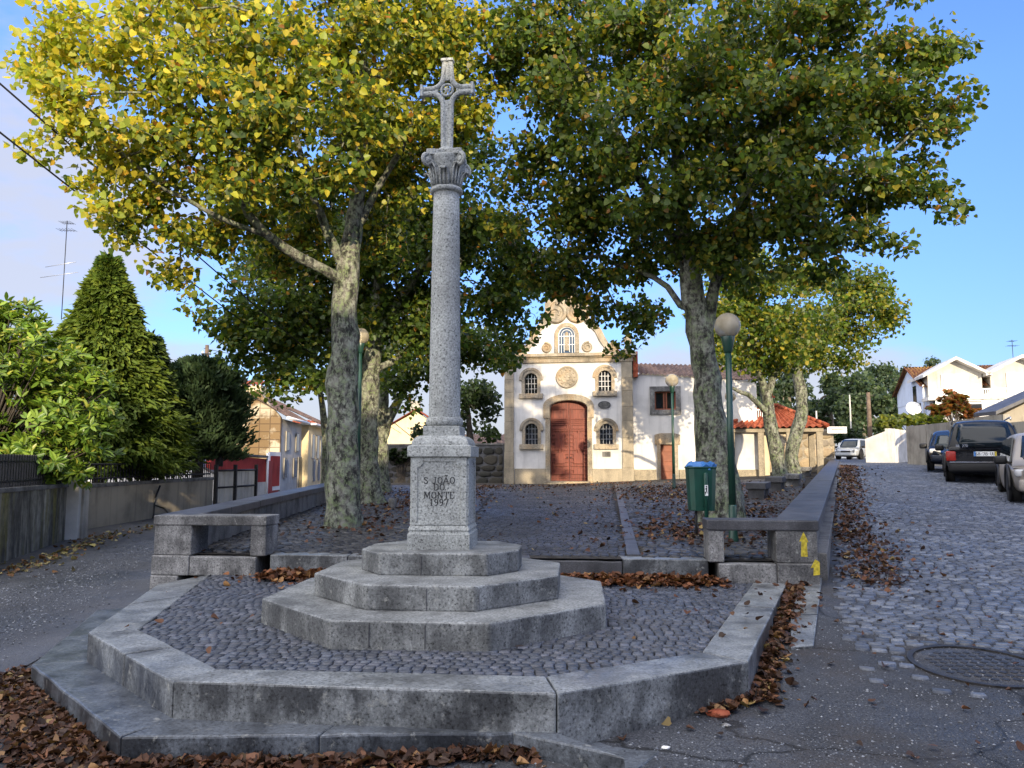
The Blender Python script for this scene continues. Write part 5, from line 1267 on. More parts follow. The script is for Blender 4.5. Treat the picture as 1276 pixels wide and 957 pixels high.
# hedge on the garden behind, house with two gables
hy = 54.0; hx0 = P(1158, 500, hy).x; K = hy / FPX
hz_ = lambda py: P(1200, py, hy).z
t = thing('gabled_house', 'large cream house with two gabled dormers, balcony and glazed sunroom', 'house', (hx0, hy, 1.9), R(-14))
hl_ = lambda px: (px - 1158) * K * 1.06
hz2 = lambda py: hz_(py) - 1.9
Wd = hl_(1310)
MB().box((Wd / 2, 4.6, hz2(497) / 2 - .2), (Wd, 9.2, hz2(497) + .4)).build('ground_floor', MAT['shaded_white'], t)
MB().box((Wd / 2, 6.0, (hz2(497) + hz2(478)) / 2), (Wd, 6.4, hz2(478) - hz2(497) + .05)).build('upper_floor', MAT['house_pale'], t)
# left gable end
ge = [(0, hz2(497)), (0, hz2(478))] 
v = [(-.02, 1.2, hz2(497)), (-.02, 9.2, hz2(497)), (-.02, 9.2, hz2(478)), (-.02, 5.2, hz2(449)), (-.02, 1.2, hz2(478))]
MB().add(v + [(x + .3, y, z) for x, y, z in v], [(4, 3, 2, 1, 0), (5, 6, 7, 8, 9)] + [(i, (i + 1) % 5, 5 + (i + 1) % 5, 5 + i) for i in range(5)]).build('gable_end', MAT['shaded_white'], t)
k = MB(); tiled(k, (-.35, .7, hz2(481)), (Wd, .7, hz2(481)), (Wd, 5.2, hz2(447)), (-.35, 5.2, hz2(447)), 40, .06); tiled(k, (Wd, 9.6, hz2(481)), (-.35, 9.6, hz2(481)), (-.35, 5.2, hz2(447)), (Wd, 5.2, hz2(447)), 40, .06)
k.build('roof', MAT['tile_lichen'], t)
for px0, px1, pk in ((1160, 1218, 1189), (1227, 1292, 1258)):
    x0, x1, xm = hl_(px0), hl_(px1), hl_(pk); ez0, ez1 = hz2(466), hz2(449.5)
    dm = MB().slab_xz([(x0, hz2(497)), (x1, hz2(497)), (x1, ez0), (xm, ez1), (x0, ez0)], .6, 4.2).build('dormer', MAT['house_pale'], t)
    for sg in (-1, 1):
        xe = x0 - .45 if sg < 0 else x1 + .45; sl = (ez1 - ez0) / (xm - x0); zee = ez0 - sl * .45
        MB().slab_xz([(xe, zee), (xm, ez1 + .02), (xm, ez1 + .24), (xe, zee + .2)], -.1, 4.4).build('roof_slope', MAT['white_dirty'], dm)
    wn_ = MB().box((xm, .57, hz2(483)), (1.7, .1, 1.9)).build('window', MAT['whitepaint'], dm)
    for dx in (-.43, .43): MB().box((xm + dx, .51, hz2(482)), (.68, .04, 1.5)).build('shutter', MAT['white_dirty'], wn_)
bs = MB().box((Wd / 2, -.15, hz2(498)), (Wd + .6, 1.7, .22)).build('balcony_slab', MAT['white_dirty'], t)
rl = MB(); zr0, zr1 = hz2(496.5), hz2(487.5)
nb_ = 70
for i in range(nb_): rl.box((lerp(-.2, Wd, i / (nb_ - 1)), -.9, (zr0 + zr1) / 2), (.055, .06, zr1 - zr0))
rl.box((Wd / 2, -.9, zr1), (Wd + .4, .1, .09)); rl.box((Wd / 2, -.9, zr0 + .12), (Wd + .4, .09, .08)); rl.build('balustrade', MAT['whitepaint'], bs)
sn = MB().box((hl_(1210), -.35, (hz2(515) + hz2(499.5)) / 2), (hl_(1258) - hl_(1162), .9, hz2(499.8) - hz2(515))).build('sunroom', MAT['glass'], t)
fm = MB(); x0, x1 = hl_(1162), hl_(1258)
for i in range(7): fm.box((lerp(x0, x1, i / 6), -.82, (hz2(519) + hz2(499.5)) / 2), (.13, .08, hz2(499.8) - hz2(519)))
for y in (500.5, 504, 515): fm.box(((x0 + x1) / 2, -.825, hz2(y)), (x1 - x0, .07, .14))
fm.build('frame', MAT['whitepaint'], sn); MB().box(((x0 + x1) / 2, -.36, hz2(519) - .2), (x1 - x0, .92, .75)).build('sunroom_base', MAT['white'], sn)
for i in (1, 3, 4): MB().box((lerp(x0, x1, (i + .5) / 6), -.805, hz2(510)), (.9, .02, 1.2)).build('curtain', MAT['curtain'], sn)
for y0, pz_ in ((2.6, 510), (5.2, 510), (3.6, 486)): MB().box((-.035, y0, hz2(pz_)), (.09, .8, 1.2)).build('side_window', MAT['glass'], t)
MB().tube([(-.12, .9, hz2(520)), (-.12, .9, hz2(478))], .06, 8).build('downpipe', MAT['whitepaint'], t)
MB().lathe([(.02, -.12), (.3, -.08), (.5, .02), (.5, .03), (.3, -.06)], 18, M=Matrix.Translation((-.9, .5, hz2(508))) @ Matrix.Rotation(R(70), 4, 'X')).build('satellite_dish', MAT['whitepaint'], t)
an_ = P(1261, 424, 57); o = thing('aerial', 'television aerial on the roof of the gabled house', 'aerial', (an_.x, 57, P(1261, 446, 57).z))
def aerial(o, h, r=.022):
    MB().tube([(0, 0, -1.0), (0, 0, h)], r, 6).build('mast', MAT['iron'], o)
    k = MB()
    for z, l in ((h - .1, .5), (h - .45, .7)):
        k.tube([(-l * .5, 0, z), (l * .5, .15, z)], r * .5, 5)
        for j in range(6): k.tube([(-l * .5 + j * l / 5, -.28, z), (-l * .5 + j * l / 5, .28, z)], r * .4, 4)
    k.build('antenna_elements', MAT['iron'], o)
aerial(o, 1.35)
o = thing('aerial', 'tall thin television aerial rising behind the leafy bush at far left', 'aerial', P(78, 372, 36)); aerial(o, P(84, 275, 36).z - P(78, 372, 36).z, .02)
k = MB(); 
for z, l in ((1.0, 1.1), (1.5, .9)): k.tube([(-l, 0, z), (l * .6, 0, z + .25)], .014, 5)
k.build('antenna_arm', MAT['steel'], o)
o = thing('aerial', 'pale lattice aerial above the chimney of the stained house', 'aerial', P(291, 496, 49)); aerial(o, 2.6, .03)
# annex with dark mono-pitch roof at the right edge, poles
b0 = P(1246, 545, 33); t = thing('outbuilding', 'tan outbuilding with a dark sloping roof edge at the far right', 'building', (b0.x, 33, 1.6))
zl1_ = P(1246, 490, 33).z - 1.6
MB().slab_xz([(0, 0), (6, 0), (6, zl1_ + 1.9), (0, P(1246, 519, 33).z - 1.6)], 0, 1).build('wall', MAT['beige_render'], t)
zl0, zl1 = P(1246, 516, 33).z - 1.6, P(1246, 490, 33).z - 1.6
MB().slab_xz([(-.35, zl0 - .05), (6.3, zl1 + 2), (6.3, zl1 + 2.14), (-.35, zl0 + .1)], -.4, 1.2).build('roof', MAT['granite_dark'], t)
def pole(px, Y, py0, py1, r, m, nm, lab, arm=False):
    p0, p1 = P(px, py0, Y), P(px, py1, Y); o = thing(nm, lab, 'pole', p0)
    MB().tube([(0, 0, -.3), (0, 0, p1.z - p0.z)], [r, r * .7], 10).build('pole', m, o)
    if arm:
        MB().box((0, -.08, p1.z - p0.z - .5), (.5, .08, .08)).build('bracket', MAT['iron'], o)
        for x in (-.2, .2): MB().lathe([(.03, 0), (.05, .05), (.03, .12)], 8, c=(x, -.08, p1.z - p0.z - .46)).build('insulator', MAT['whitepaint'], o)
    return o
pole(1062, 75, 570, 492, .085, MAT['grey_plaster'], 'utility_pole', 'slim white pole beside the far bend of the road')
pole(1085, 52, 560, 489, .17, MAT['wood_pole'], 'utility_pole', 'thick brown wooden pole by the hedge at the bend of the road')
pole(253, 42, 560, 430, .14, MAT['wood_pole'], 'power_pole', 'dark wooden power pole with insulators rising behind the thuja', True)
pole(1019, 60, 560, 512, .08, MAT['grey_plaster'], 'utility_pole', 'pale post behind the shelter roof near the eucalyptus trees')
for lab, a, b in (('upper overhead power cable crossing the sky at top left', P(-60, 52, 9), P(600, 610, 44)), ('lower overhead power cable crossing the sky at top left', P(-60, 118, 9), P(500, 540, 44)), ('thin cable running right from the wooden power pole', P(254, 434, 42), P(420, 452, 44))):
    pts = [a.lerp(b, i / 12) - Vector((0, 0, math.sin(i / 12 * math.pi) * .25)) for i in range(13)]
    o = MB().tube(pts, .016 if 'thin' in lab else .014, 5).build('power_cable', MAT['black']); tag(o, lab, 'cable')

# ================================================================ vehicles
def skin(secs, m_):
    """loft of closed half-sections mirrored in y: secs = list of (x, [(y,z),...]) bottom centre to top centre"""
    v = []; f = []; n = len(secs[0][1])
    for x, s in secs:
        for y, z in s: v.append((x, y, z))
        for y, z in s[::-1]: v.append((x, -y, z))
    N = 2 * n
    for i in range(len(secs) - 1):
        for k in range(N): f.append((i * N + k, i * N + (k + 1) % N, (i + 1) * N + (k + 1) % N, (i + 1) * N + k))
    f.append(tuple(range(N))); f.append(tuple((len(secs) - 1) * N + k for k in range(N))[::-1])
    mb = MB().add(v, f, None, True); return mb
def car(name, label, p, yaw, paint, L, W, H, kind, plate=None, grp=None):
    """x forward from the rear bumper, y to the left, z up"""
    t = thing(name, label, 'car', p, yaw, grp); w = W / 2
    belt = .56 * H; gc = .2
    def sec(x, zb, zt, wb, wm, wt, top):
        return (x, [(0, zb), (wb * .8, zb), (wb, zb + .06), (wm, zb + .28), (wm, belt - .12), (wt, belt if top else zt - .05), (wt * .97, zt), (0, zt + .012)])
    bh = belt
    if kind == 'suv': hood = L - 1.25; rear_top = 0
    lo = [sec(.02, .36, bh - .06, w * .86, w * .92, w * .9, 0), sec(.14, .26, bh, w * .92, w * .985, w * .95, 0), sec(.7, gc, bh + .0, w * .93, w, w * .955, 0), sec(L * .5, gc, bh, w * .93, w, w * .955, 0),
          sec(L - 1.3, gc, bh - .0, w * .93, w, w * .95, 0), sec(L - .5, .24, bh - .10, w * .92, w * .96, w * .90, 0), sec(L - .12, .3, bh - .2, w * .84, w * .88, w * .8, 0), sec(L - .0, .38, bh - .34, w * .7, w * .74, w * .68, 0)]
    body = skin(lo, paint).build('body', paint, t); sb_ = body.modifiers.new('s', 'SUBSURF'); sb_.levels = 2; sb_.render_levels = 2
    # greenhouse
    if kind == 'suv': gx_ = [(.10, .0), (.22, .55), (.42, .93), (.75, 1.0), (2.3, 1.0), (2.85, .9), (3.65, .0)]
    elif kind == 'van': gx_ = [(.04, .0), (.10, .6), (.2, .95), (.6, 1.0), (2.6, 1.0), (3.1, .86), (3.9, .0)]
    else: gx_ = [(.45, .0), (1.0, .75), (1.35, .97), (1.7, 1.0), (2.2, .98), (2.55, .85), (3.35, .0)]
    gs_ = L / 4.5; secs = []
    for x, h in gx_:
        zt = bh - .06 + (H - bh + .06) * h; wt = lerp(w * .93, w * .74, h)
        secs.append((x * gs_, [(0, bh - .1), (w * .9, bh - .1), (lerp(w * .93, wt, .5), lerp(bh - .1, zt, .5)), (wt, max(zt - .07, bh - .08)), (wt - .10, zt), (0, zt + .02)]))
    cb = skin(secs, paint).build('cabin', paint, t); sb_ = cb.modifiers.new('s', 'SUBSURF'); sb_.levels = 2; sb_.render_levels = 2
    # glass: rear, front, sides (slightly proud of the cabin)
    def xat(h, front): 
        g_ = gx_[::-1] if front else gx_
        hs = [a[1] for a in g_]; xs_ = [a[0] for a in g_]
        return float(np.interp(h, hs[:4], xs_[:4])) * gs_
    for front in (False, True):
        h0_, h1_ = .10, .86; v = []; sgn = 1 if front else -1; n = 8
        for j in range(5):
            h = lerp(h0_, h1_, j / 4); z = bh - .06 + (H - bh + .06) * h; wt = lerp(w * .93, w * .74, h) - .14
            for i in range(n + 1):
                u = lerp(-1, 1, i / n); v.append((xat(h, front) + sgn * (.028 - .05 * u * u * .9), u * wt, z))
        f = [(j * (n + 1) + i, j * (n + 1) + i + 1, (j + 1) * (n + 1) + i + 1, (j + 1) * (n + 1) + i) for j in range(4) for i in range(n)]
        o = MB().add(v, f, None, True).build('windscreen' if front else 'rear_window', MAT['carglass'], t); s_ = o.modifiers.new('s', 'SOLIDIFY'); s_.thickness = .012; s_.offset = 0
    for sg in (-1, 1):
        pts = []
        for x_, h in ((xat(.12, False) + .22, .12), (xat(.8, False) + .16, .82), (xat(.8, True) - .16, .82), (xat(.12, True) - .28, .12)):
            z = bh - .06 + (H - bh + .06) * h; wt = lerp(w * .93, w * .74, h) + .012; pts.append((x_, sg * wt, z))
        nseg = 3; 
        for k in range(nseg):
            a, b = k / nseg + .012, (k + 1) / nseg - .012
            q = [Vector(pts[0]).lerp(Vector(pts[3]), a), Vector(pts[0]).lerp(Vector(pts[3]), b), Vector(pts[1]).lerp(Vector(pts[2]), b), Vector(pts[1]).lerp(Vector(pts[2]), a)]
            o = MB().add(q, [(0, 1, 2, 3)]).build('side_window', MAT['carglass'], t); s_ = o.modifiers.new('s', 'SOLIDIFY'); s_.thickness = .03; s_.offset = 0
    r_ = .36 if kind != 'sedan' else .315
    for x in (.82 * gs_, L - .88):
        for sg in (-1, 1):
            Mw = Matrix.Translation((x, sg * (w - .10), r_)) @ Matrix.Rotation(math.pi / 2, 4, 'X')
            wh_ = MB().lathe([(r_ * .6, -.115), (r_ * .93, -.115), (r_, -.07), (r_, .07), (r_ * .93, .115), (r_ * .6, .115)], 28, M=Mw).build('wheel', MAT['tyre'], t)
            MB().lathe([(.02, -.1), (r_ * .62, -.10), (r_ * .64, 0), (r_ * .62, .10), (.02, .10)], 20, M=Mw).build('rim', MAT['steel'], wh_)
            ar_ = MB(); pa = [(x + (r_ + .09) * math.cos(a), sg * (w + .006), r_ + (r_ + .09) * math.sin(a)) for a in np.linspace(-.1, math.pi + .1, 15)]; ar_.tube(pa, .035, 6); ar_.build('wheel_arch', MAT['black'], t)
            dk_ = MB().lathe([(.01, -.02), (r_ + .07, -.02), (r_ + .07, .02), (.01, .02)], 22, M=Matrix.Translation((x, sg * (w - .012), r_ + .02)) @ Matrix.Rotation(math.pi / 2, 4, 'X')); dk_.build('wheel_well', MAT['black'], t)
    # bumpers, lights
    bp = MB(); bp.box((.06, 0, .45), (.22, W * .93, .26)); bp.build('rear_bumper', MAT['black'] if kind == 'suv' else paint, t, bevel=.06, seg=3, smooth=True)
    bp = MB(); bp.box((L - .12, 0, .42), (.26, W * .86, .24)); bp.build('front_bumper', MAT['black'] if kind == 'suv' else paint, t, bevel=.06, seg=3, smooth=True)
    MB().box((L - .02, 0, .60), (.06, .7, .13)).build('grille', MAT['black'], t, bevel=.01)
    if kind == 'suv': MB().box((-.045, 0, .585), (.03, W * .9, .025)).build('chrome_strip', MAT['chrome'], t)
    for sg in (-1, 1):
        MB().box((.10, sg * (w - .13), bh - .22), (.20, .24, .27)).build('tail_light', MAT['taillight'], t, bevel=.04, seg=3, smooth=True)
        MB().box((L - .20, sg * (w * .72), .66), (.30, .34, .15)).build('headlight', MAT['headlight'], t, bevel=.05, seg=3, smooth=True)
        mr_ = MB().box((xat(.2, True) - .34, sg * (w + .10), bh + .06), (.12, .24, .18)).build('wing_mirror', MAT['black'], t, bevel=.05, seg=3, smooth=True)
        if kind == 'suv': MB().tube([(.55, sg * w * .72, H - .02), (.6, sg * w * .72, H + .06), (2.6, sg * w * .72, H + .06), (2.7, sg * w * .72, H - .02)], .022, 8).build('roof_rail', MAT['steel'], t)
    if plate:
        for x_, sg_ in ((-.03, -1), (L + .02, 1)):
            Mp = Matrix.Translation((x_, 0, (.80 if sg_ < 0 and kind == 'suv' else .5))) @ Matrix.Rotation(-sg_ * math.pi / 2 * -1, 4, 'Z')
            pl = MB().box((0, 0, 0), (.52, .025, .12), Mp).build('number_plate', MAT['whitepaint'], t)
            MB().box((-.235, -.003, 0), (.045, .025, .118), Mp).build('blue_band', MAT['blue_bag'], pl); MB().box((.235, -.003, 0), (.045, .025, .118), Mp).build('yellow_band', MAT['yellow_mark'], pl)
            write(MB(), plate, 0, -.038, .075, -.0145, Mp, .16, .1).build('plate_number', MAT['letter'], pl)
    return t
hd = R(28); yaw = R(90) - hd
def carpos(px, Y): return Vector((P(px, 590, Y).x, Y, z_road(Y)))
fw_ = Vector((math.sin(hd), math.cos(hd), 0)); lf_ = Vector((-math.cos(hd), math.sin(hd), 0))
pc = carpos(1229, 20.6); pc.z = 1.19
suv = car('parked_car', 'black estate off-roader parked with its tailgate towards the camera', pc, yaw, MAT['paint_black'], 4.55, 1.83, 1.72, 'suv', '68-78-UU', 'cars parked along the road')
MB().tube([(-.02, .0, 1.02), (-.03, .22, 1.06)], .012, 6).build('rear_wiper', MAT['black'], suv)
bd_ = MB(); Mb = Matrix.Translation((-.025, .52, .985)) @ Matrix.Rotation(-math.pi / 2, 4, 'Z'); write(bd_, 'ML 270', 0, 0, .06, 0, Mb, .2, .1); bd_.build('badge_letters', MAT['chrome'], suv)
MB().lathe([(.001, 0), (.13, .01), (.15, .10), (.12, .14)], 16, M=Matrix.Translation((-.05, -.62, 1.0)) @ Matrix.Rotation(-math.pi / 2, 4, 'Y')).build('round_mirror', MAT['black'], suv)
car('parked_car', 'dark saloon parked just ahead of the black off-roader, mostly hidden by it', pc + fw_ * 9.9 + lf_ * .50 + Vector((0, 0, .30)), yaw + math.pi, MAT['paint_navy'], 4.4, 1.74, 1.42, 'sedan', None, 'cars parked along the road')
ps = Vector((P(1276, 600, 15.3).x + .95, 15.6, z_road(15.6)))
car('parked_car', 'silver beige car cut off by the right edge of the picture', ps + fw_ * 4.0, yaw + math.pi, MAT['paint_silver'], 4.2, 1.72, 1.55, 'van', None, 'cars parked along the road')
car('parked_van', 'small white van at the far bend of the road by the white wall', Vector((P(1070, 573, 58).x, 58, 2.0)) + fw_ * 4, yaw + math.pi - R(12), MAT['paint_white'], 4.2, 1.75, 1.6, 'van', None)
# ================================================================ foliage
HEART = np.array([(0, 0, 0), (1, 0, 0), (-.05, .28, .05), (.20, .47, .10), (.58, .36, .06), (-.05, -.28, .05), (.20, -.47, .10), (.58, -.36, .06)])
LANCE = np.array([(0, 0, 0), (1, 0, -.06), (.15, .10, .03), (.45, .17, .05), (.78, .11, .02), (.15, -.10, .03), (.45, -.17, .05), (.78, -.11, .02)])
SPRAY = np.array([(0, 0, 0), (1, 0, -.15), (.22, .13, .0), (.5, .05, .02), (.66, .15, -.04), (.30, -.14, 0), (.5, -.05, .02), (.72, -.13, -.04)])
LF = np.array([0, 5, 6, 7, 1, 1, 4, 3, 2, 0])
def unit(a): return a / np.maximum(np.linalg.norm(a, axis=1, keepdims=True), 1e-9)
def leaves(name, p, d, nrm, size, col, m, parent=None, tmpl=HEART, curl=.0):
    p, d, nrm = np.asarray(p, float), unit(np.asarray(d, float)), np.asarray(nrm, float)
    s = unit(np.cross(nrm, d)); u = unit(np.cross(d, s)); N = len(p); size = np.broadcast_to(np.asarray(size, float), (N,))
    t = np.repeat(tmpl[None], N, 0)
    if curl: t = t.copy(); t[:, :, 2] *= (1 + curl * rng.normal(size=(N, 1)))
    V = p[:, None] + size[:, None, None] * (t[:, :, 0:1] * d[:, None] + t[:, :, 1:2] * s[:, None] + t[:, :, 2:3] * u[:, None])
    L = (LF[None] + 8 * np.arange(N)[:, None]).ravel(); S = np.arange(2 * N) * 5
    return fast_mesh(name, V.reshape(-1, 3), L, S, m, parent, np.repeat(np.asarray(col), 8, 0))
def pick(pal, w_, n, var=.25):
    pal = np.array(pal); i = rng.choice(len(pal), n, p=np.array(w_) / sum(w_)); return np.clip(pal[i] * (1 + var * rng.normal(size=(n, 1))), .004, .9)
def blob_points(blobs, k, ref):
    out = []
    for b in blobs:
        px, py, r, Y = b[:4]; f = b[4] if len(b) > 4 else 1
        c = np.array(P(px, py, Y)); rm = r * Y / FPX; n = max(3, int(k * f * (rm / ref) ** 2))
        m_ = max(3, min(9, n // 4)); sc_ = unit(rng.normal(size=(m_, 3))) * rng.random((m_, 1)) ** .33 * .82     # boughs: flattened leafy tiers inside the lobe
        v = sc_[rng.integers(0, m_, n)] + unit(rng.normal(size=(n, 3))) * rng.random((n, 1)) ** .4 * np.array([.46, .46, .24]); out.append(c + v * rm * np.array([1, 1.25, .92]))
    return np.concatenate(out)
def tree(name, label, skel, blobs, k, leaf_n, leaf_s, pal, wts, bark_, group='trees on the plaza', ref=.73, tone=None, spread=.33, twig=.006, flare=1.5, pull=.35):
    """skel: polylines of (px,py,Y,r); first is the trunk. Twigs reach every target by the cheapest path."""
    base = P(*skel[0][0][:3]); base.z = z_plaza(base.x, base.y) - .05 if base.y < 36 else base.z
    t = thing(name, label, 'tree', base, 0, group); pts = []; par = []; rad = []; plen = []
    for li, line in enumerate(skel):
        prev = -1
        q = [(P(*a[:3]), a[3]) for a in line]
        if li == 0: q[0] = (base + Vector((0, 0, -.1)), q[0][1])
        for (a, ra), (b, rb) in zip(q[:-1], q[1:]):
            n = max(1, int((b - a).length / .28))
            for i in range(n):
                f = i / n; p = a.lerp(b, f)
                if li and prev < 0:
                    D = [(Vector(x) - p).length for x in pts]; prev = int(np.argmin(D)); 
                    if D[prev] < .05: continue
                w_ = .012 if li == 0 else .03
                pts.append(p + Vector((random.gauss(0, w_), random.gauss(0, w_), random.gauss(0, w_)))); par.append(prev); rad.append(lerp(ra, rb, f))
                plen.append(0 if prev < 0 else plen[prev] + (pts[-1] - pts[prev]).length); prev = len(pts) - 1
        pts.append(q[-1][0]); par.append(prev); rad.append(q[-1][1]); plen.append(plen[prev] + .25)
    nsk = len(pts); tg = blob_points(blobs, k, ref); top = np.array(P(*skel[0][-1][:3]))
    order = np.argsort(np.linalg.norm(tg - top, axis=1)); minz = P(*skel[0][-1][:3]).z - 1.2
    A_ = np.zeros((nsk + len(tg) * 14, 3)); A_[:nsk] = np.array([tuple(p) for p in pts]); PL = np.zeros(len(A_)); PL[:nsk] = plen
    ok = np.zeros(len(A_), bool); ok[:nsk] = [(i >= 3 and (A_[i, 2] > minz)) for i in range(nsk)]; n = nsk
    for j in order:
        g = tg[j]; D = np.linalg.norm(A_[:n] - g, axis=1); cost = D + pull * PL[:n] + np.where(ok[:n], 0, 1e6) + np.maximum(0, A_[:n, 2] - g[2]) * .15
        b = int(np.argmin(cost)); a = A_[b].copy(); m_ = min(12, max(1, int(D[b] / .3))); prev = b
        off = rng.normal(size=3) * .06 * D[b]; off[2] += .08 * D[b]
        for i in range(1, m_ + 1):
            f = i / m_; A_[n] = a + (g - a) * f + off * math.sin(math.pi * f) + rng.normal(size=3) * .012 * (i < m_); par.append(prev); rad.append(0); PL[n] = PL[prev] + np.linalg.norm(A_[n] - A_[prev]); ok[n] = True; prev = n; n += 1
    A_ = A_[:n]; child = [[] for _ in range(n)]
    for i, p_ in enumerate(par):
        if p_ >= 0: child[p_].append(i)
    acc = np.zeros(n)
    for i in range(n - 1, -1, -1):
        if acc[i] == 0: acc[i] = twig ** 2.2
        if par[i] >= 0: acc[par[i]] += acc[i]
    rr = np.array([max(rad[i], min(acc[i] ** (1 / 2.2), .12)) if rad[i] else acc[i] ** (1 / 2.2) for i in range(n)])
    for i in range(nsk):                                       # root flare
        dz = A_[i, 2] - base.z
        if par[i] == -1 or dz < .8: rr[i] *= 1 + (flare - 1) * max(0, 1 - dz / .8) ** 2 * (1 if i < 8 else 0)
    for i in range(n):
        if par[i] >= 0: rr[i] = min(rr[i], rr[par[i]] * 1.02)
    mb = MB(); tw_ = []
    for i in range(n):
        if par[i] >= 0 and max(child[par[i]], key=lambda c: rr[c]) == i: continue
        ch_ = [i]; 
        if par[i] >= 0: ch_ = [par[i], i]
        cur = i
        while child[cur]: cur = max(child[cur], key=lambda c: rr[c]); ch_.append(cur)
        rs_ = [float(rr[c]) for c in ch_]
        if par[i] >= 0: rs_[0] = rs_[1]
        ns_ = 18 if rs_[0] > .09 else (7 if rs_[0] > .03 else 4); mb.tube([A_[c] - np.array(base) for c in ch_], rs_, ns_, cap=False); tw_ += [r_ for r_ in rs_ for _ in range(ns_)]
    for i, q in enumerate(mb.v):                              # burrs and hollows
        w_ = Vector(q) + base; k_ = mnoise.noise(w_ * 3.3) * .6 + mnoise.noise(w_ * 8.0) * .4; u_ = mnoise.noise_vector(w_ * 4.1); mb.v[i] = tuple(Vector(q) + u_ * tw_[i] * .24 + Vector((0, 0, 0)))
    mb.build('trunk', MAT[bark_], t)
    # leaves
    N = len(tg) * leaf_n; c = np.repeat(tg, leaf_n, 0); o = rng.normal(size=(N, 3)); o *= np.minimum(1, 1.5 / np.linalg.norm(o, axis=1, keepdims=True)); o = o * np.array([1, 1, .7]) * spread * .58
    p = c + o; d = unit(o * .6 + rng.normal(size=(N, 3)) * .3) ; d[:, 2] -= .55; nr = rng.normal(size=(N, 3)) * .7 + np.array([.12, -.42, .52]); 
    col = pick(pal, wts, N, .22)
    if tone is not None: col = tone(p, col)
    leaves('crown', p - np.array(base), d, nr, leaf_s * rng.uniform(.42, 1.18, N), col, MAT['leaf'], t, curl=.5)
    return t
GREEN = [(.070, .115, .020), (.045, .08, .015), (.12, .16, .024), (.22, .20, .028), (.36, .25, .03), (.34, .15, .025)]
def autumn(p, col):
    """yellow and orange leaves gather on the outer, upper left boughs"""
    px = p[:, 0] / p[:, 1] * FPX + CX; k_ = np.clip((330 - px) / 260, 0, 1) * .55 + .24; k_ += np.clip((p[:, 2] - 6.2) / 6, 0, .3)
    m_ = rng.random(len(p)) < k_; n = m_.sum(); col[m_] = pick([(.50, .41, .04), (.38, .37, .04), (.50, .30, .035), (.24, .29, .035)], [4, 5, .6, 5], n, .18); return col
def mixed(frac, pal=((.22, .22, .03), (.30, .25, .03), (.28, .16, .03)), w_=(5, 2, .4)):
    def f(p, col):
        m_ = rng.random(len(p)) < frac; col[m_] = pick(pal, w_, m_.sum(), .2); return col
    return f
T1 = [[(427, 656, 13.6, .31), (428, 560, 13.6, .275), (428, 460, 13.7, .255), (430, 380, 13.8, .235), (434, 330, 13.8, .20), (442, 270, 13.9, .15), (452, 190, 13.6, .10), (456, 90, 13.0, .06), (450, 0, 12.6, .03)],
      [(428, 352, 13.8, .12), (400, 335, 13.5, .095), (352, 308, 13.0, .085), (312, 268, 12.4, .075), (298, 225, 11.9, .06), (285, 150, 11.4, .04), (250, 70, 11.2, .025)],
      [(431, 340, 13.8, .10), (408, 290, 13.5, .08), (385, 240, 13.1, .06), (370, 170, 12.4, .045), (360, 80, 12, .03)],
      [(340, 300, 12.9, .05), (280, 275, 12.0, .04), (200, 235, 11.3, .03), (120, 170, 11, .02)],
      [(440, 290, 13.9, .08), (480, 220, 13.8, .06), (530, 130, 13.4, .045), (570, 60, 13.2, .03)]]
B1 = [(105, 45, 58, 11), (85, 125, 48, 11), (112, 195, 50, 11.2), (170, 60, 70, 11), (160, 140, 75, 11), (190, 215, 65, 11.5), (260, 40, 70, 11.5), (260, 130, 75, 11), (285, 205, 60, 11), (350, 60, 75, 11.5), (350, 150, 70, 11.5),
      (360, 215, 50, 12), (430, 40, 75, 12), (430, 125, 60, 11.4), (500, 40, 70, 12.5), (490, 130, 60, 13), (180, 285, 42, 12), (250, 295, 50, 12.5), (140, 262, 32, 11.5), (205, 338, 30, 13), (300, 260, 50, 13), (560, 60, 60, 13),
      (540, 170, 60, 14.5), (500, 225, 55, 15), (590, 130, 50, 13.5), (235, 372, 18, 13), (48, 75, 18, 11), (55, 200, 18, 11), (32, 85, 9, 11), (150, 300, 18, 11.8),
      (260, 30, 80, 13.5, .7), (420, 60, 90, 15, .7), (330, 150, 80, 14.5, .6), (520, 60, 80, 15, .7), (480, 180, 70, 15.5, .7), (400, 250, 50, 14.8), (445, 200, 60, 14.8), (470, 275, 50, 15.5), (330, 325, 36, 14.8), (385, 300, 40, 15.2), (420, 215, 45, 12.2), (290, 235, 50, 13.6), (200, -60, 80, 11.5, .6), (400, -60, 90, 12, .6), (550, -60, 80, 13, .6)]
tree('lime_tree', 'large lime tree with yellowing leaves and lichened trunk left of the column', T1, B1, 36, 31, .108, GREEN, [5, 3, 4, 2, .6, .3], 'bark', tone=autumn, flare=1.12)
T5 = [[(899, 652, 14, .47), (894, 600, 14, .39), (890, 560, 14, .34), (884, 510, 14, .265), (880, 470, 14, .235), (872, 410, 14, .22), (862, 350, 13.9, .20), (853, 300, 13.7, .15), (846, 240, 13.3, .11), (838, 150, 12.8, .07), (830, 40, 12.4, .03)],
      [(874, 420, 14, .13), (890, 360, 13.9, .11), (908, 300, 13.6, .085), (935, 230, 13.2, .065), (960, 130, 12.6, .04), (980, 40, 12.2, .025)],
      [(860, 340, 13.9, .10), (830, 280, 13.6, .08), (790, 215, 13.2, .06), (755, 140, 12.9, .04), (720, 60, 12.8, .025)],
      [(905, 310, 13.6, .07), (960, 270, 13.1, .055), (1030, 235, 12.6, .04), (1110, 190, 12.3, .025), (1170, 130, 12.1, .015)],
      [(868, 390, 14, .07), (815, 345, 14.2, .05), (750, 320, 14.4, .035), (690, 315, 14.8, .02)]]
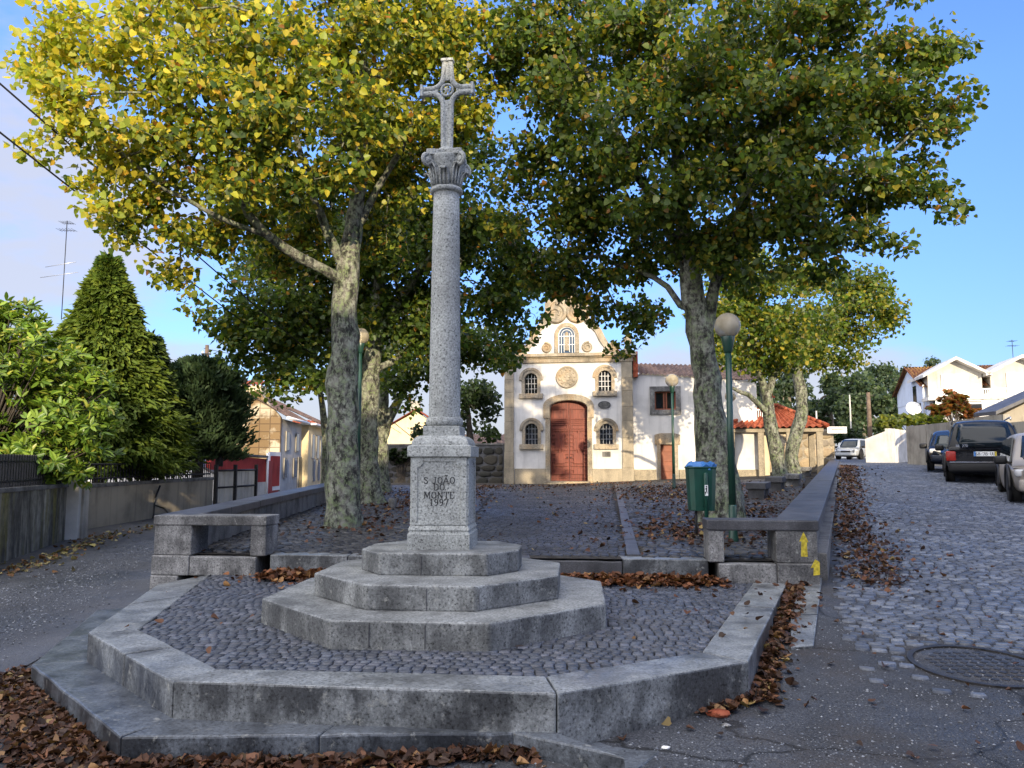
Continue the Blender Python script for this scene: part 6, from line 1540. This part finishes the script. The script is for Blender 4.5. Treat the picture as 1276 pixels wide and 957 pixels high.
B5 = [(700, 40, 70, 13), (690, 130, 65, 13), (660, 200, 50, 14), (720, 210, 60, 13), (770, 80, 75, 12.5), (780, 170, 70, 12), (760, 270, 55, 13), (700, 285, 48, 14), (655, 318, 36, 15), (688, 335, 30, 15), (735, 335, 34, 15), (800, 330, 50, 14.5),
      (802, 392, 32, 15.5), (768, 388, 22, 15.5), (850, 60, 80, 12), (860, 160, 70, 12), (840, 240, 60, 12.5), (890, 320, 42, 13.5), (930, 60, 80, 12), (950, 150, 75, 12), (930, 240, 70, 12.5), (940, 308, 52, 13), (1010, 50, 75, 12), (1030, 130, 70, 12),
      (1020, 210, 65, 12.3), (1010, 285, 52, 12.6), (1085, 60, 55, 12), (1105, 130, 55, 12), (1140, 62, 36, 12), (1178, 78, 24, 12.2), (1180, 118, 26, 12), (1196, 140, 16, 12), (1155, 190, 38, 12.2), (1110, 205, 45, 12.4), (1128, 250, 32, 12.6),
      (1165, 240, 18, 12.5), (1085, 288, 30, 12.8), (1112, 302, 14, 13), (620, 90, 45, 13), (630, 30, 50, 13), (1045, 330, 30, 14), (640, 270, 40, 14.5), (1196, 62, 10, 12.2), (1190, 262, 7, 12.6), (720, 345, 34, 15.5), (748, 372, 15, 15.5), (690, 343, 32, 15.5), (737, 388, 8, 15.5), (790, 415, 18, 15.5), (776, 436, 7, 15.5), (705, 360, 17, 16), (728, 370, 10, 15.5), (745, 395, 7, 15.5),
      (905, 300, 45, 14.8), (862, 320, 42, 14.9), (930, 180, 70, 14.5), (1080, 150, 60, 13.2), (1125, 150, 45, 12.9), (1060, 240, 52, 13.4), (705, 110, 62, 14.6), (740, 250, 52, 14.4), (990, 260, 55, 13.8), (820, 270, 50, 14.8), (900, 60, 90, 15, .7), (780, 60, 90, 15, .7), (860, 200, 80, 15, .7), (960, 200, 70, 14.5, .7), (1040, 90, 70, 14, .6), (700, -60, 80, 13, .6), (850, -70, 90, 12, .6), (1000, -60, 90, 12, .6), (1100, -25, 50, 12, .6)]
tree('lime_tree', 'large green lime tree with a thick dark trunk, behind the litter bin', T5, B5, 36, 31, .108, GREEN, [6, 4, 4, .8, .15, .25], 'bark', tone=mixed(.13), flare=1.1)
T2 = [[(459, 628, 21, .34), (457, 560, 21, .30), (460, 480, 21, .27), (468, 400, 21, .2), (475, 330, 20.8, .14), (482, 250, 20.5, .09), (490, 160, 20, .05)],
      [(458, 500, 21, .14), (430, 430, 20.8, .11), (395, 400, 20.5, .08), (340, 390, 20.2, .05)], [(464, 440, 21, .14), (500, 370, 20.8, .11), (545, 310, 20.4, .08), (600, 270, 20, .05)], [(462, 470, 21, .10), (510, 430, 21, .08), (560, 380, 21, .05)]]
B2 = [(340, 420, 55, 20), (298, 432, 30, 20), (358, 468, 36, 20), (400, 430, 50, 21), (330, 375, 55, 20), (286, 396, 26, 19.5), (480, 330, 70, 21), (520, 290, 70, 20), (560, 355, 60, 21), (470, 410, 55, 21), (530, 415, 42, 21), (600, 295, 60, 20), (618, 375, 42, 20),
      (580, 230, 60, 20), (420, 290, 60, 22), (370, 325, 55, 21), (500, 200, 70, 20), (440, 350, 55, 22), (400, 480, 22, 20), (640, 330, 34, 20), (640, 380, 28, 20), (652, 424, 13, 20), (648, 345, 32, 20), (632, 448, 10, 20), (664, 398, 11, 20), (668, 365, 16, 19), (420, 385, 50, 22.5), (370, 400, 48, 20.5), (440, 430, 38, 23), (505, 385, 50, 22), (560, 320, 55, 22), (455, 300, 55, 22.5), (375, 265, 60, 21, .6), (320, 315, 45, 21, .6), (640, 415, 22, 21)]
tree('lime_tree', 'second lime tree on the left row, dense dark green, just behind the nearest left trunk', T2, B2, 52, 28, .135, GREEN, [5, 6, 3, .5, .1, .1], 'bark', ref=1.0, spread=.48, tone=mixed(.06))
T3 = [[(474, 616, 28, .30), (474, 560, 28, .26), (476, 500, 28, .22), (484, 430, 28, .14), (500, 360, 27.5, .08)], [(475, 530, 28, .12), (500, 490, 28, .09), (540, 450, 28, .06), (590, 420, 28, .04)], [(474, 560, 28, .10), (490, 520, 27.6, .08), (505, 490, 27, .05)]]
B3 = [(520, 448, 38, 27), (492, 475, 28, 27), (558, 436, 42, 28), (600, 426, 38, 28), (440, 462, 40, 28), (545, 470, 22, 27), (470, 440, 45, 29), (520, 400, 45, 29), (620, 440, 22, 28), (510, 505, 12, 26.5)]
tree('lime_tree', 'third dark lime tree farther back in the left row, beside the garden wall', T3, B3, 46, 24, .16, GREEN, [5, 6, 3, .4, .1, .1], 'bark', ref=1.1, spread=.55)
T4 = [[(404, 640, 24, .13), (406, 560, 24, .11), (404, 520, 24, .10), (398, 480, 23.8, .07), (385, 440, 23.5, .04)]]
tree('lime_tree', 'slim curved dark tree leaning out at the left of the nearest left trunk', T4, [(380, 430, 36, 23.5), (350, 452, 30, 23), (405, 410, 35, 24), (330, 480, 14, 22.5)], 20, 16, .18, GREEN, [5, 6, 3, .4, .1, .1], 'bark', ref=1.0, spread=.5)
T7 = [[(977, 604, 27, .27), (968, 570, 27, .235), (960, 530, 27, .22), (956, 500, 27, .20), (950, 478, 27, .15), (944, 450, 27, .10), (938, 410, 27, .06), (930, 360, 27, .04)], [(955, 492, 27, .14), (968, 462, 27, .11), (985, 440, 27, .08), (1000, 410, 27, .05)], [(958, 518, 27, .10), (940, 498, 26.6, .085), (922, 487, 26.2, .07), (905, 481, 26, .04)]]
B7 = [(892, 402, 36, 25.5), (902, 448, 22, 25.5), (935, 335, 46, 26), (975, 420, 30, 26), (940, 400, 48, 27), (978, 382, 52, 27), (920, 350, 45, 27), (1018, 415, 36, 28), (960, 445, 30, 27), (1000, 340, 45, 28), (918, 428, 26, 26), (905, 395, 30, 26), (985, 442, 20, 26), (930, 455, 14, 26)]
LIT = [(.13, .17, .022), (.08, .13, .018), (.24, .23, .03), (.05, .09, .014), (.34, .27, .035)]
tree('lime_tree', 'slim leaning tree with forked trunk on the right row, beside the tile roofed shelter', T7, B7, 56, 24, .15, LIT, [4, 4, 3, 3, .8], 'bark', ref=1.1, spread=.5)
T8 = [[(990, 594, 31, .28), (986, 565, 31, .25), (994, 535, 31, .25), (1000, 510, 31, .24), (995, 475, 31, .21), (988, 440, 31, .15), (990, 400, 31, .08)], [(990, 450, 31, .1), (1020, 420, 31, .07), (1060, 390, 31, .04)]]
B8 = [(1040, 380, 46, 31), (1074, 370, 38, 31), (1094, 398, 24, 31), (1060, 420, 36, 31), (1040, 446, 28, 31), (1080, 345, 26, 31), (1010, 400, 45, 32), (1005, 448, 22, 31), (1100, 370, 16, 31), (1062, 455, 14, 31)]
tree('lime_tree', 'pale bare trunked tree with bright yellow green leaves right of the shelter', T8, B8, 54, 24, .155, LIT, [4, 4, 3, 3, .8], 'bark', ref=1.2, spread=.55)
T9 = [[(584, 600, 46, .3), (586, 560, 46, .25), (584, 520, 46, .15), (582, 490, 46, .06)]]
tree('holm_oak', 'dark evergreen tree behind the garden wall, just left of the chapel', T9, [(580, 505, 40, 46), (556, 520, 30, 46), (608, 512, 26, 46), (590, 482, 26, 46), (538, 535, 20, 45), (612, 540, 18, 45), (560, 550, 18, 45)], 26, 20, .26, [(.02, .035, .01), (.03, .05, .014), (.045, .07, .02)], [4, 4, 1], 'bark_dark', group='trees beyond the plaza', ref=1.4, spread=.6)
# ---- conifers
def conifer(name, label, px, base_y, top_y, Y, wid, n, size, pal, wts, bare=.06, power=.95, upright=False, zb=None, trunk_r=.16):
    b = P(px, base_y, Y); h = P(px, top_y, Y).z - b.z; t = thing(name, label, 'tree', b, 0, None)
    MB().tube([(0, 0, -.4), (.03, 0, h * .5), (0, 0, h * .93)], [trunk_r, trunk_r * .7, .02], 9).build('trunk', MAT['bark_dark'], t)
    f = rng.random(n) ** .8; ang = rng.random(n) * 2 * math.pi; W = wid * Y / FPX
    lob = 1 + .16 * np.sin(ang * 5 + f * 23) + .10 * np.sin(ang * 9 - f * 40) + .15 * rng.normal(size=n) + .22 * np.sin(f * 31 + np.floor(ang * 2.2) * 2.4) * (f < .9) + .25 * (rng.random(n) < .07)
    prof_ = (1 - f) ** power * (np.clip((f + .03) / .14, 0, 1) ** .5) if not upright else np.sqrt(np.clip(1 - (np.abs(f - .42) / .6) ** 2.4, 0, 1))
    r = W * prof_ * lob * (1 - .45 * rng.random(n) ** 3)
    z = h * (bare + (1 - bare) * f); rad_ = np.stack([np.cos(ang), np.sin(ang), np.zeros(n)], 1)
    p = rad_ * r[:, None] + np.stack([np.zeros(n), np.zeros(n), z - r * .10], 1)
    d = rad_ * 1.0 + rng.normal(size=(n, 3)) * .35 + np.array([0, 0, .9 if upright else -.25]); nr = rng.normal(size=(n, 3)) * .5 + np.array([0, 0, .55]) + rad_ * (.9 if upright else .85)
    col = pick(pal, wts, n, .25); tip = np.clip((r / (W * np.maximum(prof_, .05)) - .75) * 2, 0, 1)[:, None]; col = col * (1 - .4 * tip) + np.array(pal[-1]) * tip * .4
    leaves('crown', p, d, nr, size * rng.uniform(.6, 1.3, n), col, MAT['leaf_conifer'], t, SPRAY, .6); return t
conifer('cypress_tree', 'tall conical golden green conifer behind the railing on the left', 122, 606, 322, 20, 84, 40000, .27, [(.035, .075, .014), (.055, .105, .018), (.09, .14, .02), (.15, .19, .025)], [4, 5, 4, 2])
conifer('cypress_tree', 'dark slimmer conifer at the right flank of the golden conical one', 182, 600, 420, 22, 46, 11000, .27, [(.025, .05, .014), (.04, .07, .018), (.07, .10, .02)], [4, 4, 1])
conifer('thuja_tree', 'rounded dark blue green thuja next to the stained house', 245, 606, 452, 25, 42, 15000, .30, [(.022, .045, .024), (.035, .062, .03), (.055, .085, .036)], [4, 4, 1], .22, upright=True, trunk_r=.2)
# ---- broad leaved bush over the stained wall
def bush(name, label, cat, blobs, k, whorl, size, pal, wts, m, base, tmpl=LANCE, ref=.7, droop=.15, grp=None, stem='bark_dark'):
    tg = blob_points(blobs, k, ref); t = thing(name, label, cat, base, 0, grp); N = len(tg) * whorl; b = np.array(base)
    st_ = MB()
    for i in range(0, len(tg), 9):
        g = tg[i] - b; st_.tube([(g[0] * .1, g[1] * .1, -.1), (g[0] * .25, g[1] * .25, g[2] * .6), tuple(g)], [.035, .02, .008], 5, cap=False)
    st_.build('stem', MAT[stem], t)
    axv = unit(rng.normal(size=(len(tg), 3)) * .5 + unit(tg - b) * .6 + np.array([0, -.2, .5])); c = np.repeat(tg, whorl, 0); a = np.repeat(axv, whorl, 0)
    q = unit(np.cross(a, rng.normal(size=(N, 3)))); d = q + a * rng.uniform(-.1, .7, (N, 1)); d[:, 2] -= droop
    nr = a + rng.normal(size=(N, 3)) * .25
    leaves('foliage', c - b + q * .02, d, nr, size * rng.uniform(.65, 1.2, N), pick(pal, wts, N, .2), m, t, tmpl, .5); return t
bush('laurel_bush', 'bright yellow green large leaved bush hanging over the stained wall at the left edge', 'bush',
     [(15, 415, 45, 15.2), (58, 445, 50, 14.7), (100, 475, 40, 15.1), (25, 495, 60, 14.5), (80, 530, 48, 14.6), (15, 560, 45, 14.1), (108, 555, 30, 14.7), (122, 515, 24, 15.1), (50, 588, 34, 14.6), (70, 560, 40, 14.4), (30, 575, 40, 14.4), (10, 600, 34, 14.2), (95, 588, 20, 14.7), (-20, 590, 40, 14.2), (-50, 430, 60, 14.7), (-60, 530, 60, 14.2), (70, 580, 26, 14.6), (20, 390, 22, 15.3), (60, 480, 60, 15.9), (10, 470, 60, 15.9)],
     135, 7, .185, [(.11, .19, .022), (.17, .25, .03), (.07, .13, .02), (.30, .31, .05)], [4, 4, 3, 1], MAT['leaf_thick'], (P(20, 620, 14.8).x - .6, 14.8, .3))
# ---- far vegetation on the right
EUC = [(.055, .085, .045), (.08, .115, .06), (.11, .15, .07), (.035, .06, .035)]
for i, (px, top, Y, wd, lab) in enumerate([(930, 430, 78, 34, 'grey green eucalyptus behind the shelter, leftmost of the far row'), (985, 452, 84, 34, 'grey green eucalyptus seen between the two slim trunks by the shelter'), (1035, 462, 88, 32, 'grey green eucalyptus above the small white wall sign'),
                                          (1072, 462, 80, 34, 'eucalyptus directly behind the slim white pole'), (1104, 446, 92, 36, 'tall eucalyptus rising between the wooden pole and the gabled house'), (1135, 456, 98, 34, 'eucalyptus whose top shows over the left roof edge of the gabled house'), (1165, 447, 110, 30, 'far eucalyptus just showing above the gabled house roof')]):
    b = P(px, 560, Y); b.z = 2.2; m_ = Y / FPX; h = P(px, top, Y).z - b.z; rows = [[(px, 577, Y, .4), (px + 3, 540, Y, .3), (px - 2, 500, Y, .2), (px + 2, top + 14, Y, .08)]]
    bl_ = []
    for q_ in range(16):
        fy = random.random(); bl_.append((px + random.uniform(-1, 1) * wd * (1.0 - .45 * (1 - fy)), lerp(top + 12, 545, fy), random.uniform(8, 14), Y + random.uniform(-3, 3)))
    bl_.append((px, top + 10, 12, Y))
    tree('eucalyptus_tree', lab, rows, bl_, 24, 22, .40, EUC, [4, 4, 2, 3], 'bark_pale', group='eucalyptus trees in the distance', ref=1.2, spread=.85, twig=.02, flare=1.1)
bush('ivy_hedge', 'sunny yellow green hedge along the top of the white wall before the gabled house', 'hedge', [(1098 + i * 9, 524 + (i % 3) * 2 - (i > 3) * 2, 9, 42 + i * .4) for i in range(9)], 60, 6, .22, [(.13, .16, .025), (.20, .21, .03), (.07, .10, .02)], [4, 3, 3], MAT['leaf'], (P(1135, 540, 44).x, 44, 2.4), HEART, .5)
bush('red_shrub', 'rounded shrub with reddish autumn leaves in front of the gabled house', 'shrub', [(1188, 508, 19, 46), (1175, 514, 13, 46), (1203, 510, 14, 46), (1190, 496, 12, 46), (1210, 518, 9, 46), (1166, 510, 9, 46)], 60, 7, .26, [(.20, .07, .025), (.10, .12, .03), (.26, .12, .03), (.14, .05, .02)], [4, 4, 2, 3], MAT['leaf'], (P(1188, 535, 46).x, 46, 2.6), HEART, .6)
bush('dark_hedge', 'dark green hedge at the right edge between the cars and the outbuilding', 'hedge', [(1262, 545, 20, 30), (1285, 545, 24, 30), (1310, 550, 30, 30), (1255, 556, 14, 29.5), (1275, 560, 20, 29)], 60, 6, .16, [(.025, .05, .014), (.04, .075, .02), (.06, .09, .025)], [4, 4, 2], MAT['leaf'], (P(1270, 575, 30).x, 30, 1.6), HEART, .6)
bush('spiky_bush', 'small dark bush by the far bend beside the rubble wall', 'bush', [(1056, 543, 9, 68), (1048, 547, 7, 68), (1064, 547, 7, 68)], 60, 7, .5, [(.012, .025, .010), (.02, .035, .014)], [1, 1], MAT['leaf'], (P(1056, 565, 68).x, 68, 2.1), LANCE, .5)
bush('ivy_patch', 'dark ivy spilling over the garden wall between the trunks and the pedestal', 'ivy', [(480 + i * 8, 562 + (i % 3) * 5, 9, 39.6) for i in range(7)], 40, 6, .2, [(.012, .022, .008), (.02, .034, .012)], [1, 1], MAT['leaf'], (P(500, 580, 39.7).x, 39.7, .8), HEART, .5)

# ================================================================ fallen leaves
BROWN = [(.085, .040, .022), (.12, .053, .027), (.065, .032, .019), (.20, .11, .045), (.045, .026, .018), (.25, .18, .07)]
def litter(name, label, pts, zf, n, size=.07, lift=.03, spread=.0, pal=BROWN, wts=(4, 4, 4, 1.5, 4, .6)):
    """pts: list of (x, y, radius_x, radius_y, weight)"""
    w_ = np.array([p[4] for p in pts], float); i = rng.choice(len(pts), n, p=w_ / w_.sum()); q = np.array([p[:4] for p in pts])[i]
    a = rng.normal(size=(n, 2)) * .5 * np.where(rng.random((n, 1)) < .16, 2.4, .9); x, y = q[:, 0] + a[:, 0] * q[:, 2], q[:, 1] + a[:, 1] * q[:, 3]
    den = np.exp(-(a ** 2).sum(1)); z = np.array([zf(X, Y) for X, Y in zip(x, y)]) + .008 + rng.random(n) * lift * den
    keep = z > -5; x, y, z, den = x[keep], y[keep], z[keep], den[keep]; n = len(x)
    p = np.stack([x, y, z], 1); d = rng.normal(size=(n, 3)) * np.array([1, 1, .25]); nr = rng.normal(size=(n, 3)) * .42 + np.array([0, 0, 1])
    o = leaves(name, p - d * 0, d, nr, size * rng.uniform(.4, 1.3, n), pick(pal, wts, n, .35), MAT['leaf_dry'], None, HEART * np.array([1, 1, 2.2]), .9)
    return tag(o, label, 'leaves', None, 'stuff')
zg_ = lambda x, y: z_ground(x, y)
inside = lambda x, y, poly: inpoly(x, y, poly)
plo = [(p.x, p.y) for p in plat_out] + [(back_r.x, back_r.y), (back_l.x, back_l.y)]; lou = [(p.x, p.y) for p in low_out[:5]]
def zfloor(x, y):
    """top of whatever lies at this place in the forecourt"""
    if inpoly(x, y, plo): return ZP
    if inpoly(x, y, lou + plo[3:0:-1]): return -9
    return z_ground(x, y)
def seg(a, b, n, rx, ry, w_=1): return [(lerp(a[0], b[0], i / max(n - 1, 1)), lerp(a[1], b[1], i / max(n - 1, 1)), rx, ry, w_) for i in range(n)]
gp = lambda px, py, z=0: tuple(G(px, py, z)[:2])
litter('fallen_leaves', 'thick drift of brown fallen leaves along the lower left step', seg(gp(28, 850), gp(130, 950), 8, .30, .22) + seg(gp(20, 870), gp(90, 957), 6, .45, .3, .8), lambda x, y: -9 if inpoly(x, y, plo) else zfloor(x, y), 5200, .056, .045)
litter('fallen_leaves', 'line of brown fallen leaves along the foot of the front step', seg(gp(150, 956), gp(420, 962), 9, .2, .10) + seg(gp(420, 960), gp(690, 950), 8, .2, .09, .7), lambda x, y: -9 if inpoly(x, y, plo) else zfloor(x, y), 1500, .065, .035)
litter('fallen_leaves', 'brown leaves drifted between the platform edge and the flagstones on the right', seg(gp(995, 728, .37), gp(962, 800, .27), 8, .06, .2) + seg(gp(958, 810, .25), gp(948, 868, .13), 5, .11, .16, .8) + seg(gp(930, 880, .1), gp(830, 900, .06), 5, .22, .08, .4), lambda x, y: -9 if inpoly(x, y, plo) else z_ground(x, y) + .01, 1700, .062, .035)
litter('fallen_leaves', 'reddish leaf drift on the forecourt below the left bench', seg((-2.75, front_y(-2.75) - .30), (-1.35, front_y(-1.35) - .25), 7, .28, .20), lambda x, y: ZP if y < front_y(x) - .01 else -9, 2300, .072, .09, pal=[(.135, .052, .022), (.19, .075, .03), (.075, .034, .018), (.25, .13, .05)], wts=(4, 3, 4, 1))
litter('fallen_leaves', 'reddish leaf drift on the forecourt below the right end of the plaza step', seg((.5, front_y(.5) - .22), (2.15, front_y(2.15) - .22), 8, .3, .18), lambda x, y: ZP if y < front_y(x) - .01 else -9, 2300, .072, .08, pal=[(.135, .052, .022), (.19, .075, .03), (.075, .034, .018), (.25, .13, .05)], wts=(4, 3, 4, 1))
dW = (WALL_R1 - WALL_R0).normalized(); nW = Vector((dW.y, -dW.x))
litter('fallen_leaves', 'long band of brown leaves on the road along the right bench wall', [((WALL_R0 + dW * s + nW * (.35 + .2 * (s < 3)))[0], (WALL_R0 + dW * s + nW * (.35 + .2 * (s < 3)))[1], .45 if s < 4 else .4, .5, 1.6 if s < 5 else .8) for s in np.arange(.3, 26, .5)],
       lambda x, y: z_ground(x, y) + .015 if x > wall_rx(y) + .07 else -9, 3000, .066, .03)
zpl = lambda x, y: z_plaza(x, y) + .025 if (wall_lx(y) + .55 < x < wall_rx(y) - .55 and y > front_y(x) + .1 and y < 36) else -9
litter('fallen_leaves', 'brown leaves scattered over the plaza paving under the right trees', [(3.2, 13, 1.6, 2.5, 1), (4.6, 16, 2, 3, 1.4), (5.5, 21, 2.6, 4, 2), (6.5, 27, 3, 4, 2), (4.2, 24, 1.5, 6, 1.2), (2.6, 12, .8, 1.6, .6), (3, 33, 4, 2, 1)], zpl, 4600, .075, .02)
litter('fallen_leaves', 'brown leaves scattered over the plaza paving under the left trees', [(-2.5, 20, 1.5, 4, 1), (-3, 27, 2, 5, 1.6), (-1.8, 25, 1.2, 4, 1.4), (-1.5, 32, 2, 3, 1.4), (-2.6, 14, 1.3, 3, .5)], zpl, 3200, .075, .02)
litter('fallen_leaves', 'pale yellow leaves strewn along the foot of the stained wall', seg((-7.0, 11.2), (B.x + .5, 15.6), 8, .35, .4) + seg((B.x + .6, 15.5), (Cw.x + 1.2, 19), 5, .5, .5, .7), lambda x, y: z_ground(x, y) + .01 if x > lerp(A.x, B.x, (y - A.y) / (B.y - A.y)) + .05 else -9, 420, .075, .02, pal=[(.28, .23, .10), (.16, .08, .03), (.22, .18, .06)], wts=(3, 3, 2))
litter('fallen_leaves', 'sparse brown leaves scattered over the forecourt paving and slabs', [(-1, 8.6, 2.6, .6, 1), (1.6, 7.5, 1, 1.4, .6), (-2.5, 7, 1, 1, .4), (3.2, 7.2, 2.5, 2.5, 1.0), (2.5, 4.6, 1.6, .7, .8)], lambda x, y: -9 if math.hypot(x - cc.x, y - cc.y) < 1.6 or inpoly(x, y, lou + plo[3:0:-1]) else (ZP + .01 if inpoly(x, y, plo) else z_ground(x, y) + .012), 170, .06, .01)
# grit washed over the worn asphalt
def grit(name, label, pts, n, smin, smax, zf, cols):
    w_ = np.array([q[4] for q in pts], float); i = rng.choice(len(pts), n, p=w_ / w_.sum()); q = np.array([q[:4] for q in pts])[i]
    x, y = q[:, 0] + rng.normal(size=n) * q[:, 2], q[:, 1] + rng.normal(size=n) * q[:, 3]; z = np.array([zf(a, b) for a, b in zip(x, y)]); k_ = z > -5
    x, y, z = x[k_], y[k_], z[k_]; n = len(x); s_ = smin + (smax - smin) * rng.random(n) ** 3
    O = np.array([(1, 0, 0), (0, 1, 0), (-1, 0, 0), (0, -1, 0), (0, 0, .7), (0, 0, -.6)])[None] * (1 + .3 * rng.normal(size=(n, 6, 1))); 
    V = np.stack([x, y, z], 1)[:, None] + O * s_[:, None, None]; F = np.array([(0, 1, 4), (1, 2, 4), (2, 3, 4), (3, 0, 4)]).ravel()
    L = (F[None] + 6 * np.arange(n)[:, None]).ravel(); o = fast_mesh(name, V.reshape(-1, 3), L, np.arange(4 * n) * 3, MAT['stones'], None, np.repeat(pick(cols, [1] * len(cols), n, .3), 6, 0))
    return tag(o, label, 'gravel', None, 'stuff')
GR = [(.10, .11, .13), (.16, .17, .19), (.07, .075, .085), (.19, .20, .215)]
grit('gravel', 'loose grey grit over the worn asphalt at the front right', [(2.6, 5.2, 1.3, 1.0, 3), (1.2, 4.5, .7, .35, 1), (4.2, 6.6, 1.2, 1.3, 2), (3.3, 7.6, .5, 1.0, 1)], 10000, .004, .011, lambda x, y: -9 if inpoly(x, y, plo) or inpoly(x, y, lou + plo[3:0:-1]) else z_ground(x, y) + .002, GR)
grit('gravel', 'band of loose grey gravel down the middle of the lane on the left', seg((-5.6, 7.5), (-6.6, 16), 10, .35, .7, 1) + seg((-4.6, 6), (-5.4, 10.5), 6, .3, .5, .6), 9000, .005, .016, lambda x, y: z_ground(x, y) + .012 if x < wall_lx(y) - .1 else -9, GR)
# loose pebbles at the front right
for i, (px, py, s_, m, lab) in enumerate([(895, 901, .05, 'tile_red', 'small broken piece of red brick lying on the asphalt'), (846, 889, .028, 'whitepaint', 'white pebble by the foot of the platform'), (905, 912, .02, 'granite_bench', 'tiny grey pebble on the asphalt below the brick piece'), (830, 935, .018, 'whitepaint', 'tiny white pebble near the bottom of the picture')]):
    p = G(px, py, .06); p.z = z_ground(p.x, p.y) + s_ * .35; bm = bmesh.new(); bmesh.ops.create_icosphere(bm, subdivisions=2, radius=1)
    for v in bm.verts: v.co = Vector((v.co.x * s_ * 1.5, v.co.y * s_, v.co.z * s_ * .6)) * random.uniform(.8, 1.15)
    me = bpy.data.meshes.new('pebble'); bm.to_mesh(me); bm.free(); me.materials.append(MAT[m]); o = bpy.data.objects.new('pebble', me); COL.objects.link(o); o.location = p; tag(o, lab, 'pebble')

# ================================================================ unseen houses and a tree, added behind the camera to shade the forecourt
sphi, cphi = math.sin(R(SUN_AZ)), math.cos(R(SUN_AZ))
def behind(c, s): return Vector((c * cphi + s * sphi, c * sphi - s * cphi, -.3))
def blocker_house(label, c0, c1, s, H, roof_h, m, storeys):
    p = behind(c0, s); t = thing('blocker_house', label, 'house', p, R(SUN_AZ)); W_ = c1 - c0; D = 8
    MB().box((W_ / 2, -D / 2, H / 2), (W_, D, H)).build('wall', MAT[m], t)
    k = MB(); tiled(k, (-.3, .4, H), (W_ + .3, .4, H), (W_ + .3, -D / 2, H + roof_h), (-.3, -D / 2, H + roof_h), int(W_ * 3), .05); tiled(k, (W_ + .3, -D - .4, H), (-.3, -D - .4, H), (-.3, -D / 2, H + roof_h), (W_ + .3, -D / 2, H + roof_h), int(W_ * 3), .05)
    k.build('roof', MAT['tile_red'], t)
    MB().slab_xz([(-D, H - .02), (0, H - .02), (-D / 2, H + roof_h - .05)], .02, W_ - .02, Matrix.Translation((0, 0, 0)) @ Matrix.Rotation(R(90), 4, 'Z') @ Matrix.Scale(-1, 4, (0, 1, 0))).build('gable', MAT[m], t)
    n = int(W_ / 2.6)
    for f_ in range(storeys):
        for i in range(n):
            x, z = (i + .5) * W_ / n, 1.6 + f_ * (H / storeys)
            fr = MB().box((x, .03, z), (1.25, .1, 1.65)).build('window', MAT['whitepaint'], t); MB().box((x, .06, z), (1.0, .08, 1.4)).build('pane', MAT['glass'], fr)
    return t
blocker_house('pale three storey house across the road behind the viewpoint, straight behind the cross', -4.4, 8.55, 19, 10.0, 1.55, 'cream', 3)
blocker_house('low white house across the road behind the viewpoint, on the left', -22, -4.45, 19, 7.8, 1.2, 'white_dirty', 2)
blocker_house('long yellow three storey house across the road behind the viewpoint, on the right', 8.6, 44, 19.1, 9.3, 1.5, 'yellow', 3)
b = behind(5.3, 14.5)  # unseen tree added to keep the sun off the right lime tree
tg_ = thing('blocker_tree', 'broad tree standing by the road behind the viewpoint', 'tree', b)
MB().tube([(0, 0, -.2), (.1, 0, 3), (0, .1, 7), (.2, 0, 11)], [.35, .26, .18, .05], 10).build('trunk', MAT['bark'], tg_)
N = 5200; v = unit(rng.normal(size=(N, 3))) * rng.random((N, 1)) ** .4; v = v * np.array([4.2, 3.4, 4.6]) * (1 + .2 * np.sin(v[:, :1] * 7) + .15 * np.sin(v[:, 2:3] * 9)) + np.array([0, 0, 8.4])
leaves('crown', v, rng.normal(size=(N, 3)) + np.array([0, 0, -.5]), rng.normal(size=(N, 3)) + np.array([0, 0, 1]), .34, pick(GREEN, [5, 3, 4, 1, .3, .2], N), MAT['leaf'], tg_)
